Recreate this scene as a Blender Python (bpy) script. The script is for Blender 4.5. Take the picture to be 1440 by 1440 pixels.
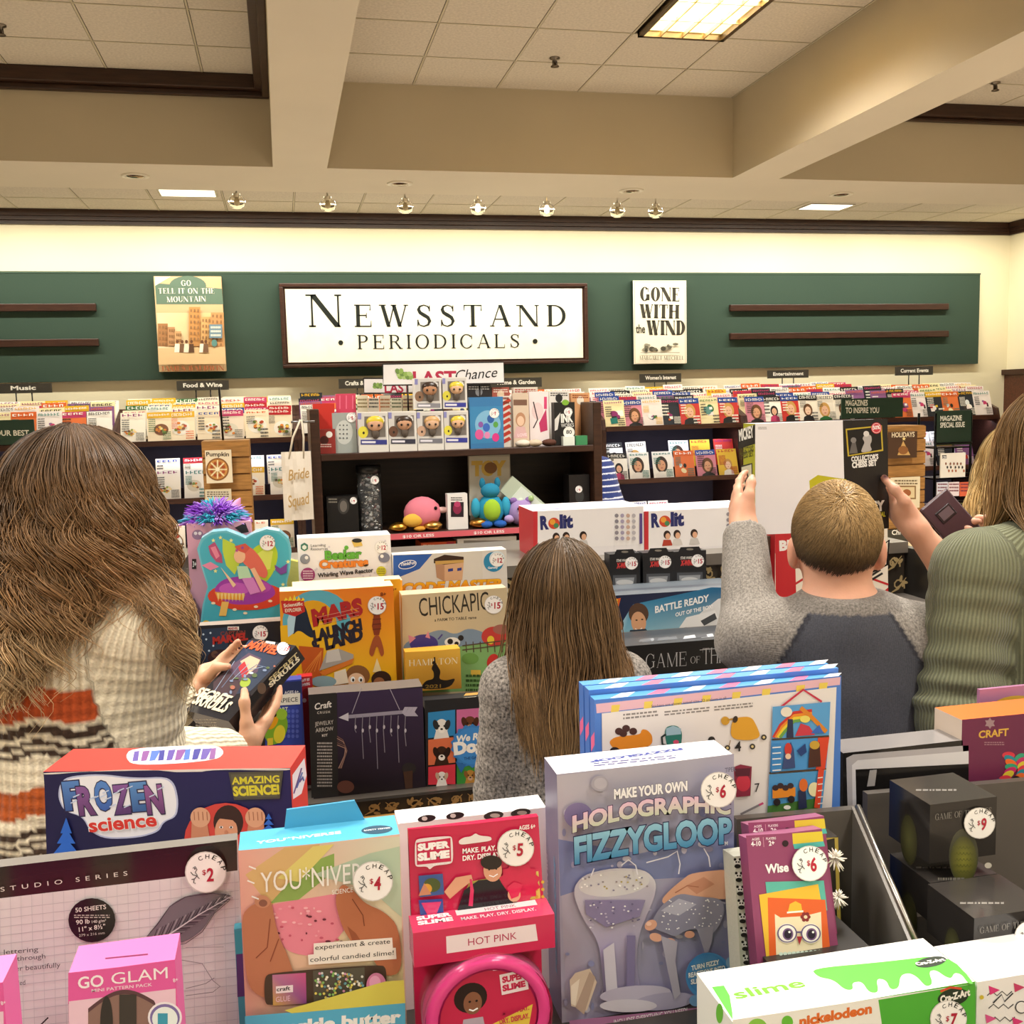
import bpy, bmesh, math, random
import numpy as np
from mathutils import Matrix, Vector
for _o in list(bpy.data.objects): bpy.data.objects.remove(_o)
SC = bpy.context.scene
COL = SC.collection
# ------------------------------------------------------------ camera
FPX = 1440.0
_dy = np.array([-324, 150, -1440.]); _dy /= np.linalg.norm(_dy)
_dz = np.array([-.0253, 1, (324*.0253+150)/1440]); _dz /= np.linalg.norm(_dz)
_dx = np.cross(_dy, _dz)
CM = np.array([_dx, _dy, _dz])                 # camera axes -> world
EYE = np.array([0, 0, 1.62])
cd = bpy.data.cameras.new('camera'); cam = bpy.data.objects.new('camera', cd); COL.objects.link(cam)
cd.sensor_width = 36; cd.lens = 36; cd.clip_start = .02; cd.clip_end = 60
m4 = np.eye(4); m4[:3, :3] = CM; m4[:3, 3] = EYE
cam.matrix_world = Matrix(m4.tolist()); SC.camera = cam
# ------------------------------------------------------------ world, lights, exposure
w = bpy.data.worlds.new('world'); SC.world = w; w.use_nodes = True
w.node_tree.nodes['Background'].inputs[0].default_value = (1, .955, .90, 1)
w.node_tree.nodes['Background'].inputs[1].default_value = .6
SC.view_settings.view_transform = 'Standard'; SC.view_settings.look = 'None'
SC.view_settings.exposure = 0.5; SC.view_settings.gamma = 1; SC.view_settings.use_curve_mapping = False
R = math.radians
def area(name, loc, sx, sy, power, col=(1, .92, .78), rot=(0, 0, 0)):
    l = bpy.data.lights.new(name, 'AREA'); l.shape = 'RECTANGLE'; l.size = sx; l.size_y = sy
    l.energy = power; l.color = col
    o = bpy.data.objects.new(name, l); o.location = loc; o.rotation_euler = rot; COL.objects.link(o); return o
# lamp of the built ceiling troffer, plus unseen area lamps added for brightness
for k, (x, y) in enumerate([(-1.5, -1.9), (1.75, -1.9), (5.2, -1.9), (-1.5, .3), (1.75, .3), (5.2, .3), (2.59, 5.8), (-1.5, 2.6), (1.75, 2.9), (5.6, 2.8), (-1.5, 5.6), (5.6, 5.4)]):
    area('troffer_and_fill_lamp', (x, y, 3.902 if k == 6 else 3.87), .5, 1.1, (32 if y < 1 else 64), (1, .95, .87)).data.spread = R(135)
# wall washers hidden above the soffit, aimed at the back wall
for x in (-2.6, .2, 3.0, 5.8):
    area('wall_washer', (x + .7, 9.66, 3.46), 2.9, .10, 50, (1, .95, .78))
# tubes under the magazine shelves
for x in (-2.2, -.65, .85, 2.3, 3.8, 5.3, 6.8):
    area('shelf_tube', (x, 9.72, 1.27), 1.3, .05, 2.6, (.80, .86, 1), (R(14), 0, 0))
    area('shelf_tube', (x, 9.72, .755), 1.3, .05, 2.0, (.80, .86, 1), (R(10), 0, 0))
# ------------------------------------------------------------ helpers
def ray(px, py): return CM @ np.array([(px-720)/FPX, -(py-720)/FPX, -1])
def PY(px, py, Y): r = ray(px, py); return EYE + r*(Y/r[1])
def PZ(px, py, z): r = ray(px, py); return EYE + r*((z-EYE[2])/r[2])
V = lambda *a: np.array(a, float)
_lc = {}
def lin(c):
    if isinstance(c, str):
        if c not in _lc:
            h = c.lstrip('#')
            if len(h) == 3: h = ''.join(q*2 for q in h)
            r = [int(h[i:i+2], 16)/255 for i in (0, 2, 4)]
            _lc[c] = tuple(x/12.92 if x <= .04045 else ((x+.055)/1.055)**2.4 for x in r)
        return _lc[c]
    return tuple(c[:3])
def mixc(a, b, t): a = lin(a); b = lin(b); return tuple(x+(y-x)*t for x, y in zip(a, b))
MATS = {}
def mat(name, rough=.5, spec=.5, metal=0, bump=0, bscale=200, vary=.06, vscale=6, trans=0, emit=0, coat=0, wood=False):
    if name in MATS: return MATS[name]
    m = bpy.data.materials.new(name); m.use_nodes = True; N = m.node_tree.nodes; L = m.node_tree.links
    b = N['Principled BSDF']; b.inputs['Roughness'].default_value = rough
    b.inputs['Specular IOR Level'].default_value = spec; b.inputs['Metallic'].default_value = metal
    at = N.new('ShaderNodeAttribute'); at.attribute_name = 'Col'
    tc = N.new('ShaderNodeTexCoord'); out = at.outputs['Color']
    if wood:
        mp = N.new('ShaderNodeMapping'); mp.inputs['Scale'].default_value = (3, 30, 30)
        L.new(tc.outputs['Object'], mp.inputs['Vector'])
        nz = N.new('ShaderNodeTexNoise'); nz.inputs['Scale'].default_value = 2; nz.inputs['Detail'].default_value = 6
        L.new(mp.outputs[0], nz.inputs['Vector']); vary = .5
    else:
        nz = N.new('ShaderNodeTexNoise'); nz.inputs['Scale'].default_value = vscale; nz.inputs['Detail'].default_value = 4
        L.new(tc.outputs['Object'], nz.inputs['Vector'])
    mr = N.new('ShaderNodeMapRange'); mr.inputs['From Min'].default_value = .25; mr.inputs['From Max'].default_value = .75
    mr.inputs['To Min'].default_value = 1-vary; mr.inputs['To Max'].default_value = 1+vary*.5
    L.new(nz.outputs['Fac'], mr.inputs['Value'])
    mx = N.new('ShaderNodeVectorMath'); mx.operation = 'MULTIPLY'
    cb = N.new('ShaderNodeCombineXYZ')
    for i in range(3): L.new(mr.outputs[0], cb.inputs[i])
    L.new(out, mx.inputs[0]); L.new(cb.outputs[0], mx.inputs[1])
    L.new(mx.outputs[0], b.inputs['Base Color'])
    if trans:
        b.inputs['Transmission Weight'].default_value = trans; b.inputs['IOR'].default_value = 1.1
    if coat: b.inputs['Coat Weight'].default_value = coat; b.inputs['Coat Roughness'].default_value = .1
    if emit:
        L.new(out, b.inputs['Emission Color']); b.inputs['Emission Strength'].default_value = emit
    if bump:
        n2 = N.new('ShaderNodeTexNoise'); n2.inputs['Scale'].default_value = bscale; n2.inputs['Detail'].default_value = 3
        L.new(tc.outputs['Object'], n2.inputs['Vector'])
        bp = N.new('ShaderNodeBump'); bp.inputs['Strength'].default_value = bump; bp.inputs['Distance'].default_value = .004
        L.new(n2.outputs['Fac'], bp.inputs['Height']); L.new(bp.outputs[0], b.inputs['Normal'])
    MATS[name] = m; return m
mat('print', .42, .4, vary=.05); mat('gloss', .14, .5, vary=.04); mat('matte', .85, .2, vary=.08, bump=.15)
mat('paint', .75, .25, vary=.05, vscale=1.2, bump=.12, bscale=60); mat('wood', .38, .4, wood=True)
mat('metal', .3, .5, metal=1); mat('chrome', .08, .5, metal=1); mat('plastic', .3, .5)
mat('lamp', .5, .5, emit=5); mat('glow', .5, .5, emit=1.6); mat('film', .05, .5, trans=.96, vary=0); mat('fur', .9, .1)
mat('tile_board', .9, .15, vary=.18, vscale=60, bump=.35, bscale=160)
mat('floor_tile', .25, .5, vary=.12, vscale=3); mat('carpet', .95, .1, vary=.3, vscale=90, bump=.5, bscale=400)
mat('skin', .5, .35, vary=.10, vscale=18, bump=.06, bscale=300)
MATS['skin'].node_tree.nodes['Principled BSDF'].inputs['Subsurface Weight'].default_value = .12
MATS['skin'].node_tree.nodes['Principled BSDF'].inputs['Subsurface Radius'].default_value = (.012, .004, .002)
class MB:
    """collects polygons with a colour per corner and one material name per face"""
    def __init__(s): s.v = []; s.f = []; s.c = []; s.m = []; s.sm = []
    def face(s, pts, col, m='print', smooth=False):
        i = len(s.v); s.v.extend([tuple(p) for p in pts]); s.f.append(tuple(range(i, i+len(pts))))
        s.c.append(col); s.m.append(m); s.sm.append(smooth)
    def mesh(s, verts, faces, col, m='print', smooth=False):
        i = len(s.v); s.v.extend([tuple(p) for p in verts])
        for k, f in enumerate(faces):
            s.f.append(tuple(i+q for q in f)); s.c.append(col[k] if isinstance(col, list) else col); s.m.append(m); s.sm.append(smooth)
    def box(s, lo, hi, col, m='print', cols=None, bev=0):
        x0, y0, z0 = lo; x1, y1, z1 = hi
        if bev:
            bm = bmesh.new(); bmesh.ops.create_cube(bm, size=1)
            for v in bm.verts: v.co = Vector(((x0+x1)/2+v.co.x*(x1-x0), (y0+y1)/2+v.co.y*(y1-y0), (z0+z1)/2+v.co.z*(z1-z0)))
            bmesh.ops.bevel(bm, geom=bm.edges[:], offset=bev, segments=2, affect='EDGES', profile=.5)
            s.bm(bm, col, m); return
        P = [(x0,y0,z0),(x1,y0,z0),(x1,y1,z0),(x0,y1,z0),(x0,y0,z1),(x1,y0,z1),(x1,y1,z1),(x0,y1,z1)]
        F = [(0,1,5,4),(1,2,6,5),(2,3,7,6),(3,0,4,7),(4,5,6,7),(3,2,1,0)]   # front right back left top bottom
        cs = dict(zip('frblto', [col]*6)); cs.update(cols or {})
        s.mesh(P, F, [cs[k] for k in 'frblto'], m)
    def bm(s, bm, col, m, smooth=False, T=None):
        bm.verts.index_update()
        s.mesh([(T @ v.co) if T else v.co[:] for v in bm.verts], [[v.index for v in f.verts] for f in bm.faces], col, m, smooth); bm.free()
    def tube(s, pts, r, col, m='metal', n=8, caps=True):
        pts = [np.array(p, float) for p in pts]; k = len(pts); rr = r if hasattr(r, '__len__') else [r]*k
        vs = []; fs = []; up = None
        for i, p in enumerate(pts):
            t = pts[min(i+1, k-1)]-pts[max(i-1, 0)]; t /= np.linalg.norm(t)+1e-12
            if up is None: up = V(0, 0, 1) if abs(t[2]) < .9 else V(1, 0, 0)
            a = np.cross(t, up); a /= np.linalg.norm(a)+1e-12; b = np.cross(a, t); up = b
            for j in range(n):
                g = 2*math.pi*j/n; vs.append(p+rr[i]*(a*math.cos(g)+b*math.sin(g)))
        for i in range(k-1):
            for j in range(n): fs.append((i*n+j, i*n+(j+1) % n, (i+1)*n+(j+1) % n, (i+1)*n+j))
        if caps: fs.append(tuple(range(n))[::-1]); fs.append(tuple((k-1)*n+j for j in range(n)))
        s.mesh(vs, fs, col, m, True)
    def lathe(s, prof, o, col, m='plastic', n=20, axis=None):
        o = np.array(o, float); ax = np.array(axis if axis is not None else (0, 0, 1), float); ax /= np.linalg.norm(ax)
        a = np.cross(ax, V(0, 1, 0) if abs(ax[1]) < .9 else V(1, 0, 0)); a /= np.linalg.norm(a); b = np.cross(ax, a)
        vs = []; fs = []; k = len(prof)
        for r, h in prof:
            for j in range(n):
                g = 2*math.pi*j/n; vs.append(o+ax*h+r*(a*math.cos(g)+b*math.sin(g)))
        for i in range(k-1):
            for j in range(n): fs.append((i*n+j, i*n+(j+1) % n, (i+1)*n+(j+1) % n, (i+1)*n+j))
        s.mesh(vs, fs, col, m, True)
    def ball(s, o, r, col, m='plastic', seg=14, noise=0, rot=None):
        r = r if hasattr(r, '__len__') else (r, r, r); vs = []; fs = []; nr = seg//2+1
        for i in range(nr+1):
            t = math.pi*i/nr
            for j in range(seg):
                g = 2*math.pi*j/seg; q = 1+noise*random.uniform(-1, 1)
                d = V(r[0]*math.sin(t)*math.cos(g), r[1]*math.sin(t)*math.sin(g), r[2]*math.cos(t))*q
                if rot is not None: d = rot @ d
                vs.append(np.array(o)+d)
        for i in range(nr):
            for j in range(seg): fs.append((i*seg+j, (i+1)*seg+j, (i+1)*seg+(j+1) % seg, i*seg+(j+1) % seg))
        s.mesh(vs, fs, col, m, True)
    def prism(s, pts, z0, z1, col, m='print', side=None):
        """outline in local x,z, extruded along local y from z0 to z1"""
        n = len(pts); A = [(x, z0, z) for x, z in pts]; B = [(x, z1, z) for x, z in pts]
        s.face(A, col, m); s.face(B[::-1], col, m)
        for i in range(n):
            j = (i+1) % n; s.face([A[i], B[i], B[j], A[j]], side or col, m)
    def build(s, name, parent=None, matrix=None):
        me = bpy.data.meshes.new(name); me.from_pydata(s.v, [], s.f)
        names = []
        for q in s.m:
            if q not in names: names.append(q)
        for q in names: me.materials.append(MATS[q])
        ix = {q: i for i, q in enumerate(names)}
        me.polygons.foreach_set('material_index', [ix[q] for q in s.m])
        me.polygons.foreach_set('use_smooth', s.sm)
        at = me.color_attributes.new('Col', 'FLOAT_COLOR', 'CORNER'); buf = []
        for f, c in zip(s.f, s.c):
            if isinstance(c, list):
                for q in c: buf += [*lin(q), 1]
            else: buf += [*lin(c), 1]*len(f)
        at.data.foreach_set('color', buf); me.update()
        return link(name, me, parent, matrix)
def link(name, me, parent=None, matrix=None):
    o = bpy.data.objects.new(name, me); COL.objects.link(o)
    if matrix is not None: o.matrix_world = Matrix(np.array(matrix).tolist())
    if parent: o.parent = parent
    return o
def tag(o, label=None, cat=None, group=None, kind=None):
    if label: o['label'] = label
    if cat: o['category'] = cat
    if group: o['group'] = group
    if kind: o['kind'] = kind
    return o
def empty(name, loc, label=None, cat=None, group=None, rz=0):
    o = bpy.data.objects.new(name, None); COL.objects.link(o); o.location = loc; o.rotation_euler = (0, 0, rz); o.empty_display_size = .05
    return tag(o, label, cat, group)
# ------------------------------------------------------------ lettering
_tc = {}
def glyphs(txt, bold=0., shear=0., sp=1.):
    bold = min(bold, .075); k = (txt, bold, shear, sp)
    if k not in _tc:
        cu = bpy.data.curves.new('t', 'FONT'); cu.body = txt; cu.size = 1; cu.resolution_u = 3; cu.fill_mode = 'FRONT'
        cu.offset = bold; cu.shear = shear; cu.space_character = sp
        ob = bpy.data.objects.new('t', cu); COL.objects.link(ob)
        me = ob.to_mesh(); v = np.array([q.co[:2] for q in me.vertices]); f = [tuple(p.vertices) for p in me.polygons]
        ob.to_mesh_clear(); bpy.data.objects.remove(ob); bpy.data.curves.remove(cu)
        if len(v) == 0: v = np.zeros((1, 2)); f = []
        _tc[k] = (v, f)
    return _tc[k]
CAPH = None
def _ell(cx, cy, rx, ry, a0, a1, w, t, n=18):
    """bowl: ring between an outer and an inner ellipse, thick at the sides (w), thin at top and bottom (t)"""
    P = []; fs = []
    for i in range(n+1):
        g = R(a0+(a1-a0)*i/n); c, s = math.cos(g), math.sin(g)
        P += [(cx+rx*c, cy+ry*s), (cx+max(rx-w, .001)*c, cy+(ry-t)*s)]
    return [[P[2*i], P[2*i+2], P[2*i+3], P[2*i+1]] for i in range(n)]
def _st(x0, y0, x1, y1, w): return [[(x0-w/2, y0), (x0+w/2, y0), (x1+w/2, y1), (x1-w/2, y1)]]
def _rib(pts, ws):
    o = []; L = []
    for i, p in enumerate(pts):
        a = np.array(pts[max(i-1, 0)], float); b = np.array(pts[min(i+1, len(pts)-1)], float); d = b-a; d /= np.linalg.norm(d)+1e-9
        nn = V(-d[1], d[0]); L.append((np.array(p)+nn*ws[i]/2, np.array(p)-nn*ws[i]/2))
    return [[L[i][0], L[i+1][0], L[i+1][1], L[i][1]] for i in range(len(L)-1)]
def serif(ch, w=.15, t=.045, s=.07, serifs=True):
    """one capital of a modern roman face, cap height 1; returns polygons and advance"""
    def sf(x, y, ww): return [[(x-ww/2-s, y), (x+ww/2+s, y), (x+ww/2+s, y+t), (x-ww/2-s, y+t)]] if serifs else []
    def base(x, ww): return sf(x, 0, ww)
    def top(x, ww): return sf(x, 1-t, ww)
    def hb(x0, x1, y, tk=None): tk = tk or t; return [[(x0, y-tk/2), (x1, y-tk/2), (x1, y+tk/2), (x0, y+tk/2)]]
    def tick(x, y0, y1): return [[(x-t, y0), (x, y0), (x, y1), (x-t*.4, y1)]]
    o = []; A = .8; h = w/2; x = s+h
    if ch == 'N': o = _st(.12, 0, .12, 1, t)+_st(.84, 0, .84, 1, t)+_st(.82, 0, .14, 1, w*1.15)+base(.12, t)+top(.1, w)+top(.84, t); A = .98
    elif ch in 'EFL':
        o = _st(x, 0, x, 1, w)+base(x, w)+(top(x, w) if ch == 'L' else [])
        if ch != 'L': o += hb(x, .66, 1-t/2)+tick(.66, .74, 1)+hb(x, .5, .52)+tick(.5, .40, .64)
        if ch != 'F': o += hb(x, .68, t/2)+tick(.68, 0, .28)
        if ch != 'L': o += hb(x-h-s, x, 1-t/2)
        A = .74
    elif ch in 'HIJKM':
        o = _st(x, 0, x, 1, w)+base(x, w)+top(x, w); A = 2*x
        if ch == 'H': o += _st(.76, 0, .76, 1, w)+base(.76, w)+top(.76, w)+hb(x, .76, .52); A = .76+x
        if ch == 'K': o += _st(.3, .45, .7, 1, t)+top(.7, t)+_st(.75, 0, .38, .55, w)+base(.75, w); A = .9
        if ch == 'M': o = _st(.12, 0, .12, 1, t)+_st(.96, 0, .96, 1, w)+_st(.52, 0, .14, 1, w)+_st(.52, 0, .94, 1, t)+base(.12, t)+base(.96, w)+top(.12, t)+top(.96, w); A = 1.12
    elif ch == 'T': o = _st(.42, 0, .42, 1, w)+base(.42, w)+hb(.04, .8, 1-t/2)+tick(.8, .72, 1)+[[(.04, .72), (.04+t, 1), (.04, 1)]]+[[(.04, .74), (.04+t*.4, .74), (.04+t, 1), (.04, 1)]]; A = .84
    elif ch == 'D': o = _st(x, 0, x, 1, w)+base(x, w)[:1]+top(x, w)+_ell(.32, .5, .5, .5, -90, 90, w, t)+hb(x, .33, t/2)+hb(x, .33, 1-t/2); A = .88
    elif ch in 'PRB':
        o = _st(x, 0, x, 1, w)+base(x, w)+top(x, w)+_ell(.34, .74, .3, .26, -90, 90, w*.95, t)+hb(x, .35, 1-t/2)+hb(x, .35, .48+t/2); A = .7
        if ch == 'R': o += _st(.72, 0, .40, .5, w)+base(.74, w*.7); A = .84
        if ch == 'B': o += _ell(.34, .26, .36, .26, -90, 90, w, t)+hb(x, .35, t/2); A = .76
    elif ch in 'OQ': o = _ell(.46, .5, .43, .52, 0, 360, w, t, 30); A = .92; o += _st(.8, -.2, .5, .15, w*.7) if ch == 'Q' else []
    elif ch in 'CG':
        o = _ell(.46, .5, .43, .52, 42, 318, w, t, 24)+[[(.74, .66), (.80, .66), (.80, 1), (.76, .9)]]; A = .86
        if ch == 'G': o += _st(.76, .05, .76, .45, w)+top(.76, w)[:0]+hb(.6, .9, .45); A = .94
        else: o += [[(.77, .12), (.81, .3), (.78, .3), (.72, .14)]]
    elif ch == 'S':
        pts = [(.56, .80), (.50, .93), (.34, .985), (.17, .92), (.12, .78), (.18, .64), (.34, .53), (.50, .42), (.57, .26), (.50, .09), (.32, .015), (.15, .08), (.09, .24)]
        o = _rib(pts, [t, t, t, w*.6, w*.9, w, w*1.1, w, w*.9, w*.6, t, t, t])+[[(.54, .70), (.59, .70), (.59, 1), (.55, .95)], [(.06, 0), (.10, .05), (.11, .32), (.06, .32)]]; A = .68
    elif ch == 'A': o = _st(.10, 0, .42, 1, t)+_st(.76, 0, .44, 1, w)+hb(.2, .66, .34)+base(.10, t)+base(.76, w*.8); A = .88
    elif ch == 'V': o = _st(.44, 0, .12, 1, w)+_st(.44, 0, .76, 1, t)+top(.12, w)+top(.76, t); A = .86
    elif ch == 'W': o = _st(.34, 0, .10, 1, w)+_st(.34, 0, .58, 1, t)+_st(.80, 0, .56, 1, w)+_st(.80, 0, 1.06, 1, t)+top(.10, w)+top(.56, w*.6)+top(1.06, t); A = 1.16
    elif ch == 'X': o = _st(.74, 0, .12, 1, w)+_st(.1, 0, .72, 1, t)+base(.74, w)+base(.1, t)+top(.12, w)+top(.72, t); A = .86
    elif ch == 'Y': o = _st(.42, 0, .42, .45, w)+_st(.42, .42, .10, 1, w)+_st(.42, .42, .76, 1, t)+base(.42, w)+top(.1, w)+top(.76, t); A = .86
    elif ch == 'U': o = _st(.16, .3, .16, 1, w)+_st(.72, .3, .72, 1, t)+_ell(.42, .32, .33, .34, 180, 360, w*.8, t)+top(.16, w)+top(.72, t); A = .86
    elif ch == 'Z': o = hb(.06, .68, 1-t/2)+hb(.06, .68, t/2)+_st(.12, 0, .6, 1, w)+tick(.7, 0, .28); A = .74
    elif ch == '.': o = _ell(.12, .09, .09, .09, 0, 360, .09, .09, 10); A = .24
    elif ch == '*': o = _ell(.16, .5, .13, .13, 0, 360, .13, .13, 16); A = .34
    elif ch == ' ': A = .4
    else: A = .3
    return o, A
def _isec(mw, o, n, px):
    r = ray(*px); P0 = mw[:3, :3] @ o+mw[:3, 3]; nw = mw[:3, :3] @ n
    t = nw @ (P0-EYE)/(nw @ r); return mw[:3, :3].T @ (EYE+r*t-mw[:3, 3])
class Cv:
    """a flat printed face; coordinates are photo pixels (px=True) or metres from the face's top left corner"""
    def __init__(s, mb, o, u, v, n, mw=None, px=True, m='print', step=.00006):
        s.mb = mb; s.o = np.array(o, float); s.u = np.array(u, float); s.v = np.array(v, float); s.n = np.array(n, float)
        s.mw = mw; s.px = px; s.L = step; s.step = step; s.m = m
    def P(s, p):
        if s.px: q = _isec(s.mw, s.o, s.n, p)
        else: q = s.o+s.u*p[0]-s.v*p[1]
        return q
    def up(s): s.L += s.step; return s.n*s.L
    def poly(s, pts, col, m=None, raw=False):
        if len(pts) >= 7 and not raw:               # soften traced outlines
            C = [lin(q) for q in col] if isinstance(col, list) else None
            for _ in range(2):
                n = len(pts); Q = []; D = []
                for i in range(n):
                    a, b = pts[i], pts[(i+1) % n]
                    for t in (.22, .78):
                        Q.append((a[0]+(b[0]-a[0])*t, a[1]+(b[1]-a[1])*t))
                        if C: D.append(mixc(C[i], C[(i+1) % n], t))
                pts = Q; C = D if C else None
            col = C or col
        k = s.up(); s.mb.face([s.P(p)+k for p in pts], col, m or s.m)
    def rect(s, x0, y0, x1, y1, col, m=None): s.poly([(x0, y0), (x1, y0), (x1, y1), (x0, y1)], col, m)
    def quad(s, tl, tr, br, bl, col, m=None): s.poly([tl, tr, br, bl], col, m)
    def ell(s, cx, cy, rx, ry, col, rot=0, n=24, m=None, edge=None):
        c, q = math.cos(R(rot)), math.sin(R(rot)); P = []
        for i in range(n):
            a = 2*math.pi*i/n; x, y = rx*math.cos(a), ry*math.sin(a); P.append((cx+x*c-y*q, cy+x*q+y*c))
        if edge is None: s.poly(P, col, m, True)
        else:
            k = s.up(); C = s.P((cx, cy))+k; W = [s.P(p)+k for p in P]
            for i in range(n): s.mb.face([C, W[i], W[(i+1) % n]], [col, edge, edge], m or s.m)
    def star(s, cx, cy, r, col, n=5, q=.45, rot=0):
        s.poly([(cx+r*(1 if i % 2 == 0 else q)*math.sin(math.pi*i/n+R(rot)), cy-r*(1 if i % 2 == 0 else q)*math.cos(math.pi*i/n+R(rot))) for i in range(2*n)], col, None, True)
    def line(s, pts, w, col, m=None, closed=False):
        k = s.up()
        if closed: pts = list(pts)+[pts[0]]
        P = [np.array(p, float) for p in pts]; A = []
        for i in range(len(P)):
            d = P[min(i+1, len(P)-1)]-P[max(i-1, 0)]; d /= np.linalg.norm(d)+1e-9; nn = V(-d[1], d[0])
            ww = w[i] if hasattr(w, '__len__') else w; A.append((P[i]+nn*ww/2, P[i]-nn*ww/2))
        for i in range(len(A)-1): s.mb.face([s.P(q)+k for q in (A[i][0], A[i+1][0], A[i+1][1], A[i][1])], col, m or s.m)
    def _frame(s, p0, p1): a = s.P(p0); b = s.P(p1); d = b-a; Ln = np.linalg.norm(d); d = d/Ln; return a, d, np.cross(s.n, d), Ln
    def text(s, txt, x0, y0, x1, y1, h, col, bold=.02, shear=0, out=None, ow=.05, m=None, arc=0, sp=1., col2=None):
        """baseline from (x0,y0) to (x1,y1), cap height h (same units)"""
        a, d, u, Ln = s._frame((x0, y0), (x1, y1))
        H = h*Ln/(math.hypot(x1-x0, y1-y0)+1e-9)
        for b, c in (((bold+ow, out), (bold, col)) if out else ((bold, col),)):
            v, f = glyphs(txt, b, shear, sp); v0, _ = glyphs(txt, bold, shear, sp)
            x = v0[:, 0]; lo, w = x.min(), max(x.max()-x.min(), 1e-6); k = s.up(); q = H/.70
            X = (v[:, 0]-lo)/w; Yb = v[:, 1]*q
            if arc: Yb = Yb+arc*H*(1-(2*X-1)**2)
            W = a+np.outer(X*Ln, d)+np.outer(Yb, u)+k
            if col2 and c is col:
                cc = [[mixc(col2, col, min(max(v[i, 1]/.7, 0), 1)) for i in t] for t in f]
                s.mb.mesh(W, f, cc, m or s.m)
            else: s.mb.mesh(W, f, c, m or s.m)
    def roman(s, txt, x0, y0, x1, y1, h, col, w=.15, t=.045, sr=.07, sp=.08, big=None, m=None, serifs=True):
        a, d, u, Ln = s._frame((x0, y0), (x1, y1)); H = h*Ln/(math.hypot(x1-x0, y1-y0)+1e-9)
        P = []; x = 0
        for i, ch in enumerate(txt):
            g, A = serif(ch, w, t, sr, serifs); k = big if (big and i == 0) else 1; dy = 0
            for p in g: P.append([(x+q[0]*k, q[1]*k+dy) for q in p])
            x += (A+sp)*k
        x -= sp; lo = min(q[0] for p in P for q in p); k = s.up()
        for p in P: s.mb.face([a+d*((q[0]-lo)/(x-lo)*Ln)+u*(q[1]*H)+k for q in p], col, m or s.m)
    def bars(s, x0, y0, x1, y1, n, col, seed=0, th=.5, slope=0):
        """unreadably small print: rows of word-length dashes"""
        rn = random.Random(seed); k = s.up()
        for i in range(n):
            y = y0+(y1-y0)*i/max(n-1, 1); x = x0; hh = (y1-y0)/max(n-1, 1)*th/2 if n > 1 else abs(x1-x0)*.02
            while x < x1:
                L = rn.uniform(.04, .14)*(x1-x0); e = min(x+L, x1); ya = y+slope*(x-x0); yb = y+slope*(e-x0)
                s.mb.face([s.P(q)+k for q in ((x, ya-hh), (e, yb-hh), (e, yb+hh), (x, ya+hh))], col, s.m); x = e+.03*(x1-x0)
def frame(o, lean=0, yaw=0):
    l, y = R(lean), R(yaw); Rx = np.array([[1, 0, 0], [0, math.cos(l), math.sin(l)], [0, -math.sin(l), math.cos(l)]])
    Rz = np.array([[math.cos(y), -math.sin(y), 0], [math.sin(y), math.cos(y), 0], [0, 0, 1]])
    M = np.eye(4); M[:3, :3] = Rz @ Rx; M[:3, 3] = o; return M
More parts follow.
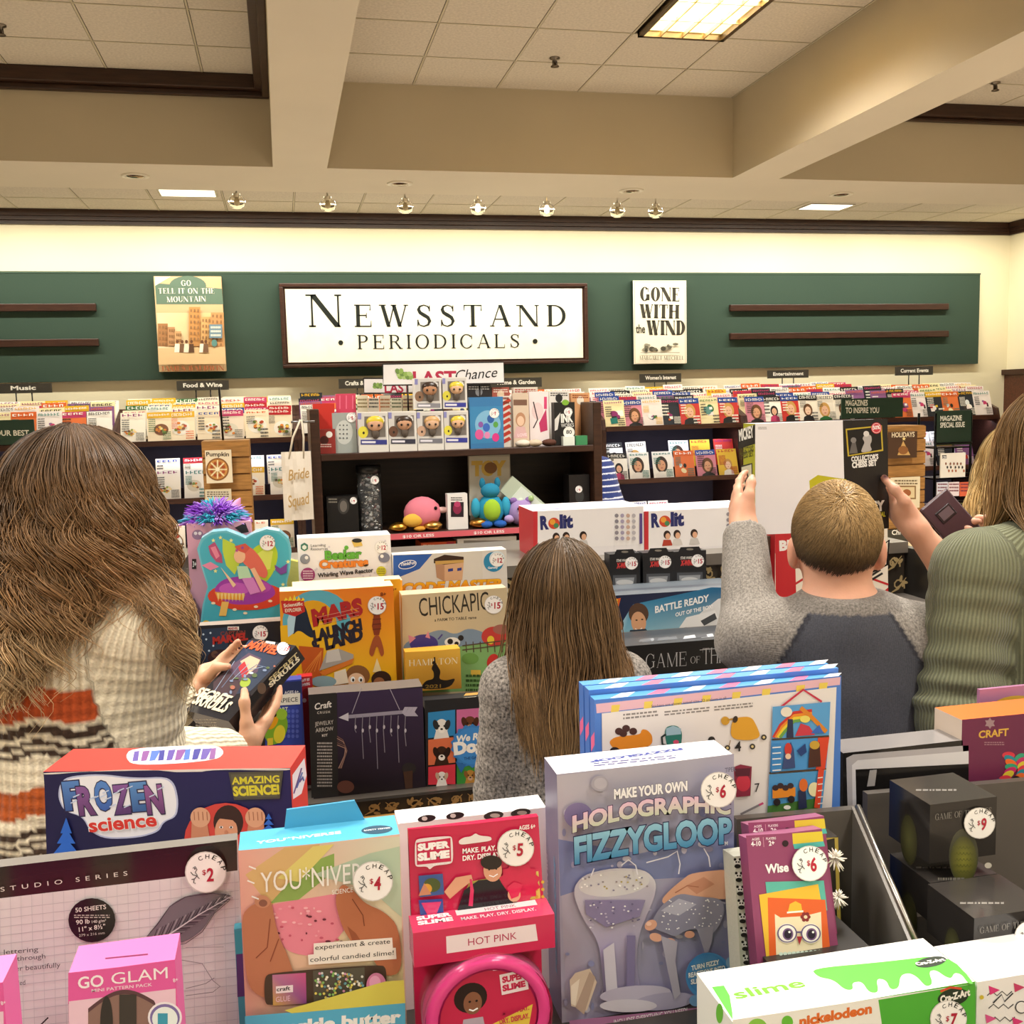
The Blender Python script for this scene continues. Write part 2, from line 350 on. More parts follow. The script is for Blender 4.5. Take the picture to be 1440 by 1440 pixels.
class Bx:
    """printed carton: front face fitted through three photo corners at depth Y, real size and thickness"""
    def __init__(s, name, label, cat, TL, TR, B, Y, dep=.05, lean=0, yaw=0, col='#fff', cols=None, group=None, bottom=None, m='print', body=True, loc=None, step=.00006):
        F = frame(PY(*TL, Y), lean, yaw); inv = lambda p: _isec(F, V(0, 0, 0), V(0, 1, 0), p)
        a, b, c = inv(TL), inv(TR), inv(B); s.W = b[0]-a[0]; top = (a[2]+b[2])/2; s.H = top-c[2]
        o = F[:3, :3] @ V((a[0]+b[0])/2, 0, c[2])+F[:3, 3]
        if bottom is not None:                        # stands on a surface of known height
            s.H = ((F[:3, :3] @ V(0, 0, top)+F[:3, 3])[2]-bottom)/math.cos(R(lean))
            o = F[:3, :3] @ V((a[0]+b[0])/2, 0, top-s.H)+F[:3, 3]
        s.F = frame(o, lean, yaw); s.D = dep; s.mb = MB(); s.name = name; s.args = (label, cat, group); s.kids = []
        w = s.W/2
        if body: s.mb.box((-w, 0, 0), (w, dep, s.H), col, m, cols)
        s.f = Cv(s.mb, (-w, 0, s.H), (1, 0, 0), (0, 0, 1), (0, -1, 0), s.F, True, m, step)
        s.t = Cv(s.mb, (-w, dep, s.H), (1, 0, 0), (0, 1, 0), (0, 0, 1), s.F, True, m, step)
        s.l = Cv(s.mb, (-w, dep, s.H), (0, -1, 0), (0, 0, 1), (-1, 0, 0), s.F, True, m, step)
        s.r = Cv(s.mb, (w, 0, s.H), (0, 1, 0), (0, 0, 1), (1, 0, 0), s.F, True, m, step)
    def part(s, name, label=None, cv='f'):
        mb = MB(); c0 = getattr(s, cv); c = Cv(mb, c0.o, c0.u, c0.v, c0.n, s.F, True, c0.m, c0.step); c.L = c0.L+.0003
        s.kids.append((name, mb, label)); return c
    def sticker(s, x, y, r, price, slope=-.06):
        c = s.part('price_sticker', 'round white price sticker reading $%s' % price)
        c.ell(x, y, r, r, '#d8d4d0'); c.ell(x, y, r*.95, r*.95, '#faf8f6')
        for i, ch in enumerate('CHEAP'):
            g = R(-118+i*26); q = .66*r; px, py = x+q*math.cos(g)+.1*r, y+q*math.sin(g); tx, ty = -math.sin(g), math.cos(g); e = .10*r
            c.text(ch, px-tx*e, py-ty*e, px+tx*e, py+ty*e, .22*r, '#222', bold=.01)
        dx = -.14*r*(len(price) > 1); c.text('$', x-.16*r+dx, y+.12*r, x+.02*r+dx, y+.10*r, .26*r, '#b31f3a', bold=.01)
        wd = .34*r*len(price); c.text(price, x+.05*r, y+.42*r, x+.05*r+wd, y+.40*r, .66*r, '#b31f3a', bold=.03)
        bird = [(-.62, -.2), (-.5, -.28), (-.42, -.15), (-.5, .0), (-.4, .14), (-.52, .3), (-.68, .34)]
        c.line([(x+a*r, y+b*r) for a, b in bird], .04*r, '#444')
        c.line([(x+a*r, y+b*r) for a, b in [(-.72, -.02), (-.6, .12), (-.44, .16), (-.3, .3)]], .04*r, '#444')
        c.line([(x+a*r, y+b*r) for a, b in [(-.55, .3), (-.58, .5), (-.48, .52)]], .04*r, '#444')
        c.ell(x-.52*r, y-.18*r, .04*r, .04*r, '#222', n=8)
    def done(s):
        o = s.mb.build(s.name, None, s.F); tag(o, *s.args)
        for n, mb, lb in s.kids:
            k = mb.build(n, None, None); k.parent = o
            if lb: k['label'] = lb
        return o
# ------------------------------------------------------------ the room
WY, WZ, SX = 10.5, 3.48, 8.27         # back wall, its ceiling, right wall
CREAM, CEIL = '#eee5c9', '#d2c8b8'
def struct(name, mb, kind='structure'): return tag(mb.build(name), kind=kind)
mb = MB()
for X in np.arange(-6, 8.4, .61):          # beige tiles by the racks, carpet nearer
    for Y in np.arange(7.25, 10.5, .61):
        q = .9+.1*random.Random(int(X*100+Y*7)).random(); mb.box((X, Y, -.02), (min(X+.604, 8.27), min(Y+.604, 10.5), 0), mixc('#8a8274', '#dcd3c4', q), 'floor_tile')
mb.box((-6, -3, -.03), (8.27, 10.5, -.006), '#8a8478', 'floor_tile'); mb.box((-6, -3, -.02), (8.27, 7.25, .0), '#b9ab9a', 'carpet')
struct('floor', mb)
mb = MB(); mb.box((-6, WY, 0), (SX+.1, WY+.1, 4.1), CREAM, 'paint'); struct('wall_back', mb)
mb = MB(); mb.box((SX, -3, 0), (SX+.1, WY, 4.1), CREAM, 'paint'); struct('wall_right', mb)
mb = MB(); mb.box((-6.1, -3, 0), (-6, WY, 4.1), CREAM, 'paint'); struct('wall_left', mb)
mb = MB(); mb.box((-6, -3.1, 0), (SX, -3, 4.1), CREAM, 'paint'); struct('wall_front', mb)
mb = MB(); mb.box((SX-.03, 4, 0), (SX, WY, 1.78), '#5a3020', 'wood')
for y in (5.2, 6.4, 7.6, 8.8, 10.0): mb.box((SX-.045, y, .1), (SX-.03, y+.06, 1.74), '#4a2619', 'wood')
mb.box((SX-.07, 4, 1.76), (SX, WY, 1.82), '#3c2016', 'wood'); struct('trim_right', mb)
# suspended ceilings: boards in a dark-lined grid
def tiles(mb, x0, x1, y0, y1, z, holes=()):
    mb.box((x0, y0, z+.012), (x1, y1, z+.05), '#5b564c', 'matte')
    nx = int(np.ceil((x1-x0)/.62)); ny = int(np.ceil((y1-y0)/.62)); c = []
    for i in range(nx):
        for j in range(ny):
            a = x0+i*.62; b = y1-(j+1)*.62; a1 = min(a+.62, x1); b0 = max(b, y0); b1 = b+.62
            if any(abs((a+a1)/2-h[0]) < .32 and abs((b0+b1)/2-h[1]) < .32 for h in holes): continue
            mb.box((a+.010, b0+.010, z), (a1-.010, b1-.010, z+.012), CEIL, 'tile_board')
    for i in range(nx+1): x = min(x0+i*.62, x1); mb.box((x-.006, y0, z-.003), (x+.006, y1, z+.001), '#c6bca4', 'paint')
    for j in range(ny+1): y = max(y1-j*.62, y0); mb.box((x0, y-.006, z-.003), (x1, y+.006, z+.001), '#c6bca4', 'paint')
SY0, SY1, SZ, CZ = 7.66, 8.52, 3.3, 3.9
mb = MB()
tiles(mb, .42, 3.52, -3, SY0, CZ, holes=[(2.59, 5.49), (2.59, 6.11)]); tiles(mb, -6, 0, -3, SY0, CZ); tiles(mb, 3.96, SX, -3, SY0, CZ)
tiles(mb, -6, SX, SY1, WY, WZ)
struct('ceiling', mb)
mb = MB()                                   # lowered soffit and the two beams
def beam(a, b):
    mb.box(a, b, '#bfb39a', 'paint', {'o': '#d6ccb9'})  # underside toned lighter than the sides: floor bounce put into its colour
beam((-6, SY0, SZ), (SX, SY1, 4.1)); beam((.02, -3, SZ), (.40, SY0, 4.1)); beam((3.53, -3, SZ), (3.92, SY0, 4.1))
struct('trim_1', mb)
mb = MB(); D = '#3a2419'                    # dark timber edging in the left and right coffers
def mold(lo, hi): mb.box(lo, hi, D, 'wood', bev=.008)
mold((-6, SY0-.10, 3.80), (.02, SY0, CZ)); mold((-.08, -3, 3.80), (.02, SY0-.1, CZ)); mold((-6, SY0-.05, 3.76), (.02, SY0, 3.80)); mold((-.03, -3, 3.76), (.02, SY0-.05, 3.80))
mold((3.92, SY0-.10, 3.80), (SX, SY0, CZ)); mold((3.92, SY0-.05, 3.77), (SX, SY0, 3.80)); struct('trim_2', mb)
mb = MB()                                   # crown moulding of the back and right walls
for dy, z0, z1 in ((.10, 3.42, 3.48), (.07, 3.385, 3.42), (.035, 3.35, 3.385)):
    mb.box((-6, WY-dy, z0), (SX, WY, z1), D, 'wood'); mb.box((SX-dy, SY1, z0), (SX, WY, z1), D, 'wood')
struct('trim_3', mb)
# green fascia panel and what hangs on it
mb = MB(); mb.box((-6, WY-.05, 1.895), (7.85, WY, 2.915), '#35483e', 'paint'); mb.box((-6, WY-.055, 2.90), (7.855, WY, 2.918), '#43564a', 'paint')
tag(mb.build('wall_panel'), 'long dark green fascia panel across the cream back wall', 'wall panel')
def rail(x0, x1, y, label):
    a = PY(x0, y, WY-.09); b = PY(x1, y, WY-.09); m_ = MB(); m_.box((a[0], WY-.10, a[2]-.035), (b[0], WY-.05, a[2]+.035), '#3b231b', 'wood', bev=.006)
    tag(m_.build('wooden_rail'), label, 'rail', 'dark wooden rails on the green panel')
rail(-90, 135, 433, 'upper dark wooden rail on the green panel left of the street scene book')
rail(-90, 139, 484, 'lower dark wooden rail on the green panel left of the street scene book')
rail(1027, 1334, 433, 'upper dark wooden rail at the right end of the green panel')
rail(1027, 1334, 473, 'lower dark wooden rail at the right end of the green panel')
B = Bx('wall_sign', 'large cream framed sign reading NEWSSTAND PERIODICALS on the green panel', 'sign', (392, 397), (825, 400), (398, 518), WY-.12, dep=.07, col='#4a2e25', step=.0006)
c = B.f; W, H = B.W, B.H
B.mb.box((-W/2+.055, -.012, .055), (W/2-.055, 0, H-.055), '#f6f2e4', 'matte')
for lo, hi in (((-W/2, -.035, 0), (W/2, 0, .035)), ((-W/2, -.035, H-.035), (W/2, 0, H)), ((-W/2, -.035, .035), (-W/2+.035, 0, H-.035)), ((W/2-.035, -.035, .035), (W/2, 0, H-.035))): B.mb.box(lo, hi, '#3f261e', 'wood', bev=.008)
c.L = .014
c.roman('NEWSSTAND', 431, 460, 797, 459, 30, '#1c2220', w=.15, t=.05, sp=.30, big=1.45)
c.roman('PERIODICALS', 503, 491, 731, 489, 19, '#1c2220', w=.13, t=.05, sp=.26)
c.ell(479, 482, 3.4, 3.4, '#1c2220'); c.ell(752, 480, 3.4, 3.4, '#1c2220'); B.done()
B = Bx('wall_book', 'tan book cover with a sepia street scene, hung on the green panel', 'wall book', (216, 388), (311, 389), (224, 523), WY-.14, dep=.085, col='#c9a97f', cols={'o': '#3a2a20', 'r': '#b08b60'}, step=.0006)
c = B.f
c.quad((216, 389), (311, 390), (318, 522), (224, 523), '#d8bd95')
c.poly([(217, 391), (311, 391), (314, 440), (219, 440)], '#cfae86'); c.poly([(218, 398), (312, 406), (314, 428), (220, 428)], '#5f7566'); c.ell(264, 402, 26, 14, '#5f7566')
c.poly([(218, 389), (240, 389), (218, 402)], '#f2ead6')
c.roman('GO', 255, 402, 269, 402, 8, '#f4efe0', w=.2); c.roman('TELL IT ON THE', 223, 413, 302, 413, 8, '#f4efe0', w=.2); c.roman('MOUNTAIN', 235, 425, 290, 424, 8, '#f4efe0', w=.2)
c.poly([(221, 440), (314, 440), (316, 490), (223, 490)], ['#e7cfa6', '#dfba86', '#d7b07c', '#ead9b8'])
for x, y, w_, h_, q in ((222, 455, 14, 32, '#a87850'), (236, 460, 10, 26, '#b98a62'), (246, 466, 9, 18, '#c79c70'), (266, 432, 16, 55, '#c08a54'), (283, 446, 14, 42, '#cfa06a'), (297, 440, 18, 52, '#c49060')):
    c.rect(x, y, x+w_, y+h_, q)
    for i in range(3):
        for j in range(int(h_/8)): c.rect(x+2+i*w_/3.2, y+3+j*8, x+4+i*w_/3.2, y+7+j*8, '#8f6a48')
c.poly([(223, 490), (317, 488), (318, 512), (224, 513)], '#d9b98e')
for i, x in enumerate((250, 257, 263, 270, 285, 290)):
    c.ell(x, 481, 2, 2.4, '#6a4632'); c.poly([(x-3, 484), (x+3, 484), (x+4, 496), (x-4, 496)], ['#f0e6d6', '#7a5a44', '#e9dcc8', '#5e4232'][i % 4])
c.rect(295, 457, 313, 476, '#6f8a9a'); c.bars(297, 461, 311, 472, 3, '#e4ded0'); c.ell(302, 483, 4, 5, '#5e8a86')
c.roman('JAMES BALDWIN', 229, 522, 316, 521, 7, '#b0603f', w=.2); B.done()
B = Bx('wall_book', 'cream book cover with large black lettering, hung on the green panel', 'wall book', (890, 394), (965, 395), (891, 512), WY-.13, dep=.075, col='#efe9d8', cols={'o': '#2a211c', 'l': '#20302a'}, step=.0006)
c = B.f; c.line([(892, 396), (963, 397), (964, 511), (893, 511)], .8, '#b0a890', closed=True)
K = '#3c3a33'; kw = dict(w=.30, t=.06, sr=.04, sp=.06)
c.roman('GONE', 900, 423, 956, 424, 18, K, **kw); c.roman('WITH', 899, 447, 955, 448, 18, K, **kw); c.roman('WIND', 909, 471, 964, 471, 19, K, **kw); c.text('the', 894, 468, 907, 468, 11, K)
for i in range(16):
    rn = random.Random(i); c.ell(904+rn.random()*20+(26 if i > 8 else 0), 484+rn.random()*9, 2+rn.random()*3, 1.5+rn.random()*2, ['#6b685c', '#8f8b7c', '#4a483f'][i % 3], n=8)
c.line([(900, 496), (955, 496)], .8, '#77736a'); c.roman('MARGARET MITCHELL', 899, 506, 961, 506, 5, '#6a5c46', w=.18); B.done()
# ceiling hardware
def downlight(x, y, label):
    p = PZ(x, y, SZ); o = empty('recessed_downlight', p, label, 'downlight', 'recessed downlights in the soffit')
    a = MB(); a.lathe([(.075, 0), (.10, 0), (.10, -.006), (.072, -.010), (.066, 0)], (0, 0, 0), '#d8cfbd', 'plastic'); a.build('trim_ring', o)
    a = MB(); a.lathe([(.066, -.002), (.05, -.012), (.02, -.016), (0.001, -.016)], (0, 0, 0), '#8d7a5c', 'chrome'); a.build('reflector', o)
for x, y, l in ((190, 247, 'leftmost recessed downlight in the soffit, above the street scene book'), (562, 258, 'recessed downlight in the soffit left of the sign centre, above the word NEWSSTAND'),
                (888, 268, 'recessed downlight in the soffit above the cream book cover'), (1183, 273, 'rightmost recessed downlight in the soffit, above the right pair of rails')): downlight(x, y, l)
ORD = ['first', 'second', 'third', 'fourth', 'fifth', 'sixth', 'seventh', 'eighth', 'ninth', 'tenth']
for i, (x, y) in enumerate([(333, 283), (461, 287), (570, 290), (672, 292), (769, 294), (868, 296), (922, 297)]):
    p = PY(x, y, 8.62); o = empty('glass_spotlight', p, '%s small clear glass spotlight from the left, hanging behind the soffit edge' % ORD[i], 'spotlight', 'glass spotlights along the soffit')
    a = MB(); a.tube([(0, 0, WZ-p[2]), (0, 0, .04)], .008, '#c9c0ae', 'metal'); a.lathe([(.03, .06), (.03, .035), (.012, .03)], (0, 0, 0), '#cfc8b8', 'metal'); a.build('stem', o)
    a = MB(); a.lathe([(.02, .05), (.052, .03), (.066, -.005), (.055, -.04), (.03, -.055)], (0, 0, 0), '#f4efe2', 'film'); a.build('glass_shade', o)
    a = MB(); a.lathe([(.016, .03), (.026, .0), (.022, -.03), (.001, -.04)], (0, 0, 0), '#f2ead6' if i in (3, 4) else '#b5a88a', 'lamp' if i in (3, 4) else 'plastic'); a.build('bulb', o)
def sprinkler(x, y, z, label):
    p = PZ(x, y, z); a = MB(); a.lathe([(.035, 0), (.035, -.008), (.012, -.012), (.010, -.05), (.006, -.05)], (0, 0, 0), '#7d7468', 'metal'); a.lathe([(.001, -.055), (.028, -.055), (.028, -.060), (.001, -.062)], (0, 0, 0), '#6a5f52', 'metal')
    a.tube([(-.014, 0, -.02), (-.016, 0, -.055)], .003, '#6a5f52'); a.tube([(.014, 0, -.02), (.016, 0, -.055)], .003, '#6a5f52')
    o = a.build('fire_sprinkler'); o.location = p; tag(o, label, 'sprinkler', 'ceiling sprinklers')
sprinkler(780, 81, CZ, 'bronze fire sprinkler under a tile of the middle ceiling coffer')
sprinkler(1400, 116, CZ, 'bronze fire sprinkler under a tile of the right ceiling coffer')
sprinkler(0, 35, CZ, 'bronze fire sprinkler at the left photo edge in the left ceiling coffer')
o = empty('ceiling_light', (2.59, 5.8, CZ), 'louvred fluorescent light panel in the middle ceiling coffer at the top of the photo', 'ceiling light')
a = MB(); W, H = .29, .59
for lo, hi in (((-W, -H, -.034), (W, -H+.03, .011)), ((-W, H-.03, -.034), (W, H, .011)), ((-W, -H, -.034), (-W+.03, H, .011)), ((W-.03, -H, -.034), (W, H, .011))): a.box(lo, hi, '#6b5a3d', 'metal')
a.build('frame', o); a = MB(); a.box((-W+.03, -H+.03, .004), (W-.03, H-.03, .010), '#ffe2a0', 'glow'); a.build('diffuser', o)
a = MB()
for i in range(1, 4): a.box((-W+i*W/2-.004, -H+.03, -.03), (-W+i*W/2+.004, H-.03, -.004), '#d8c08a', 'metal')
for j in range(1, 4): a.box((-W+.03, -H+j*H/2-.004, -.03), (W-.03, -H+j*H/2+.004, -.004), '#d8c08a', 'metal')
a.build('louvre', o)
for x0, x1, y, l in ((222, 305, 270, 'lit white ceiling panel by the back wall, left of the first glass spotlight'), (1130, 1195, 290, 'lit white ceiling panel by the back wall, above the right pair of rails')):
    p = PZ(x0, y, WZ); q = PZ(x1, y, WZ); o = empty('ceiling_light', ((p[0]+q[0])/2, p[1], WZ), l, 'ceiling light', 'panel lights by the back wall'); hw = (q[0]-p[0])/2
    a = MB(); a.box((-hw, -.15, -.006), (hw, .15, .0), '#8a7f6a', 'metal'); a.build('frame', o)
    a = MB(); a.box((-hw+.02, -.13, -.009), (hw-.02, .13, -.006), '#fff6e0', 'glow'); a.build('diffuser', o)
# ------------------------------------------------------------ magazine racks along the back wall
random.seed(7)
BAYS = [-3.0, -1.45, .13, 1.6, 3.05, 4.55, 6.05, 7.5]; BW = '#3f231b'
SECT = ['music', 'food and wine', 'crafts', 'home', "women's interest", 'entertainment', 'current events']
NR = 5; SB = ['music', 'food', 'crafts', 'home', 'women', 'entertainment', 'events']
def tier(k): return 9.66+.115*k, 1.325+.032*k          # y, z of display step k
for b in range(7):
    x0, x1 = BAYS[b], BAYS[b+1]
    o = empty('magazine_rack', ((x0+x1)/2, 9.9, 0), 'dark wooden magazine rack bay of the %s section against the back wall' % SECT[b], 'magazine rack', 'magazine rack bays'); w = (x1-x0)/2
    a = MB(); a.box((-w, .42, 0), (w, .58, 1.60), '#4b4450', 'matte'); a.build('back_panel', o)
    for s in (-1, 1):
        a = MB(); x = s*(w-.018); P = [(-.30, 0), (.42, 0), (.42, 1.62), (.30, 1.62), (-.27, 1.40), (-.30, 1.3)]
        n = [(x-.017, y, z) for y, z in P]; q = [(x+.017, y, z) for y, z in P]; a.face(n, BW, 'wood'); a.face(q[::-1], BW, 'wood')
        for i in range(6): j = (i+1) % 6; a.face([n[i], n[j], q[j], q[i]], BW, 'wood')
        a.build('side_panel', o)
    for z, d in ((1.32, .30), (.80, .32), (.30, .34)):
        a = MB(); a.box((-w+.035, -d, z-.02), (w-.035, .42, z), BW, 'wood'); a.box((-w+.035, -d-.012, z-.035), (w-.035, -d, z+.012), '#4a2a20', 'wood'); a.build('shelf', o)
    a = MB()
    for k in range(1, NR):
        y, z = tier(k); a.box((-w+.035, y-9.9-.005, z-.05), (w-.035, y-9.9+.11, z-.006), '#33211c', 'matte')
    a.build('display_steps', o); a = MB(); a.box((-w, -.26, 0), (w, -.2, .27), '#2c1a15', 'wood'); a.build('plinth', o)
PAL = ['#f5f2ec', '#f2e9dc', '#efe6e6', '#e8eef2', '#fbfaf6', '#f4e7b8', '#dfe6ea', '#c9352f', '#1f2530', '#2c3e6b', '#e9c23a', '#8a5a8e', '#5b8f8a', '#d98aa0', '#e2743c', '#3a3232', '#f7efe9', '#faf5f0']
ACC = ['#b81f2a', '#1c1c1e', '#23489a', '#d8642a', '#197a72', '#8c2a6e', '#e0b020', '#2e6b3a', '#c43a6e', '#111111']
NAME = {'#f5f2ec': 'white', '#f2e9dc': 'cream', '#efe6e6': 'pale pink', '#e8eef2': 'pale blue', '#fbfaf6': 'white', '#f4e7b8': 'pale yellow', '#dfe6ea': 'pale grey', '#c9352f': 'red', '#1f2530': 'black', '#2c3e6b': 'navy blue',
        '#e9c23a': 'yellow', '#8a5a8e': 'purple', '#5b8f8a': 'teal', '#d98aa0': 'pink', '#e2743c': 'orange', '#3a3232': 'dark brown', '#f7efe9': 'white', '#faf5f0': 'cream'}
TN = {'#b81f2a': 'red', '#1c1c1e': 'black', '#23489a': 'blue', '#d8642a': 'orange', '#197a72': 'teal', '#8c2a6e': 'plum', '#e0b020': 'gold', '#2e6b3a': 'green', '#c43a6e': 'rose', '#111111': 'black'}
MW, MH = .212, .272
def cover(seed, style, title=None):
    """one magazine cover: masthead, picture and cover lines"""
    rn = random.Random(seed); a = MB(); bg = PAL[seed % len(PAL)] if style != 'warm' else ['#f7f1e6', '#f4e3c8', '#fbf7f0', '#efe0d0', '#f8ead0'][seed % 5]
    if bg not in NAME: NAME[bg] = 'cream'
    tc = ACC[(seed*7) % len(ACC)]; dark = bg in ('#1f2530', '#2c3e6b', '#3a3232', '#c9352f', '#8a5a8e')
    if dark and tc in ('#1c1c1e', '#111111', '#23489a', '#b81f2a'): tc = '#e0b020'
    a.box((-MW/2, 0, 0), (MW/2, .007, MH), bg, 'print', {'t': '#efece6', 'r': '#e6e2da', 'o': '#ddd'})
    c = Cv(a, (-MW/2, 0, MH), (1, 0, 0), (0, 0, 1), (0, -1, 0), None, False, 'print', .0004); x = MW; H = MH
    def pic(cx, cy, r):
        if style == 'warm':
            c.ell(cx, cy, r, r*.85, rn.choice(['#f4f0e8', '#7a4a2a', '#dcd6c8']));
            for i in range(14): g = rn.uniform(0, 6.28); q = rn.uniform(0, .75)*r; c.ell(cx+q*math.cos(g), cy+q*.8*math.sin(g), r*.2, r*.16, rn.choice(['#d9822b', '#b5482a', '#e8b84a', '#7d9440', '#8a5230', '#f0d8a0']), n=8)
        elif style == 'face':
            sk = rn.choice(['#e6b79a', '#d9a380', '#a86f4e', '#f0cdb4']); hr = rn.choice(['#3a2418', '#6b4526', '#c99a55', '#1d1614', '#8a4a28'])
            c.ell(cx, cy-r*.1, r*.72, r*.95, hr); c.ell(cx, cy, r*.46, r*.62, sk); c.poly([(cx-r*.9, H), (cx-r*.75, cy+r*.95), (cx-r*.2, cy+r*.7), (cx+r*.2, cy+r*.7), (cx+r*.75, cy+r*.95), (cx+r*.9, H)], rn.choice(ACC+['#f2f0ec']))
            for s_ in (-1, 1): c.ell(cx+s_*r*.18, cy-r*.08, r*.07, r*.04, '#2a1c18', n=8)
            c.ell(cx, cy+r*.3, r*.14, r*.05, '#b04a4a', n=8)
        else:
            for i in range(5):
                q = rn.uniform(.3, .9)*r; X = cx+rn.uniform(-.5, .5)*r; Y = cy+rn.uniform(-.5, .6)*r
                if i % 2: c.ell(X, Y, q*.6, q*.45, rn.choice(ACC+PAL), rot=rn.uniform(0, 90))
                else: c.poly([(X-q*.6, Y-q*.4), (X+q*.5, Y-q*.5), (X+q*.6, Y+q*.4), (X-q*.5, Y+q*.5)], rn.choice(ACC+PAL))
    if rn.random() < .35: c.rect(0, 0, x, .055, rn.choice(ACC)); tcol = '#f7f4ee'
    else: tcol = tc
    pic(x*rn.uniform(.40, .64), H*rn.uniform(.52, .68), x*rn.uniform(.26, .42))
    if title: c.text(title, .012, .046, x-.012, .046, .034, tcol, bold=.035)
    else:
        n = rn.randint(4, 9); w_ = (x-.03)/n; t0 = rn.uniform(.009, .02); t1 = t0+rn.uniform(.016, .03)
        for i in range(n):                           # an unreadable masthead: letter-like blocks
            X = .015+i*w_; k = rn.randint(0, 2); c.rect(X, t0, X+w_*.24, t1, tcol)
            tm = (t0+t1)/2; c.rect(X, t0 if k else tm, X+w_*.74, (t0 if k else tm)+.005, tcol)
            if k == 2: c.rect(X+w_*.54, t0, X+w_*.74, t1, tcol)
            elif k == 1: c.rect(X, t1-.005, X+w_*.7, t1, tcol)
    ink = '#f4f0e6' if dark else rn.choice(['#2a2a2c', tc])
    c.bars(.012, .07, x*rn.uniform(.3, .42), .07+rn.uniform(.05, .11), rn.randint(4, 7), ink, seed); c.bars(x*.62, H*.70, x-.012, H*.93, rn.randint(3, 6), ink, seed+5)
    me = a.build('magazine'); d = me.data; bpy.data.objects.remove(me); d['look'] = '%s cover %s masthead' % (NAME[bg], TN.get(tcol, 'white')); return d
POOL = {s: [cover(i*3+j, s) for i in range(15)] for j, s in enumerate(('warm', 'face', 'mixed'))}
def ordw(n):
    T = ['', 'first', 'second', 'third', 'fourth', 'fifth', 'sixth', 'seventh', 'eighth', 'ninth', 'tenth', 'eleventh', 'twelfth']; return T[n]
ROWN = ['front row of the top shelf', 'second row of the top shelf', 'third row of the top shelf', 'fourth row of the top shelf', 'hindmost row of the top shelf']
def proj(p): q = CM.T @ (np.array(p)-EYE); return 720-FPX*q[0]/q[2], 720+FPX*q[1]/q[2]
def put_mag(data, x, y, z, lean, rz, label, group):
    o = bpy.data.objects.new('magazine', data); COL.objects.link(o); o.location = (x, y, z); o.rotation_euler = (R(-lean), R(rz), 0)
    tag(o, label, 'magazine', group); return o
special = {(1, 0, 7): 'EatThis', (1, 1, 4): 'KETO'}
for b in range(7):
    st = ['mixed', 'warm', 'mixed', 'mixed', 'face', 'face', 'mixed'][b]; x0, x1 = BAYS[b]+.045, BAYS[b+1]-.045
    for k in range(NR):
        n = 7; p = (x1-x0)/n; y, z = tier(k)
        for i in range(n):
            x = x0+p*(i+.5)+random.uniform(-.012, .012); X, Yp = proj((x, y, z+.24))
            if X < -12 or X > 1400 or (b == 6 and k == 4): continue
            if k == 0 and (X < 175 or 440 < X < 820 or 1195 < X < 1260): continue
            if 455 < X < 815 and k < 3: continue
            if 1060 < X < 1180 and k == 0 and Yp > 600: continue
            d = cover(991, 'warm', special[(b, k, i)]) if (b, k, i) in special else random.choice(POOL[st if random.random() < .6 or st == 'warm' else 'mixed'])
            put_mag(d, x, y-.008+random.uniform(-.006, .006), z+random.choice([0, 0, 0, .012, .02, -.01])*(k > 0), 16, random.uniform(-1, 1), '%s magazine, %s from left in %s top row, %s rack' % (d['look'], ordw(i+1), ['front', 'second', 'third', 'fourth', 'back'][k], SB[b]), 'magazines on the top display shelves')
    for zs, rows, nm in ((.80, 2, 'middle shelf'), (.30, 1, 'bottom shelf')):
        for k in range(rows):
            n = 6; p = (x1-x0)/n
            for i in range(n):
                x = x0+p*(i+.5)+random.uniform(-.012, .012); X, Yp = proj((x, 9.64, zs+.2))
                if X < 195 or 425 < X < 835 or (1045 < X < 1240) or X > 1375: continue
                if zs == .30 and (X > 960 or X < 215): continue
                if random.random() < .05: continue
                d = random.choice(POOL[st if random.random() < .6 or st == 'warm' else 'mixed']); put_mag(d, x, 9.63+.10*k+(.06 if zs == .3 else 0), zs+.003+.10*k, 16, random.uniform(-1.5, 1.5), '%s magazine, %s from left in %s %s row, %s rack' % (d['look'], ordw(i+1), ['front', 'back'][k], nm.split()[0], SB[b]), 'magazines on the %s' % nm)
        if rows == 2:
            a = MB(); a.box((x0, 9.715, .803), (x1, 9.80, .898), '#3c3038', 'matte'); tag(a.build('magazine_riser'), 'dark riser step on the middle shelf of the %s bay' % SECT[b], 'riser', 'risers on the middle shelves')
# section headers on pairs of rods
def header(x0, x1, y0, y1, txt, Y=10.22):
    a = PY(x0, y0, Y); q = PY(x1, y1, Y); o = empty('section_sign', ((a[0]+q[0])/2, Y, q[2]), 'dark hanging section sign reading %s above the magazine racks' % txt, 'sign', 'section signs over the racks'); w = (q[0]-a[0])/2; h = a[2]-q[2]
    m_ = MB(); m_.box((-w, 0, 0), (w, .02, h), '#3a3834', 'plastic'); c = Cv(m_, (-w, 0, h), (1, 0, 0), (0, 0, 1), (0, -1, 0), None, False, 'print', .0005); tw = min(w*1.5, len(txt)*.043); c.text(txt, w-tw/2, h*.66, w+tw/2, h*.66, h*.42, '#f4f2ec', bold=.03); m_.build('sign_board', o)
    for s in (-1, 1): r_ = MB(); r_.tube([(s*w*.28, .01, 0), (s*w*.28, .01, 1.60-q[2])], .006, '#2c2a28'); r_.build('rod', o)
header(-8, 73, 540, 552, 'Music'); header(248, 322, 536, 548, 'Food & Wine'); header(476, 548, 533, 545, 'Crafts & Hobbies'); header(690, 762, 532, 544, 'Home & Garden')
header(900, 958, 526, 537, "Women's Interest"); header(1080, 1137, 521, 531, 'Entertainment'); header(1260, 1312, 516, 527, 'Current Events')
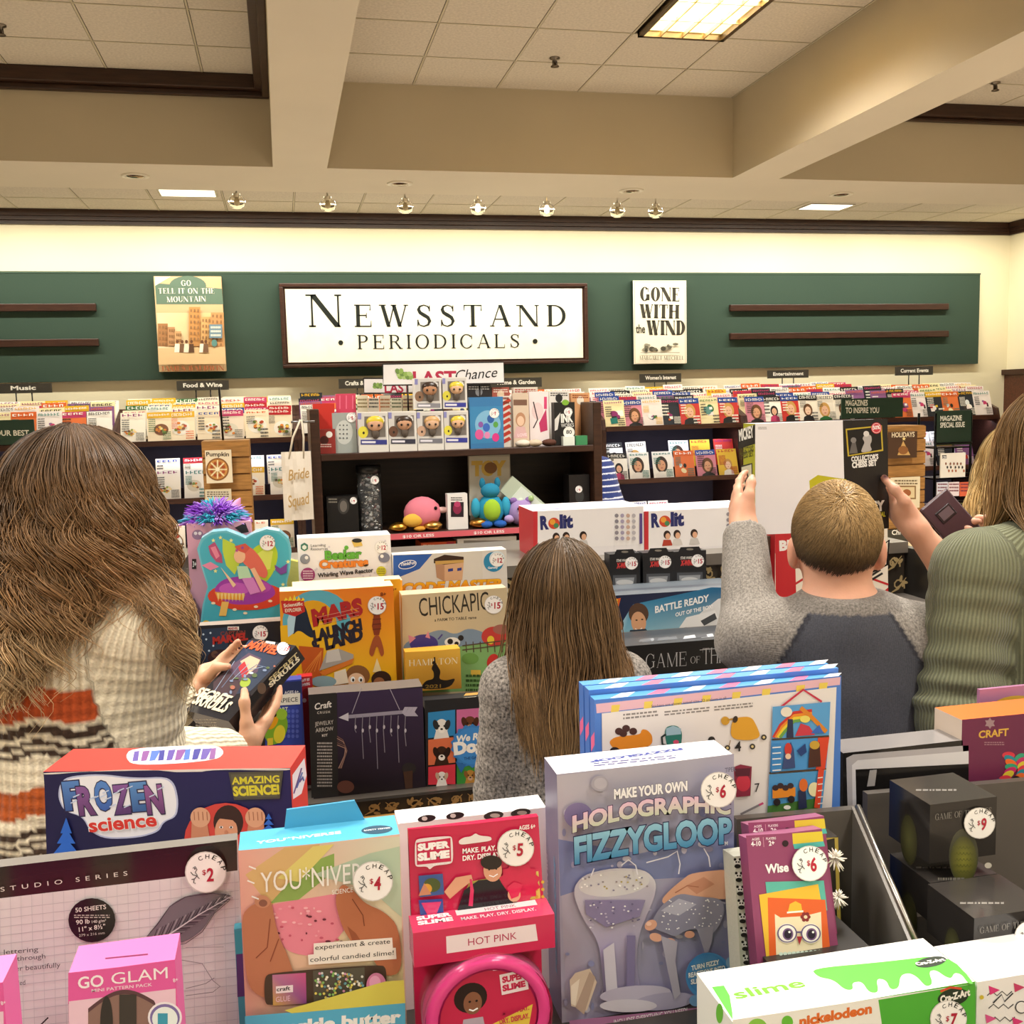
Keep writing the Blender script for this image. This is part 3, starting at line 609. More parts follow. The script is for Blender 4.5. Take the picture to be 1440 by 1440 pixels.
a = MB(); p0, p1 = PY(308, 545, 7.76), PY(314, 623, 7.76); a.tube([p0, p1], .008, '#2a2624'); tag(a.build('sign_rod'), 'thin black sign rod rising from the oak stand with the pumpkin magazine', 'rod')
def green(x0, x1, y0, y1, Y, lines, label, sz):
    B = Bx('header_card', label, 'sign', (x0, y0), (x1, y0-.03*(x1-x0)), (x0, y1), Y, dep=.02, col='#1f3a2c', step=.0005)
    k = MB(); k.box((-.02, .02, .02), (.02, 9.64-Y, .05), '#2c2a28', 'metal'); B.kids.append(('bracket', k, None))
    for i, (t, xa, xb, yb) in enumerate(lines): B.f.text(t, xa, yb, xb, yb-.01*(xb-xa), sz, '#e9e6d8', bold=.02)
    return B
green(1184, 1270, 561, 589, 9.3, [('MAGAZINES', 1189, 1220, 570.5), ('TO INSPIRE YOU', 1189, 1236, 581)], 'dark green header card reading MAGAZINES TO INSPIRE YOU on the racks', 7).done()
green(-70, 47, 593, 628, 9.2, [('LIVE YOUR BEST', -36, 41, 613)], 'dark green header card ending in YOUR BEST at the left photo edge', 8).done()
# striding oak slat stands and a wire stand in front of the racks
def slat_stand(x0, x1, yt, Y, label, z0=.06):
    a = PY(x0, yt, Y); q = PY(x1, yt, Y); w = (q[0]-a[0])/2; h = a[2]-z0; OK = '#b07f45'
    o = empty('slat_stand', ((a[0]+q[0])/2, Y, 0), label, 'display stand', 'oak slat stands'); m_ = MB(); m_.box((-w, .02, z0), (w, .32, a[2]), OK, 'wood')
    m_.build('post', o)
    m_ = MB(); n = int(h/.11)
    for i in range(n): z = z0+i*h/n; m_.box((-w, .0, z+.006), (w, .02, z+h/n-.006), OK, 'wood')
    m_.build('slatwall', o); m_ = MB(); m_.box((-w-.02, -.03, z0-.02), (w+.02, .35, z0+.03), '#c39a4a', 'wood'); m_.build('base', o)
    for sx in (-1, 1):
        for yy in (.02, .28): m_ = MB(); m_.lathe([(.001, -.012), (.028, -.012), (.028, .012), (.001, .012)], (sx*(w-.03), yy, .028), '#1a1a1a', 'plastic', axis=(1, 0, 0)); m_.build('caster', o)
    return o
slat_stand(283, 350, 621, 7.6, 'oak slat stand holding the pumpkin magazine, before the food racks')
slat_stand(1240, 1302, 600, 8.0, 'oak slat stand of holiday magazines right of the white and black chess box')
def mag_at(x0, x1, y0, y1, Y, label, draw, col='#efe6d2'):
    B = Bx('magazine', label, 'magazine', (x0, y0), (x1, y0), (x0, y1), Y, dep=.012, col=col, step=.0004); draw(B.f); B.done()
def d1(c):
    c.text('Pumpkin', 290, 641.5, 322, 641.5, 6, '#2a1a10'); c.ell(306, 660, 16, 16, '#8a5a30'); c.ell(306, 660, 14, 14, '#c98f4a')
    for i in range(8): g = i*math.pi/4; c.line([(306, 660), (306+13*math.cos(g), 660+13*math.sin(g))], 2, '#efdcae'); c.ell(306+9*math.cos(g+.4), 660+9*math.sin(g+.4), 2.4, 2.4, '#a8502a', n=8)
    c.ell(306, 660, 3, 3, '#f4e6c4')
mag_at(288, 325, 633, 680, 7.55, 'cream magazine with a pie on its cover, on the left oak stand', d1, '#e9dcc0')
def d2(c): c.rect(289, 690, 324, 700, '#d8cfb8'); c.bars(291, 692, 322, 698, 3, '#5a4a34')
mag_at(288, 325, 688, 730, 7.55, 'magazine below the pumpkin magazine on the oak stand', d2, '#d9cba8')
def d3(c):
    c.text('HOLIDAYS', 1254, 615, 1286, 614, 6, '#e8d8b8'); c.poly([(1262, 640), (1270, 620), (1280, 640)], '#c9a060'); c.ell(1270, 633, 7, 6, '#8a5a30'); c.star(1271, 617, 3, '#f0d890')
mag_at(1250, 1290, 607, 645, 7.94, 'dark brown holiday magazine with a pyramid tree, top of the right oak stand', d3, '#4a3222')
def d4(c): c.rect(1264, 683, 1288, 702, '#8a6a44'); c.rect(1266, 685, 1286, 700, '#d8c49a'); c.ell(1275, 693, 6, 5, '#9a5a34'); c.bars(1258, 676, 1290, 680, 2, '#7a6a50')
mag_at(1253, 1294, 671, 716, 7.94, 'cream magazine with a framed picture, middle of the right oak stand', d4, '#e2d4b4')
def d5(c):
    c.text('Christmas', 1254, 752, 1290, 751, 6, '#f4eee0'); c.rect(1268, 762, 1292, 785, '#c9b48a'); c.rect(1276, 762, 1291, 770, '#e8d8b0'); c.rect(1272, 772, 1291, 783, '#7a5a3c'); c.ell(1272, 768, 4, 6, '#e4d4a8'); c.bars(1250, 760, 1264, 780, 6, '#6b6a58')
mag_at(1247, 1294, 744, 788, 7.94, 'dark Christmas magazine at the bottom of the right oak stand', d5, '#3c3a30')
p0 = PY(1316, 578, 8.2); p1 = PY(1366, 578, 8.2); w = (p1[0]-p0[0])/2
o = empty('wire_stand', ((p0[0]+p1[0])/2, 8.2, 0), 'black wire magazine stand with a dark green special issue header', 'display stand')
a = MB()
for sx in (-1, 1):
    for yy in (0, .25): a.tube([(sx*w, yy, 0), (sx*w, yy, 1.4)], .012, '#151515')
for z in (.25, .55, .8, 1.08): a.box((-w, 0, z), (w, .25, z+.012), '#151515', 'metal'); a.tube([(-w, -.02, z+.05), (w, -.02, z+.05)], .006, '#151515')
a.build('wire_frame', o); a = MB(); a.box((-w, -.01, 1.11), (w, .01, p0[2]), '#1d3327', 'plastic'); h_ = p0[2]-1.11
c = Cv(a, (-w, -.01, p0[2]), (1, 0, 0), (0, 0, 1), (0, -1, 0), None, False, 'print', .0005); c.text('MAGAZINE', .04, .09, .26, .09, .045, '#e4e2d4'); c.text('SPECIAL ISSUE', .04, .15, .29, .15, .045, '#e4e2d4'); a.build('header_board', o)
def d6(c): c.rect(1325, 640, 1331, 645, '#222'); c.text('CBS', 1325.5, 644.5, 1330.5, 644.5, 3, '#fff'); [c.ell(1330+(i*7 % 26), 652+(i*5 % 15), 1.2, 2, ['#8a5a44', '#333', '#b0603f'][i % 3], n=8) for i in range(14)]
mag_at(1323, 1358, 637, 672, 8.12, 'white magazine with small figures in the black wire stand', d6, '#f0ece2')
for i, (x0, x1, l, q) in enumerate([(1318, 1338, 'yellow puzzle magazine at left, low in the black wire stand', '#d8d23a'), (1340, 1362, 'yellow puzzle magazine at right, low in the black wire stand', '#cfd23a')]):
    def d7(c, x0=x0, x1=x1): c.rect(x0, 708, x1, 714, '#2a2a2a'); c.bars(x0+2, 716, x1-2, 722, 3, '#fff')
    mag_at(x0, x1, 708, 732, 8.12, l, d7, q)
for i, (x0, x1, q) in enumerate([(1318, 1333, '#dfe2f0'), (1334, 1349, '#f0e2e6'), (1350, 1364, '#e06a4a')]):
    def d8(c, x0=x0, x1=x1, q=q): c.bars(x0+1, 681, x1-1, 690, 3, '#7a3a4a', int(x0))
    mag_at(x0, x1, 678, 698, 8.12, '%s magazine of the three on the third tier of the black wire stand' % ['left', 'middle', 'right'][i], d8, q)
# ------------------------------------------------------------ the stepped toy display in the middle
GM = '#57514b'; DK = '#2c2926'
S1, S2, S3, LG = .722, .885, .965, 1.135
gx0 = PY(268, 900, 2.6)[0]; gx1 = PY(1262, 900, 2.95)[0]; gc = (gx0+gx1)/2; gw = (gx1-gx0)/2
o = empty('display_gondola', (gc, 2.28, 0), 'dark grey stepped toy display with oak lip and damask trim behind the shoppers', 'display stand')
a = MB(); a.box((-gw, .02, .05), (gw, 1.1, .64), '#3a3531', 'matte'); a.build('base', o)
a = MB(); a.box((-gw, -.06, .63), (gw, .01, .685), '#b98a4a', 'wood', bev=.006); a.build('oak_lip', o)
for nm, y0, y1, z in (('lower_step', .0, .2, S1), ('middle_step', .2, .36, S2), ('top_step', .36, .64, S3)):
    a = MB(); a.box((-gw, y0, z-.02), (gw, y1, z), GM, 'plastic'); a.box((-gw, y0+.003, (z-.2 if z > .8 else .64)), (gw, y0+.02, z-.02), '#463f39', 'plastic'); a.build(nm, o)
def swirls(c, x0, y0, x1, y1, n, col, seed=1, w=.004, sc=1):
    rn = random.Random(seed)
    for i in range(n):
        t = (i+.5)/n; cx = x0+(x1-x0)*t; cy = (y0+y1)/2; h = abs(y1-y0)*.42; sgn = 1 if i % 2 else -1
        c.line([(cx+sgn*q*h*.11*math.cos(q*.75)*sc, cy+h*.11*q*math.sin(q*.75)) for q in range(1, 10)], w, col)
        c.line([(cx-h*1.2*sgn*sc, cy+h), (cx, cy+h*.4), (cx+h*1.1*sgn*sc, cy-h*.9)], [w*.4, w*1.6, w*.4], col)
        for k in range(3): c.ell(cx+rn.uniform(-1, 1)*h, cy+rn.uniform(-.9, .9)*h, w*2.4, w*1.1, col, rot=rn.uniform(0, 180), n=8)
a = MB(); a.box((-gw, -.012, .685), (gw, .003, S1-.002), '#26211d', 'print')
c = Cv(a, (-gw, -.012, S1-.002), (1, 0, 0), (0, 0, 1), (0, -1, 0), None, False, 'print', .0001); swirls(c, .05, .002, 2*gw-.05, .034, 44, '#8d7148', 3, .0035, 1.2); a.build('damask_trim', o)
a = MB(); a.box((-gw, .64, .05), (gw, .70, LG-.03), '#5d574c', 'plastic')
c = Cv(a, (-gw, .64, LG-.03), (1, 0, 0), (0, 0, 1), (0, -1, 0), None, False, 'print', .0002); c.rect(.3, .0, 2*gw, .14, '#3a342c')
for r_ in range(2): swirls(c, .35, .006+r_*.066, 2*gw-.02, .068+r_*.066, 26, '#a89468', 9+r_, .005, 1)
a.build('back_panel', o)
a = MB(); a.box((.25-gw, .62, LG-.035), (gw, 1.15, LG), '#6b655d', 'plastic'); a.build('ledge', o)
a = MB(); a.box((-gw-.03, .0, .05), (-gw, 1.1, 1.12), DK, 'plastic'); a.build('end_panel', o); a = MB(); a.box((gw, .3, .05), (gw+.03, 1.1, LG-.02), DK, 'plastic'); a.build('end_panel', o)
p = PY(250, 803, 2.62); a = MB(); w = .04; p[0] = gx0-.036-w
a.box((-w, 0, -p[2]), (w, .014, 0), '#e9e4da', 'matte'); k = a.build('display_card'); k.location = (p[0], 2.62, p[2]); tag(k, 'plain cream card panel left of the butterfly tin, beyond the person in the striped sweater', 'card'); ES = k
a = MB(); a.box((gx0-.13, 2.64, 0), (gx0-.036, 3.2, p[2]-.02), '#4c463f', 'plastic'); tag(a.build('side_cabinet'), 'dark cabinet behind the cream card panel at the end of the toy display', 'cabinet')
# --- butterfly shaped fairy tin
B = Bx('puzzle_tin', 'light blue butterfly shaped tin with a fairy on a toadstool', 'tin', (280, 745), (410, 747), (285, 880), 2.68, dep=.06, bottom=S3, body=False)
pts = [(277, 772), (283, 757), (298, 748), (318, 746), (334, 752), (345, 757), (357, 750), (375, 744), (393, 747), (406, 758), (410, 775), (408, 800), (403, 822), (408, 845), (412, 885), (280, 890), (285, 850), (292, 825), (284, 800)]
L3 = [B.f.P(p_) for p_ in pts]; B.mb.prism([(q[0], max(q[2], 0)) for q in L3], 0, .06, '#6fc3d6', 'gloss', '#9ad6e6')
c = B.f; c.poly([(p_[0]+(345-p_[0])*.04, p_[1]+(815-p_[1])*.04) for p_ in pts], '#4bb3c9')
for x, y in ((300, 760), (292, 795), (405, 790), (398, 822), (385, 800), (325, 760), (303, 803), (310, 756)): c.star(x, y, 3.2, '#e8ec9a')
c.poly([(313, 757), (330, 765), (338, 790), (330, 808), (318, 795), (313, 775)], '#c3d94a'); c.poly([(345, 785), (362, 765), (385, 763), (392, 780), (385, 805), (372, 822), (350, 800)], '#b9d636'); c.poly([(352, 785), (372, 772), (384, 775), (380, 800), (360, 805)], '#dbe66a')
c.poly([(293, 768), (302, 762), (312, 780), (313, 792), (304, 790), (296, 780)], '#b8527c'); c.poly([(284, 795), (296, 790), (308, 797), (296, 802)], '#e58fb0'); c.poly([(296, 770), (303, 768), (309, 782), (304, 786)], '#e78aa6')
c.ell(347, 838, 55, 20, '#d9482f'); c.poly([(299, 830), (312, 815), (335, 810), (365, 812), (385, 825), (388, 838), (360, 850), (320, 850)], '#a23fae'); c.ell(330, 828, 22, 9, '#c85fc4'); c.ell(365, 826, 16, 8, '#b84fb8')
c.poly([(302, 832), (345, 836), (342, 844), (306, 842)], '#e9a23a'); [c.poly([(305+i*5, 834), (309+i*5, 834), (307+i*5, 846)], '#f2d68a') for i in range(8)]
c.poly([(312, 846), (322, 846), (318, 866), (308, 866)], '#efc266')
for x, y in ((300, 848), (330, 857), (360, 853), (380, 845), (345, 862)): c.ell(x, y, 3, 1.8, '#f4e3c4')
c.poly([(338, 770), (352, 768), (366, 783), (378, 805), (372, 815), (352, 800), (340, 790)], '#e2705f'); c.ell(337, 782, 8, 10, '#f1c09a'); c.poly([(334, 774), (330, 768), (345, 764), (352, 770), (345, 778)], '#d45c4e'); c.star(333, 774, 3, '#b84a9a'); c.star(341, 770, 3, '#8a4aa8')
c.poly([(333, 796), (348, 796), (354, 812), (336, 814)], '#bfe6c0'); c.poly([(352, 800), (358, 798), (374, 828), (368, 832)], '#f1c09a'); c.poly([(340, 813), (356, 812), (366, 832), (352, 836)], '#d98ad0'); c.poly([(310, 797), (318, 806), (332, 822), (328, 826)], '#f3cfa8')
c.poly([(386, 794), (394, 799), (404, 792), (403, 805), (395, 808), (388, 802)], '#7a4aa0')
for i, q in enumerate(('#e6c23a', '#7ab04a', '#d98ab0', '#e8e2d0', '#e6a23a', '#7ab04a', '#c85f5f')): c.ell(290+i*18, 876+i % 3*3, 5, 4, q); c.line([(290+i*18, 890), (291+i*18, 878)], 1.5, '#4a8a3a')
B.sticker(376, 763, 11, '12'); B.done()
def simple(name, label, cat, TL, TR, Bt, Y, dep, col, draw, **kw):
    B = Bx(name, label, cat, TL, TR, Bt, Y, dep=dep, col=col, **kw); draw(B, B.f); return B.done()
# --- beaker creatures
def dr(B, c):
    c.quad((419, 757), (548, 753), (550, 826), (421, 830), '#f4f2f4')
    for i in range(26): rn = random.Random(i); c.ell(rn.uniform(423, 546), rn.uniform(760, 820), 1.6, 1.6, '#dcd8e2', n=8)
    c.poly([(423, 766), (428, 763), (433, 766), (433, 772), (428, 775), (423, 772)], '#3f7d6a'); c.poly([(425, 768), (428, 766), (431, 768), (431, 771), (428, 773), (425, 771)], '#e8efe8'); c.text('Learning', 437, 769, 458, 768, 4, '#555', bold=.0); c.text('Resources', 437, 774, 461, 773, 4, '#555', bold=.0)
    c.text('Beaker', 457, 787, 509, 784, 12, '#5fae3a', bold=.06, out='#2e4a22', ow=.05); c.text('Creatures', 449, 799, 518, 795, 11, '#ee8a2e', bold=.06, out='#3a2a1a', ow=.05)
    c.text('Whirling Wave Reactor', 447, 812, 525, 804, 6, '#333', bold=.03)
    c.ell(433, 808, 10, 10, '#a23a7a'); c.bars(426, 803, 440, 813, 4, '#f0dce8', 3); c.ell(536, 803, 7, 7, '#d9d43a'); c.bars(531, 800, 541, 806, 3, '#8a862a', 2)
    c.ell(429, 786, 7, 7, '#8b8f9a'); c.ell(431, 784, 2.5, 2.5, '#f4f2f0'); c.ell(540, 784, 8, 7, '#7d7f90'); c.ell(537, 782, 2.5, 2.5, '#f4f2f0'); c.poly([(494, 760), (506, 757), (510, 767), (498, 769)], '#e0c060'); c.ell(502, 760, 7, 3, '#2a2a2a'); c.ell(487, 770, 3, 3, '#5fae3a')
    c.quad((440, 818), (530, 815), (532, 827), (440, 829), '#d6e4a8'); B.sticker(536, 769, 9, '12')
simple('science_kit', 'white science kit box with green and orange lettering on the top step', 'toy box', (418, 757), (549, 753), (420, 830), 2.70, .09, '#efeef0', dr, bottom=S3)
# --- code master
def dr(B, c):
    c.quad((553, 780), (677, 776), (678, 835), (553, 840), '#d9d4cb'); c.poly([(553, 781), (608, 779), (590, 800), (553, 815)], '#2b5bb0'); c.ell(573, 794, 13, 6, '#f2f4f8', rot=-12); c.ell(573, 794, 12, 5, '#24509f', rot=-12); c.text('ThinkFun', 563, 796, 584, 793, 4.5, '#fff')
    c.quad((678, 776), (712, 774), (714, 832), (679, 834), '#ddd9d4')
    c.poly([(610, 786), (625, 780), (652, 783), (652, 792), (625, 794), (610, 792)], '#3a2318'); c.quad((612, 792), (625, 794), (625, 818), (614, 812), '#b98d6c'); c.quad((625, 794), (652, 791), (650, 816), (625, 818), '#d6ab86'); c.quad((630, 800), (637, 799), (637, 803), (630, 804), '#2e3a8a'); c.quad((643, 799), (649, 798), (649, 802), (643, 803), '#2e3a8a'); c.quad((612, 789), (652, 787), (652, 791), (612, 794), '#c9a25a')
    c.ell(694, 790, 14, 14, '#2f8ab5'); c.ell(699, 786, 11, 11, '#dcebf2'); c.text('Gamely', 686, 800, 700, 799, 3, '#fff')
    c.poly([(556, 840), (562, 821), (713, 812), (714, 832)], '#dcd7d0'); c.text('CODE MASTER', 565, 834, 707, 827, 13, '#f2b51e', bold=.06, out='#7a2a10', ow=.07, shear=.15, col2='#e2641a')
    B.sticker(699, 787, 10, '12')
simple('logic_game', 'grey and blue game box with a blocky head, behind the beige farm game', 'toy box', (553, 780), (712, 774), (555, 860), 2.66, .06, '#d8d3ca', dr, bottom=S3)
# --- chickapig
def dr(B, c):
    c.quad((565, 838), (713, 826), (716, 970), (567, 975), '#cdbb98'); c.text('CHICKAPIG', 590, 867, 688, 857, 26, '#2e2a24', bold=.0); c.text('a FARM TO TABLE game', 611, 874, 670, 870, 4, '#5a5244')
    c.poly([(567, 905), (590, 895), (620, 884), (640, 893), (660, 882), (690, 893), (715, 888), (716, 915), (567, 925)], '#7f93a8'); c.poly([(600, 915), (714, 900), (716, 970), (567, 975), (567, 925)], '#7fae6a')
    c.ell(596, 905, 20, 13, '#4a3f8a'); c.poly([(576, 905), (574, 893), (585, 897)], '#d98a9a'); c.poly([(598, 896), (602, 887), (605, 898)], '#d98a9a'); c.line([(616, 899), (622, 892)], 2, '#4a3f8a')
    c.ell(695, 895, 18, 14, '#c8403a'); c.ell(690, 900, 5, 6, '#e6c83a'); c.ell(705, 885, 12, 7, '#a8685a'); c.ell(636, 903, 11, 7, '#f2efe8'); c.ell(633, 902, 4, 4, '#2a2624'); c.ell(642, 905, 3, 3, '#2a2624'); c.ell(648, 897, 4, 4, '#2a2624')
    c.ell(693, 930, 8, 11, '#c9352f', rot=20); c.ell(661, 926, 12, 8, '#6a9a4a'); c.rect(662, 942, 676, 950, '#d8b84a'); c.line([(650, 908), (714, 900)], 1.5, '#5a4a3a'); c.line([(650, 914), (714, 906)], 1.5, '#5a4a3a'); [c.line([(655+i*10, 902), (656+i*10, 917)], 1.3, '#5a4a3a') for i in range(6)]
    c.rect(688, 952, 710, 968, '#d9b48a'); c.bars(655, 950, 690, 970, 4, '#3a5a2a', 5)
    B.sticker(694, 850, 13, '15')
simple('board_game', 'beige farm board game box with cartoon animals on the middle step', 'board game', (565, 838), (713, 826), (567, 975), 2.50, .06, '#c9b794', dr, bottom=S2)
# --- hamilton
def dr(B, c):
    c.quad((570, 917), (647, 913), (649, 968), (571, 973), ['#e0a83a', '#e8b646', '#9a6a1e', '#c08a2a']); c.roman('HAMILTON', 575, 937, 644, 933, 9, '#f0e2c0', w=.14); c.poly([(590, 970), (598, 957), (610, 955), (610, 945), (606, 940), (612, 930), (615, 936), (620, 944), (617, 955), (628, 957), (642, 953), (632, 968)], '#1c130c'); c.ell(610, 932, 2.2, 2.5, '#1c130c'); c.line([(612, 938), (611, 924)], 2, '#1c130c'); c.text('2021', 598, 968, 620, 967, 5, '#8a6a2a')
simple('calendar_box', 'small gold box with a black figure on a star silhouette', 'calendar', (570, 917), (647, 913), (571, 973), 2.42, .045, '#c9962f', dr)
# --- two mars kits
for k, (dx, dyy, Yk) in enumerate(((18, -8, 2.56), (0, 0, 2.46))):
    def dr(B, c, k=k, dx=dx, dyy=dyy):
        if k == 0: c.quad((540, 815), (563, 814), (567, 940), (545, 945), '#e0a31e'); c.text('8+', 551, 831, 558, 830, 4, '#6a2a10'); return
        c.quad((393, 832), (553, 825), (558, 957), (397, 965), ['#e58426', '#ea7a22', '#f0b81e', '#f2c81e']); c.ell(445, 872, 48, 42, '#5fb0c4', rot=-10); c.ell(440, 880, 34, 36, '#e3a61e', rot=0); c.poly([(394, 880), (470, 872), (480, 930), (397, 940)], '#f0bb22')
        c.poly([(412, 852), (428, 846), (437, 880), (444, 896), (436, 897), (420, 885), (410, 895)], '#1f2b3d'); c.poly([(404, 872), (411, 850), (418, 850), (413, 890), (405, 896)], '#b8d8e4')
        c.poly([(395, 845), (427, 841), (429, 860), (415, 867), (398, 862)], '#c22f2a'); [c.poly([(399+i*6, 845), (402+i*6, 836+abs(i-2)*2), (405+i*6, 844)], '#f0d23a') for i in range(5)]; c.text('Scientific', 399, 854, 426, 851, 5, '#f4e8d0'); c.text('EXPLORER', 401, 861, 424, 859, 5, '#f4e8d0')
        for t, x0, y0, x1, y1, h, q in (('MARS', 440, 880, 512, 862, 22, '#b02a2a'), ('LAUNCH', 441, 902, 511, 884, 15, '#2a2430'), ('LAND', 458, 913, 512, 898, 17, '#2a2430')): c.text(t, x0, y0, x1, y1, h, q, bold=.07, shear=.1)
        c.text('&', 441, 918, 453, 914, 17, '#2a2430', bold=.06)
        for i in range(3): c.line([(446+i*2, 868+i*5), (505, 855+i*5)], .5, '#e2a890')
        c.poly([(527, 857), (533, 857), (536, 880), (533, 893), (526, 893), (523, 880)], '#8a3a1e'); [c.line([(524, 864+i*7), (536, 863+i*7)], 1.2, '#5a2412') for i in range(4)]; c.poly([(526, 893), (534, 893), (541, 918), (536, 925), (530, 905), (524, 925), (518, 918)], '#a4512a'); c.poly([(530, 925), (524, 945), (537, 945)], '#f0d8a0')
        c.poly([(420, 908), (455, 911), (452, 950), (428, 960)], '#c05a1e'); [c.line([(424+i*6, 950-i*2), (452, 915)], 1, '#e08a3a') for i in range(5)]; c.poly([(449, 943), (460, 915), (476, 912), (497, 920), (497, 926)], '#a8a29a'); c.poly([(460, 915), (476, 912), (480, 928), (458, 932)], '#cfcac2'); c.poly([(449, 945), (498, 925), (495, 933), (455, 950)], '#d97a2a')
        c.ell(503, 950, 17, 15, '#8a5a32'); c.ell(501, 957, 12, 11, '#eec4a0'); [c.ell(x, 955, 3.2, 4, '#fff') or c.ell(x+.6, 956, 1.6, 2.2, '#3a2a1e') for x in (496, 507)]; c.ell(536, 955, 14, 12, '#3a241a'); c.ell(533, 960, 8, 8, '#9a6240'); c.poly([(470, 945), (486, 940), (490, 960), (470, 963)], '#efe0c8'); c.ell(455, 958, 18, 8, '#8aa8b0')
        c.text('8+', 535, 838, 543, 837, 5, '#6a2a10'); B.sticker(530, 851, 13, '15')
    simple('science_kit', ['second orange rocket kit, mostly hidden behind the front one', 'front orange and yellow rocket kit box with $15 sticker'][k], 'toy box', (393+dx, 832+dyy), (553+dx*.7, 825+dyy), (397+dx, 965), Yk, .075, '#e8a12a', dr, cols={'t': '#f0dcae', 'r': '#d9891e'}, group='orange rocket kits', bottom=S2)
# --- captain marvel on the shelf
def dr(B, c):
    c.quad((279, 880), (398, 874), (400, 960), (280, 965), '#23242c'); c.quad((283, 885), (320, 882), (322, 955), (284, 958), '#2e3d55'); c.rect(320, 881, 336, 886, '#f2efe8'); c.text('MARVEL', 321, 885.5, 335, 885.2, 3.4, '#b02020', bold=.04); c.text('CAPTAIN', 310, 894, 345, 892, 6, '#8a4038', bold=.02); c.text('MARVEL', 299, 906, 349, 899, 10, '#b8332c', bold=.06, shear=.1)
    [c.ell(x, y, 1.5, 1.5, '#cfe0f0', n=8) for x, y in ((286, 892), (290, 899), (296, 890), (294, 915), (300, 908))]; c.ell(310, 925, 18, 12, '#3a2226'); c.ell(302, 920, 5, 5, '#6a4a3e'); c.poly([(300, 920), (340, 908), (360, 930), (330, 940)], '#4a3038'); B.sticker(366, 890, 11, '15')
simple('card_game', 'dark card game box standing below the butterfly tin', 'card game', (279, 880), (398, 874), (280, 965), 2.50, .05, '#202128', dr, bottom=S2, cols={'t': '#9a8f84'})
# --- succulent pack and small items between
a = MB()
for i in range(22): rn = random.Random(i); g = rn.uniform(0, 6.28); q = .004+.016*rn.random(); a.tube([(q*.4*math.cos(g), q*.4*math.sin(g), .05), (q*math.cos(g), q*math.sin(g), .08), (q*1.5*math.cos(g), q*1.5*math.sin(g), .095+.04*rn.random())], [.004, .003, .0008], ['#6f9a4a', '#8fb05a', '#4f7a3a'][i % 3], 'plastic', 6)
p = PY(388, 900, 2.6); o = empty('artificial_plant', (p[0], 2.57, S2), 'little spiky green plant in a red pot left of the rocket kit', 'plant'); a.build('leaves', o); a = MB(); a.lathe([(.001, 0), (.02, 0), (.026, .055), (.022, .055), (.02, .05), (.001, .05)], (0, 0, 0), '#b8402f', 'plastic'); a.build('pot', o)
# --- lower step: masterpiece puzzle, red pack, jewelry arrow kit, dogs
def dr(B, c):
    c.quad((372, 960), (424, 955), (425, 1046), (373, 1050), '#3b4aa8'); [c.ell(400+(i % 4)*6, 1000+(i//4)*7, 2.4, 3, '#5a6ac8', n=6) for i in range(24)]; c.quad((372, 962), (424, 957), (424, 975), (372, 980), '#2b3560'); c.text('AGES 6+', 400, 976, 420, 974.5, 4.5, '#e8e8f0'); c.quad((372, 979), (422, 974), (422, 990), (372, 993), '#efece2'); c.text('MASTERPIECE', 366, 990, 419, 986, 6.5, '#2a2a2a', bold=.01); c.text('ART', 392, 1000, 405, 999, 5.5, '#e8efd8')
    c.ell(388, 1023, 16, 24, '#7fae2e', rot=15); c.ell(382, 1012, 9, 14, '#e8a41e', rot=20); c.ell(396, 1004, 8, 8, '#9cc43a'); c.ell(386, 1005, 3, 3, '#2a1a10'); c.ell(393, 1032, 8, 13, '#e0d23a', rot=10); c.quad((376, 1038), (384, 1037), (384, 1047), (376, 1048), '#e2c43a')
simple('art_puzzle', 'blue art puzzle box with a green parrot picture', 'puzzle', (372, 960), (424, 955), (373, 1050), 2.36, .04, '#3a4696', dr, bottom=S1)
def dr(B, c): c.text('CRAFT BY', 421, 960, 436, 957, 4, '#f4e4e0'); c.text('NUMBERS', 421, 966, 436, 963, 4, '#f4e4e0'); c.ell(431, 975, 6, 7, '#7a1a1a'); c.ell(428, 985, 3, 3, '#f0d0c0')
simple('craft_pack', 'narrow red craft pack between the parrot puzzle and the jewelry kit', 'craft kit', (417, 953), (439, 950), (420, 1010), 2.40, .03, '#b0262a', dr, bottom=S1)
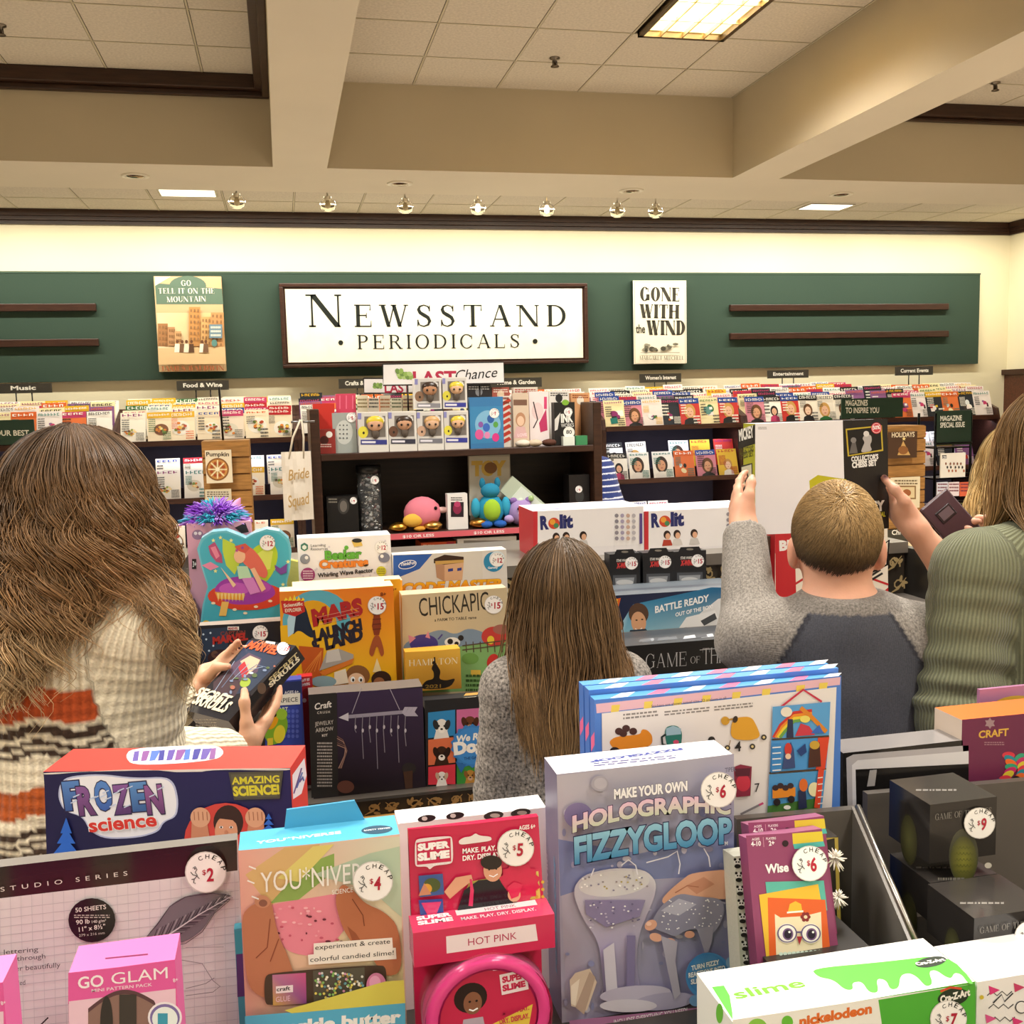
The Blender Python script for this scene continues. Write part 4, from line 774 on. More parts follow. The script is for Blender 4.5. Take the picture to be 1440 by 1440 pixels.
def dr(B, c):
    c.quad((434, 977), (594, 967), (598, 1110), (438, 1122), '#2a2230'); c.quad((434, 977), (473, 974), (476, 1119), (438, 1122), '#2c2a2a'); c.quad((474, 974), (594, 967), (598, 1110), (476, 1119), ['#3a2c4a', '#382a48', '#241a22', '#1e1616'])
    c.text('Craft', 443, 998, 467, 994, 9, '#ece6e0', bold=.02, shear=.2); c.text('CRUSH', 446, 1004, 464, 1002.5, 3.5, '#c8c0b8', sp=1.3); c.text('JEWELRY', 443, 1021, 469, 1018, 6, '#d8d0c8', bold=-.005); c.text('ARROW', 444, 1030, 469, 1027, 6, '#d8d0c8', bold=-.005); c.text('KIT', 453, 1036, 461, 1035, 3.5, '#d8d0c8'); c.bars(446, 1045, 467, 1105, 14, '#b0a8a4', 8)
    c.line([(495, 1003), (508, 968)], 1, '#a8a0b0'); c.line([(562, 998), (548, 968)], 1, '#a8a0b0'); c.line([(487, 1008), (580, 1000)], 5, '#9a94a6'); c.poly([(476, 1009), (490, 1002), (490, 1014)], '#c8c4d0'); [c.poly([(565+i*6, 1002), (569+i*6, 994), (575+i*6, 994), (571+i*6, 1001), (576+i*6, 1007), (570+i*6, 1007)], '#b0aabc') for i in range(3)]
    [c.line([(500+i*10, 1006), (499+i*10, 1026+i % 2*4), (501+i*10, 1030+(i*37 % 60))], 1, '#8a8492') for i in range(8)]; [c.ell(500+i*10, 1022+i % 2*5, 1.6, 3, '#c4bec8', n=8) for i in range(8)]
    [c.line([(474, 1035+i*3), (482+i, 1040+i*3), (488-i, 1055+i*2), (480-i, 1080)], 1.2, ['#7a5a52', '#a8867a', '#5a4444'][i % 3]) for i in range(5)]; c.ell(486, 1106, 12, 9, '#6a4238'); c.ell(575, 1080, 10, 8, '#2e2a2a'); c.poly([(567, 1085), (580, 1083), (580, 1108), (570, 1109)], '#4a3226')
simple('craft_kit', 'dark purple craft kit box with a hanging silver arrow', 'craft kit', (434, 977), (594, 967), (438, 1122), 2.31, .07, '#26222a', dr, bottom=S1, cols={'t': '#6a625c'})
def dr(B, c):
    X = [601, 641, 681, 722]; Yr = [[1002, 998, 995, 990], [1040, 1036, 1032, 1028], [1078, 1074, 1070, 1065], [1105, 1104, 1101, 1098]]
    bg = [['#2f86c0', '#c86a9a', '#d88ab0'], ['#d8704a', '#2f7ac0', '#c8b83a'], ['#d83a4a', '#3a8a3a', '#4aa0c8']]; fur = [['#e8e4de', '#6a3a24', '#f0ece6'], ['#3a2418', '#fff', '#e8e2da'], ['#f0e8e2', '#b8843a', '#1e1c1c']]; ear = [['#2a2a2c', '#4a2616', '#d8d2ca'], ['#2a1810', '#fff', '#8a6a4a'], ['#c8a890', '#8a5a2a', '#f0ece8']]
    c.quad((597, 985), (722, 976), (724, 1104), (600, 1112), '#232326')
    for r_ in range(3):
        for k in range(3):
            a_, b_ = (X[k]+1, Yr[r_][k]), (X[k+1]-1, Yr[r_][k+1]); d_, e_ = (X[k+1]-1, Yr[r_+1][k+1]-2), (X[k]+1, Yr[r_+1][k]-2); c.quad(a_, b_, d_, e_, bg[r_][k])
            if r_ == 1 and k == 1: continue
            cx, cy = X[k]+20, (Yr[r_][k]+Yr[r_+1][k])/2+2; q = 11 if r_ < 2 else 8
            c.poly([(cx-q, cy+q*1.5), (cx-q*.6, cy), (cx+q*.6, cy), (cx+q, cy+q*1.4)], fur[r_][k]); c.ell(cx, cy-1, q*.85, q, fur[r_][k]); [c.ell(cx+s_*q*.75, cy-q*.35, q*.35, q*.65, ear[r_][k], rot=s_*15) for s_ in (-1, 1)]; c.ell(cx, cy+q*.35, q*.42, q*.38, ['#f4efe8', '#c8a080'][k % 2]); c.ell(cx, cy+q*.2, q*.18, q*.13, '#161414', n=10); [c.ell(cx+s_*q*.34, cy-q*.2, q*.12, q*.14, '#161414', n=8) for s_ in (-1, 1)]
    [c.star(664, 1048, 31, '#3a7fc4', 18, .9)]; c.ell(664, 1048, 26, 26, '#3f88d0'); c.poly([(640, 1070), (655, 1074), (648, 1086)], '#2f6aac'); c.poly([(676, 1072), (690, 1066), (686, 1082)], '#2f6aac'); c.text('We Rate', 642, 1043, 688, 1036, 9, '#f2efe8', bold=.04, shear=.2); c.text('Dogs', 638, 1060, 690, 1052, 16, '#f6f2ec', bold=.07); c.text('THE GAME', 652, 1068, 676, 1065, 4, '#1f4a80')
def drt(B):
    for i in range(3):
        for j in range(3): B.t.quad((655+i*24-j*3, 975+j*6-i*2), (673+i*24-j*3, 973.5+j*6-i*2), (671+i*24-j*3, 977+j*6-i*2), (652+i*24-j*3, 978.5+j*6-i*2), '#d8cbb4' if (i+j) % 2 else '#b98a4a')
def dr2(B, c): dr(B, c); drt(B)
simple('card_game', 'black game box with dog portraits and a blue rosette', 'card game', (597, 996), (722, 986), (600, 1112), 2.31, .10, '#2a2a2c', dr2, bottom=S1)
# --- right half: nerf, thrones, x wings, brain game, scribble box
def dr(B, c):
    c.quad((858, 838), (1045, 826), (1046, 886), (860, 898), '#1d2747'); c.poly([(872, 880), (890, 850), (1000, 826), (1045, 826), (1046, 886), (876, 897)], ['#b8dcea', '#3f8fb8', '#1f6a98', '#1a5a8a', '#bcd8e4', '#8fc4d8']); c.poly([(985, 862), (1010, 842), (1046, 836), (1046, 886), (960, 890)], '#e4e6e6')
    c.poly([(858, 843), (873, 841), (868, 860), (862, 865), (858, 858)], '#e0662a'); c.text('NERF', 848, 856, 870, 852, 9, '#f2c83a', bold=.05, shear=.2)
    c.ell(898, 863, 14, 15, '#5a4030', rot=-8); c.ell(898, 875, 10.5, 15, '#dba67e', rot=-6); c.ell(895, 872, 1.7, 1, '#2a1c14', n=8); c.ell(903, 871, 1.7, 1, '#2a1c14', n=8); c.line([(893, 884), (898, 886.5), (903, 883)], 1.4, '#f4ece4'); c.poly([(882, 898), (886, 886), (908, 884), (916, 895)], '#2a3a4a'); c.ell(868, 878, 9, 11, '#2a1c18'); c.ell(869, 881, 6, 9, '#b07a5a')
    c.text('BATTLE READY', 921, 862, 998, 845, 9, '#fff', bold=.03, shear=.15); c.text('OUT OF THE BOX!', 950, 867, 1003, 855, 5, '#fff', bold=.03, shear=.15)
    c.poly([(954, 884), (965, 868), (1005, 858), (1010, 868), (992, 880), (975, 888)], '#f0f2f2'); c.poly([(985, 873), (1005, 862), (1008, 870), (990, 880)], '#4a4e52'); c.ell(965, 885, 7, 3, '#3a3e44'); c.poly([(1010, 888), (1016, 862), (1030, 850), (1045, 850), (1046, 886)], '#d8502a'); c.poly([(1016, 868), (1030, 856), (1044, 858), (1030, 872)], '#a8381e')
    B.t.quad((862, 832), (1032, 822), (1030, 819), (866, 829), '#4a4f58')
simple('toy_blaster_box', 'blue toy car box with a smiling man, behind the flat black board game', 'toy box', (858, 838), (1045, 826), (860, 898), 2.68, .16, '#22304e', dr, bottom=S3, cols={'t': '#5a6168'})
def dr(B, c):
    c.quad((866, 910), (1082, 893), (1086, 948), (868, 960), '#16171a'); c.roman('GAME', 908, 940, 966, 936, 19, '#c9c9cc', w=.09, t=.03, sr=.05); c.roman('OF', 971, 933, 985, 932, 9, '#c9c9cc', w=.09, t=.03); c.roman('THRONES', 988, 934, 1067, 928, 21, '#c9c9cc', w=.09, t=.03, sr=.05); c.line([(984, 914), (1066, 907)], .9, '#c9c9cc')
    [c.quad((x, y-10), (x+16, y-11), (x+16, y+10), (x, y+11), '#8a8c90') or c.poly([(x-2, y-10), (x+8, y-20), (x+18, y-11)], '#a0a2a6') or [c.rect(x+2+i*4, y-8, x+4+i*4, y+9, '#3a3c40') for i in range(4)] for x, y in ((884, 940), (1048, 943))]
    [c.quad((x, 950), (x+10, 949), (x+10, 962), (x, 962), '#6a6c70') for x in (915, 940)]
    c2 = B.part('discount_sticker', 'round red discount sticker'); c2.ell(1076, 922, 9, 12, '#c22f3a', rot=-10); c2.text('50%', 1070, 922, 1083, 920, 5, '#fff'); c2.text('OFF', 1072, 929, 1082, 927.5, 4, '#fff')
    for i in range(16): rn = random.Random(i); x = rn.uniform(880, 1050); B.t.quad((x, 905-(x-880)*.075), (x+18, 903-(x-880)*.075), (x+16, 899-(x-880)*.075), (x+2, 901-(x-880)*.075), rn.choice(['#8d9096', '#5a5d62', '#b4b6ba', '#3a3c42']))
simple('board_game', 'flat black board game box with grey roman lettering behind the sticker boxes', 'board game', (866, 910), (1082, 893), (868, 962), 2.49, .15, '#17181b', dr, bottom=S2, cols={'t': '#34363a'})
for i, x in enumerate((857, 904, 947)):
    w = 43 if i < 2 else 46
    def dr(B, c, x=x, w=w):
        yy = 779-(x-857)*.04; s_ = lambda v: yy+v
        c.quad((x+1, s_(6)), (x+w-1, s_(5)), (x+w-1, s_(26)), (x+1, s_(27)), '#17181b'); c.text('STAR WARS', x+10, s_(11), x+26, s_(10.5), 3.4, '#e8e4dc'); c.text('X-WING', x+10, s_(20), x+29, s_(19), 7, '#d03a3a', bold=.05, shear=.15); c.quad((x+5, s_(30)), (x+w-5, s_(29)), (x+w-5, s_(46)), (x+5, s_(47)), '#4a4d52'); c.quad((x+8, s_(34)), (x+w-8, s_(33)), (x+w-10, s_(46)), (x+9, s_(47)), '#8f9398'); c.ell(x+w/2, s_(40), 12, 4, '#c4c6c8'); B.sticker(x+w-12, s_(13), 9, '15')
        k = B.part('hang_tab'); k.poly([(x+6, s_(2)), (x+10, s_(-6)), (x+w-10, s_(-7)), (x+w-6, s_(1))], '#1c1d20'); k.ell(x+w/2, s_(-3), 5, 1.4, '#8a8478')
    simple('toy_spaceship_pack', 'black blister pack with red lettering, %s of three behind the blue toy box' % ['left', 'middle', 'right'][i], 'toy', (x, 779-(x-857)*.04), (x+w, 778-(x-857)*.04), (x+1, 830), 2.84, .05, '#1b1c1f', dr, group='black spaceship packs', bottom=S3)
def dr(B, c):
    c.quad((1090, 750), (1248, 737), (1249, 838), (1091, 850), '#efe6d4'); c.quad((1090, 750), (1117, 748), (1120, 848), (1091, 850), '#c2262c'); c.quad((1090, 750), (1200, 741), (1200, 768), (1090, 778), '#c2262c'); c.text('BRAIN', 1096, 774, 1150, 769, 12, '#f4f0ea', bold=.06); c.line([(1117, 822), (1160, 795)], 3, '#c2262c'); c.line([(1210, 808), (1249, 822)], 3, '#c2262c'); c.poly([(1235, 838), (1249, 826), (1249, 838)], '#c2262c'); [c.line([(1222+i*2, 805+i*5), (1235+i*3, 796+i*5)], 3, '#222') for i in range(3)]; c.line([(1222, 798), (1246, 786)], 2, '#222'); c.line([(1132, 850), (1160, 835)], 4, '#222')
simple('board_game', 'red and white board game box behind the person in the raglan shirt', 'board game', (1090, 750), (1248, 737), (1091, 850), 2.80, .06, '#efe6d4', dr, bottom=S3, cols={'l': '#a81f26'})
def dr(B, c): [c.line([(1064+i*3, 800-i*6), (1072+i*2, 786-i*5), (1066+i*3, 812-i*4), (1084, 790-i*6)], 1.6, '#191310') for i in range(4)]
simple('novelty_box', 'brown box with black scribbles left of the red and white board game', 'box', (1057, 756), (1088, 753), (1058, 830), 2.83, .08, '#57483c', dr, bottom=S3)
for i, (xa, xb) in enumerate(((750, 905), (906, 1062))):
    def dr(B, c, xa=xa, xb=xb, i=i):
        c.quad((xa, 719), (xb, 712), (xb, 765), (xa, 773), '#efecec'); c.quad((xa, 719), (xa+6, 719), (xa+6, 773), (xa, 773), '#c8343a'); ox = xa+10
        c.text('R', ox, 744-i*3, ox+12, 743-i*3, 17, '#2a2f6a', bold=.06); c.text('lit', ox+27, 742-i*3, ox+46, 741-i*3, 17, '#2a2f6a', bold=.06); c.ell(ox+19, 736-i*3, 8, 8, '#d04a2e'); c.ell(ox+17, 734-i*3, 4, 4, '#e8a23a'); c.ell(ox+22, 739-i*3, 3.5, 3.5, '#4a8a5a')
        for k, (q, sh) in enumerate((('#b0402f', 22), ('#d8d2cc', 36), ('#c8c4c0', 60))): X = ox+sh; c.ell(X, 755-i*3-k, 5, 6, '#2e1e18'); c.ell(X+1, 757-i*3-k, 3.4, 4.4, '#e0ae8c'); c.poly([(X-7, 771-i*3-k), (X-5, 762-i*3-k), (X+5, 762-i*3-k), (X+8, 770-i*3-k)], q)
        [c.ell(xb-38+k % 4*8, 725+k//4*8-i*2, 2.8, 2.8, ['#8f8a92', '#b8b4ba', '#c8a898', '#a8a0b8'][(k*7) % 4], n=10) for k in range(20)]; c.quad((xb-6, 722), (xb-2, 722), (xb-2, 764), (xb-6, 765), '#5a4a8a'); B.t.quad((xa+10, 717), (xb-14, 711.5), (xb-14, 711), (xa+12, 716), '#3a4a9a')
    simple('board_game', 'white board game box with playing children, %s of two on the grey ledge' % ['left', 'right'][i], 'board game', (xa, 719), (xb, 712), (xa, 778), 3.0, .20, '#e9e6e8', dr, group='white board games on the ledge', bottom=LG, cols={'l': '#b42f36', 't': '#e4e0e6'})
# ------------------------------------------------------------ last chance bookcase
BK = '#3b2318'; BY = 4.5; x0, x1 = .135, 1.405; U1, U2, U3 = 1.405, 1.045, .62
o = empty('bookcase', ((x0+x1)/2, BY, 0), 'dark brown wooden clearance bookcase in the middle, full of small gifts', 'bookcase'); w = (x1-x0)/2
for s in (-1, 1): a = MB(); a.box((s*w-.02, 0, 0), (s*w+.02, .5, 1.60), BK, 'wood', bev=.004); a.build('side_panel', o)
a = MB(); a.box((-w+.02, .40, 0), (w-.02, .42, 1.42), '#2a1a13', 'wood'); a.build('back_panel', o)
for z in (U1, U2, U3, .2): a = MB(); a.box((-w+.02, .0, z-.03), (w-.02, .40, z), BK, 'wood', bev=.003); sh = a.build('shelf', o)
a = MB(); a.box((-w+.30, -.006, U2-.028), (w-.02, .0, U2-.003), '#d0606a', 'print'); c = Cv(a, (-w+.30, -.006, U2-.003), (1, 0, 0), (0, 0, 1), (0, -1, 0), None, False, 'print', .0003)
for i in range(3): c.text('$10 OR LESS', .06+i*.32, .019, .20+i*.32, .019, .012, '#f8e8e6')
k = a.build('shelf_strip', o); k['label'] = 'pink price strip reading $10 OR LESS'
def item(name, label, cat, xa, xb, ya, yb, Y, dep, col, draw=None, m='print', bottom=None, **kw):
    B = Bx(name, label, cat, (xa, ya), (xb, ya-.03*(xb-xa)), (xa, yb), Y, dep=dep, col=col, m=m, bottom=bottom, step=.00015, **kw)
    if draw: draw(B, B.f)
    return B.done()
def dr(B, c): c.ell(463, 611, 4.5, 4.5, '#f2eee8'); c.ell(456, 619, 6, 6, '#4a1a18'); c.bars(448, 625, 466, 628, 2, '#f0d0c8')
item('gift_box', 'small dark red box at the left end of the top bookcase shelf', 'box', 445, 471, 604, 632, 4.55, .08, '#94302c', dr, bottom=U1)
def dr(B, c):
    c.ell(484, 608, 12, 17, '#c9cdc8'); [c.ell(478+i % 3*5, 598+i//3*6, 1.2, 1.2, '#5a5f60', n=6) for i in range(12)]; B.sticker(494, 587, 7, '5')
item('hand_warmer_pack', 'grey green blister pack with a dotted warmer beside the dark red box', 'pack', 467, 500, 581, 630, 4.56, .03, '#a3aaa6', dr, bottom=U1)
PH = ['#d8c23a', '#3a2a20', '#caa06a', '#d8c23a', '#3a2a20', '#d8c23a']
for i, (xa, xb, ya, yb, Yb, l) in enumerate(((503, 545, 580, 628, 4.53, 'lower row, leftmost'), (546, 585, 579, 627, 4.53, 'lower row, second'), (586, 623, 579, 626, 4.53, 'lower row, third'), (624, 658, 578, 625, 4.53, 'lower row, rightmost'), (583, 620, 532, 576, 4.54, 'upper row, left'), (622, 656, 531, 575, 4.54, 'upper row, right'))):
    B = Bx('figure_box', 'white window box with a big headed figure, %s of the six stacked' % l, 'toy box', (xa, ya), (xb, ya-1), (xa, yb), Yb, dep=.09, col='#e6e3dc', group='window boxed figures', bottom=U1 if i < 4 else None, step=.00015); c = B.f; W = xb-xa; H = yb-ya
    c.rect(xa+1, ya+1, xb-1, yb-2, '#d2cfcb'); c.quad((xa+W*.22, ya+H*.12), (xb-W*.08, ya+H*.10), (xb-W*.06, ya+H*.72), (xa+W*.22, ya+H*.74), '#77706a')
    c.ell(xa+W*.18, ya+H*.58, W*.17, W*.20, ['#e2d84a', '#6a4a3a', '#caa48a', '#e2d84a', '#8a6a54', '#dcd24a'][i]); c.ell(xa+W*.20, ya+H*.60, W*.04, W*.05, '#2a2420', n=8); c.rect(xa+W*.1, yb-H*.2, xb-W*.02, yb-H*.06, ['#3a3f8a', '#3a3a4a', '#7a7a82', '#3a3f9a', '#8a8a92', '#3a3f9a'][i]); c.rect(xa+W*.14, yb-H*.16, xa+W*.6, yb-H*.1, '#e8e6f0'); c.rect(xa, ya+1, xa+W*.12, ya+H*.2, '#8a8ac0'); B.sticker(xb-W*.24, ya+H*.22, W*.14, '5')
    f = B.part('boxed_figure'); q = f.P((xa+W*.58, ya+H*.36)); sc = B.W; hr = PH[i]; f.mb.ball(q+V(0, -.006, 0), (sc*.27, .012, sc*.22), ['#d8a888', '#c89878', '#d8b090', '#e0b490', '#b88868', '#e0b490'][i]); f.mb.ball(q+V(0, -.002, sc*.10), (sc*.30, .014, sc*.20), hr); [f.mb.ball(q+V(s_*sc*.12, -.018, -sc*.02), sc*.045, '#191513', seg=8) for s_ in (-1, 1)]; f.mb.ball(q+V(0, -.002, -sc*.30), (sc*.14, .010, sc*.18), '#5a5048')
    B.done()
def dr(B, c):
    c.quad((661, 572), (706, 571), (708, 622), (662, 624), '#3d86b8'); c.ell(686, 597, 18, 20, '#7fb6d8'); [c.ell(x, y, r_, r_*1.2, q) for x, y, r_, q in ((690, 589, 5, '#2f5fa8'), (684, 601, 5, '#3a6ac0'), (697, 597, 3.5, '#5aa04a'), (676, 597, 3.5, '#8a5aa8'), (674, 611, 6, '#d85a9a'), (697, 615, 5, '#d83a8a'), (685, 612, 4, '#e08ab8'))]; B.sticker(695, 581, 7, '7')
item('toy_blister_pack', 'blue blister pack with a small blue creature on the top bookcase shelf', 'toy', 660, 707, 559, 624, 4.53, .05, '#3a7ab0', dr, bottom=U1)
def dr(B, c): [c.poly([(705, 566+i*9), (716, 560+i*9), (719, 564+i*9), (706, 571+i*9)], '#c8402f') for i in range(7)]; c.bars(704, 560, 716, 566, 2, '#8a3a2a')
item('candy_bag', 'red and white striped bag beside the blue blister pack', 'bag', 702, 720, 557, 622, 4.58, .04, '#ece2d6', dr, bottom=U1)
def dr(B, c): c.rect(722, 562, 741, 570, '#7a5a4a'); c.ell(732, 590, 7, 10, '#b98a6a'); c.ell(732, 592, 5, 7, '#e8c4a8'); c.poly([(722, 616), (726, 600), (738, 600), (742, 616)], '#d8b0b0'); c.text('LOVE', 728, 614, 741, 613, 4, '#f0d8e0')
item('book', 'tan book with a smiling woman on the top bookcase shelf', 'book', 721, 743, 553, 617, 4.56, .02, '#d6c2ac', dr, bottom=U1)
def dr(B, c): c.ell(756, 578, 8, 12, '#e8d0d0'); c.poly([(758, 595), (768, 575), (770, 605), (760, 608)], '#c23a6a'); c.line([(750, 565), (756, 590), (750, 602)], 1.6, '#3a2a30'); c.rect(765, 558, 769, 575, '#d8487a')
item('beauty_kit', 'white kit with pink shapes right of the tan book', 'box', 744, 771, 551, 609, 4.58, .04, '#efe4e4', dr, bottom=U1)
for i, (x, y, q, l) in enumerate(((752, 613, '#c9b8a0', 'beige'), (772, 614, '#5a3a30', 'brown'), (735, 616, '#d8cfc0', 'cream'))):
    a = MB(); p = PY(x, y, 4.53); a.ball((0, 0, .016), (.035, .03, .016), q, 'matte', noise=.06); k = a.build('soap_bar'); k.location = (p[0], 4.53, U1); tag(k, '%s soap like lump at the front of the top bookcase shelf' % l, 'soap')
def dr(B, c): c.text('INK', 789, 594, 806, 593, 11, '#f0eee8', bold=.05); c.text('WORKS', 789, 601, 807, 600, 5, '#cfcdc8'); c.poly([(780, 590), (788, 580), (784, 604), (780, 606)], '#d8d6d0'); c.ell(800, 608, 8, 8, '#e4e2dc'); c.text('80', 796, 610, 804, 610, 5, '#222'); B.sticker(799, 579, 6, '5'); c.ell(795, 566, 5, 4, '#7fb03a')
item('ink_kit', 'black box with white letters near the right end of the top bookcase shelf', 'box', 779, 808, 566, 619, 4.55, .05, '#1c1b1b', dr, bottom=U1)
item('mint_tin', 'small white and green box flat at the right of the top bookcase shelf', 'box', 792, 808, 614, 620, 4.515, .05, '#dfe6dc', None, bottom=U1)
item('mint_tin', 'small green box flat at the right end of the top bookcase shelf', 'box', 810, 826, 613, 619, 4.515, .05, '#3f8a5a', None, bottom=U1)
for i, (xa, xb, ya, q, l, wh) in enumerate(((657, 690, 541, '#2c2a2c', 'black box with white figures', 0), (692, 716, 545, '#a8584a', 'brick red packet', 0), (722, 756, 545, '#d8d0c2', 'cream packet', 0), (772, 800, 550, '#e8e4dc', 'white book with black print', 0), (803, 829, 553, '#d9a070', 'orange brown book', 0))):
    def dr(B, c, xa=xa, xb=xb, ya=ya, i=i): c.ell((xa+xb)/2, ya+10, 5, 6, ['#8a8a8c', '#e0c8a8', '#8a7a5a', '#2a2a2a', '#f0e4d0'][i]); c.bars(xa+2, ya+3, xb-2, ya+6, 2, ['#d8d6d2', '#f0e0d0', '#b03a3a', '#222', '#8a3a1a'][i])
    item('boxed_gift', '%s at the back of the bookcase top shelf' % l, 'box', xa, xb, ya, 620, 4.70, .04, q, dr, bottom=U1)
item('gift_tray', 'bright red tray on the left side panel of the bookcase', 'tray', 440, 470, 568, 580, 4.72, .1, '#d8382f', None, bottom=U1+.1)
a = MB(); a.box((-.1, 0, 0), (.1, .14, .1), '#2c1c15', 'wood'); k = a.build('riser_block'); k.location = (.26, 4.71, U1); tag(k, 'dark riser under the red tray on the bookcase', 'riser')
def dr(B, c): [c.line([(478+i*9, 556), (478+i*9, 575)], 1.6, '#f07a9a') for i in range(3)]
item('pink_frame', 'bright pink open frame behind the hand warmer pack', 'frame', 472, 500, 554, 580, 4.82, .03, '#d84a6a', dr, bottom=U1)
for i in range(5):
    def dr(B, c, i=i): c.bars(503+i*16, 562, 516+i*16, 572, 3, ['#8a7a4a', '#3a3a3a', '#a86a3a', '#5a6a4a', '#7a3a3a'][i], i)
    item('greeting_card', 'pale card, %s of five standing behind the window boxes' % ordw(i+1), 'card', 502+i*16, 517+i*16, 556+i % 2*4, 590, 4.80, .008, ['#e9e0c4', '#f0ead8', '#e4d8c0', '#efe8d0', '#e8dcb8'][i], dr, bottom=U1, group='cards behind the window boxes')
# signs on the bookcase
for i, (xa, xb, ya, yb, Yb, l, t) in enumerate(((511, 582, 532, 553, 4.80, 'smaller white framed clearance sign, half hidden behind the stacked window boxes', 0), (538, 708, 512, 542, 4.68, 'white framed clearance sign reading LAST Chance on top of the bookcase', 1))):
    B = Bx('clearance_sign', l, 'sign', (xa, ya), (xb, ya-3*t), (xa+1, yb), Yb, dep=.012, col='#ece9e8', m='print', step=.0002); c = B.f
    c.line([(xa, ya), (xb, ya-3*t), (xb+1, yb-3*t), (xa+1, yb)], 2, '#2a2624', closed=True)
    if t: c.text('LAST', 581, 541, 642, 540, 18, '#b02a4a', bold=.03); c.text('Chance', 641, 535, 700, 530, 14, '#222', bold=.0, shear=.35); [c.ell(563+k % 4*5-k//4*2, 530-k//4*4, 4, 3.2, ['#8fb05a', '#a9c47a', '#6f8f4a'][k % 3], rot=k*30) for k in range(10)]
    else: c.text('LAST', 541, 552, 578, 551, 12, '#b02a4a', bold=.03); [c.ell(527+k % 3*4, 544-k//3*3, 3, 2.5, ['#8fb05a', '#6f8f4a'][k % 2], rot=k*30) for k in range(6)]
    for s_ in (-.3, .3): k = MB(); k.tube([(s_*B.W, .02, -1.05*0-(B.F[2, 3]-U1)), (s_*B.W, .02, .02)], .004, '#2a2624'); B.kids.append(('stand_rod', k, None))
    B.done()
# second shelf
def dr(B, c): c.ell(483, 712, 8, 11, '#3a3836'); c.ell(483, 712, 5, 8, '#6a6560'); B.sticker(497, 704, 5, '9'); c.bars(462, 702, 474, 706, 2, '#8a8478')
item('mug_box', 'black gift box with an oval window, left on the second bookcase shelf', 'box', 459, 503, 699, 737, 4.54, .1, '#1b1918', dr, bottom=U2)
B = Bx('candy_canister', 'clear canister of silver wrapped sweets with a black lid on the second shelf', 'canister', (502, 656), (536, 655), (503, 737), 4.55, dep=.02, bottom=U2, body=False); r_ = B.W/2
k = MB(); k.lathe([(r_, 0), (r_, B.H-.03), (r_*.96, B.H-.03), (r_*.96, .004), (.001, .004)], (0, r_, 0), '#e8eaea', 'film', 20); B.kids.append(('clear_wall', k, None)); k = MB(); k.lathe([(.001, B.H), (r_*1.04, B.H), (r_*1.04, B.H-.035), (.001, B.H-.035)], (0, r_, 0), '#1c1c1e', 'plastic', 20); B.kids.append(('lid', k, 'black lid'))
rn = random.Random(4)
for i in range(150): g = rn.uniform(0, 6.28); q = r_*.86*math.sqrt(rn.random()); B.mb.ball((q*math.cos(g), r_+q*math.sin(g), .01+rn.random()*(B.H-.06)), (.010, .007, .007), rn.choice(['#d8d8da', '#b8b8bc', '#efefef', '#c8b8b8', '#a03a3a' if i % 9 == 0 else '#ccc']), 'chrome' if i % 3 else 'gloss', seg=6, noise=.1)
B.sticker(527, 675, 6, '8'); B.done()
def plush(name, label, x, y, Y, z, parts, rot=0):
    p = PY(x, y, Y); o = empty(name, (p[0], Y, z), label, 'soft toy', rz=R(rot))
    for nm, balls in parts:
        a = MB()
        for pos, rr, q in balls: a.ball(pos, rr, q, 'fur', seg=16, noise=.015)
        a.build(nm, o)
    return o
plush('plush_bird', 'round pink plush bird with yellow wing on the second bookcase shelf', 594, 730, 4.58, U2, [('body', [((0, 0, .075), (.085, .07, .075), '#dd7f8f')]), ('wing', [((-.05, -.055, .05), (.045, .02, .03), '#e0b04a')]), ('beak', [((.09, 0, .085), (.035, .018, .014), '#e8c8c0')]), ('foot', [((-.02, -.05, .012), (.028, .03, .012), '#c9953a')]), ('foot', [((.045, -.05, .012), (.026, .028, .012), '#c9953a')]), ('eye', [((.055, -.05, .1), .008, '#1a1414')])])
for i, (x, q, l) in enumerate(((560, '#b98a3a', 'gold foil gift left of the pink plush bird'), (608, '#c79a52', 'gold foil gift in front of the pink plush bird'), (672, '#b5803a', 'copper foil gift before the teal plush'))):
    a = MB(); p = PY(x, 730, 4.54); a.ball((0, 0, .022), (.045, .03, .022), q, 'metal', 12, noise=.12); k = a.build('foil_gift'); k.location = (p[0], 4.53, U2); tag(k, l, 'gift')
def dr(B, c): c.quad((631, 698), (655, 697), (655, 728), (632, 730), '#e8e4e0'); c.rect(634, 706, 652, 727, '#2a2026'); c.ell(643, 715, 6, 8, '#8a2a4a'); c.ell(643, 709, 4.5, 4, '#b8406a'); c.bars(634, 700, 650, 703, 2, '#444')
item('figure_box', 'small white window box with a dark pink figure on the second shelf', 'toy box', 629, 657, 695, 731, 4.53, .06, '#ebe8e4', dr, bottom=U2)
def dr(B, c): c.rect(660, 642, 716, 725, '#cfc6b4'); c.text('TOY', 663, 668, 712, 667, 18, '#d9b04a', bold=.08, out='#6a5a4a', ow=.06); c.ell(690, 658, 9, 8, '#8a5a2a')
item('toy_card', 'tan backing card with gold letters behind the teal and green plush', 'card', 659, 717, 641, 727, 4.62, .03, '#b8ae9c', dr, bottom=U2)
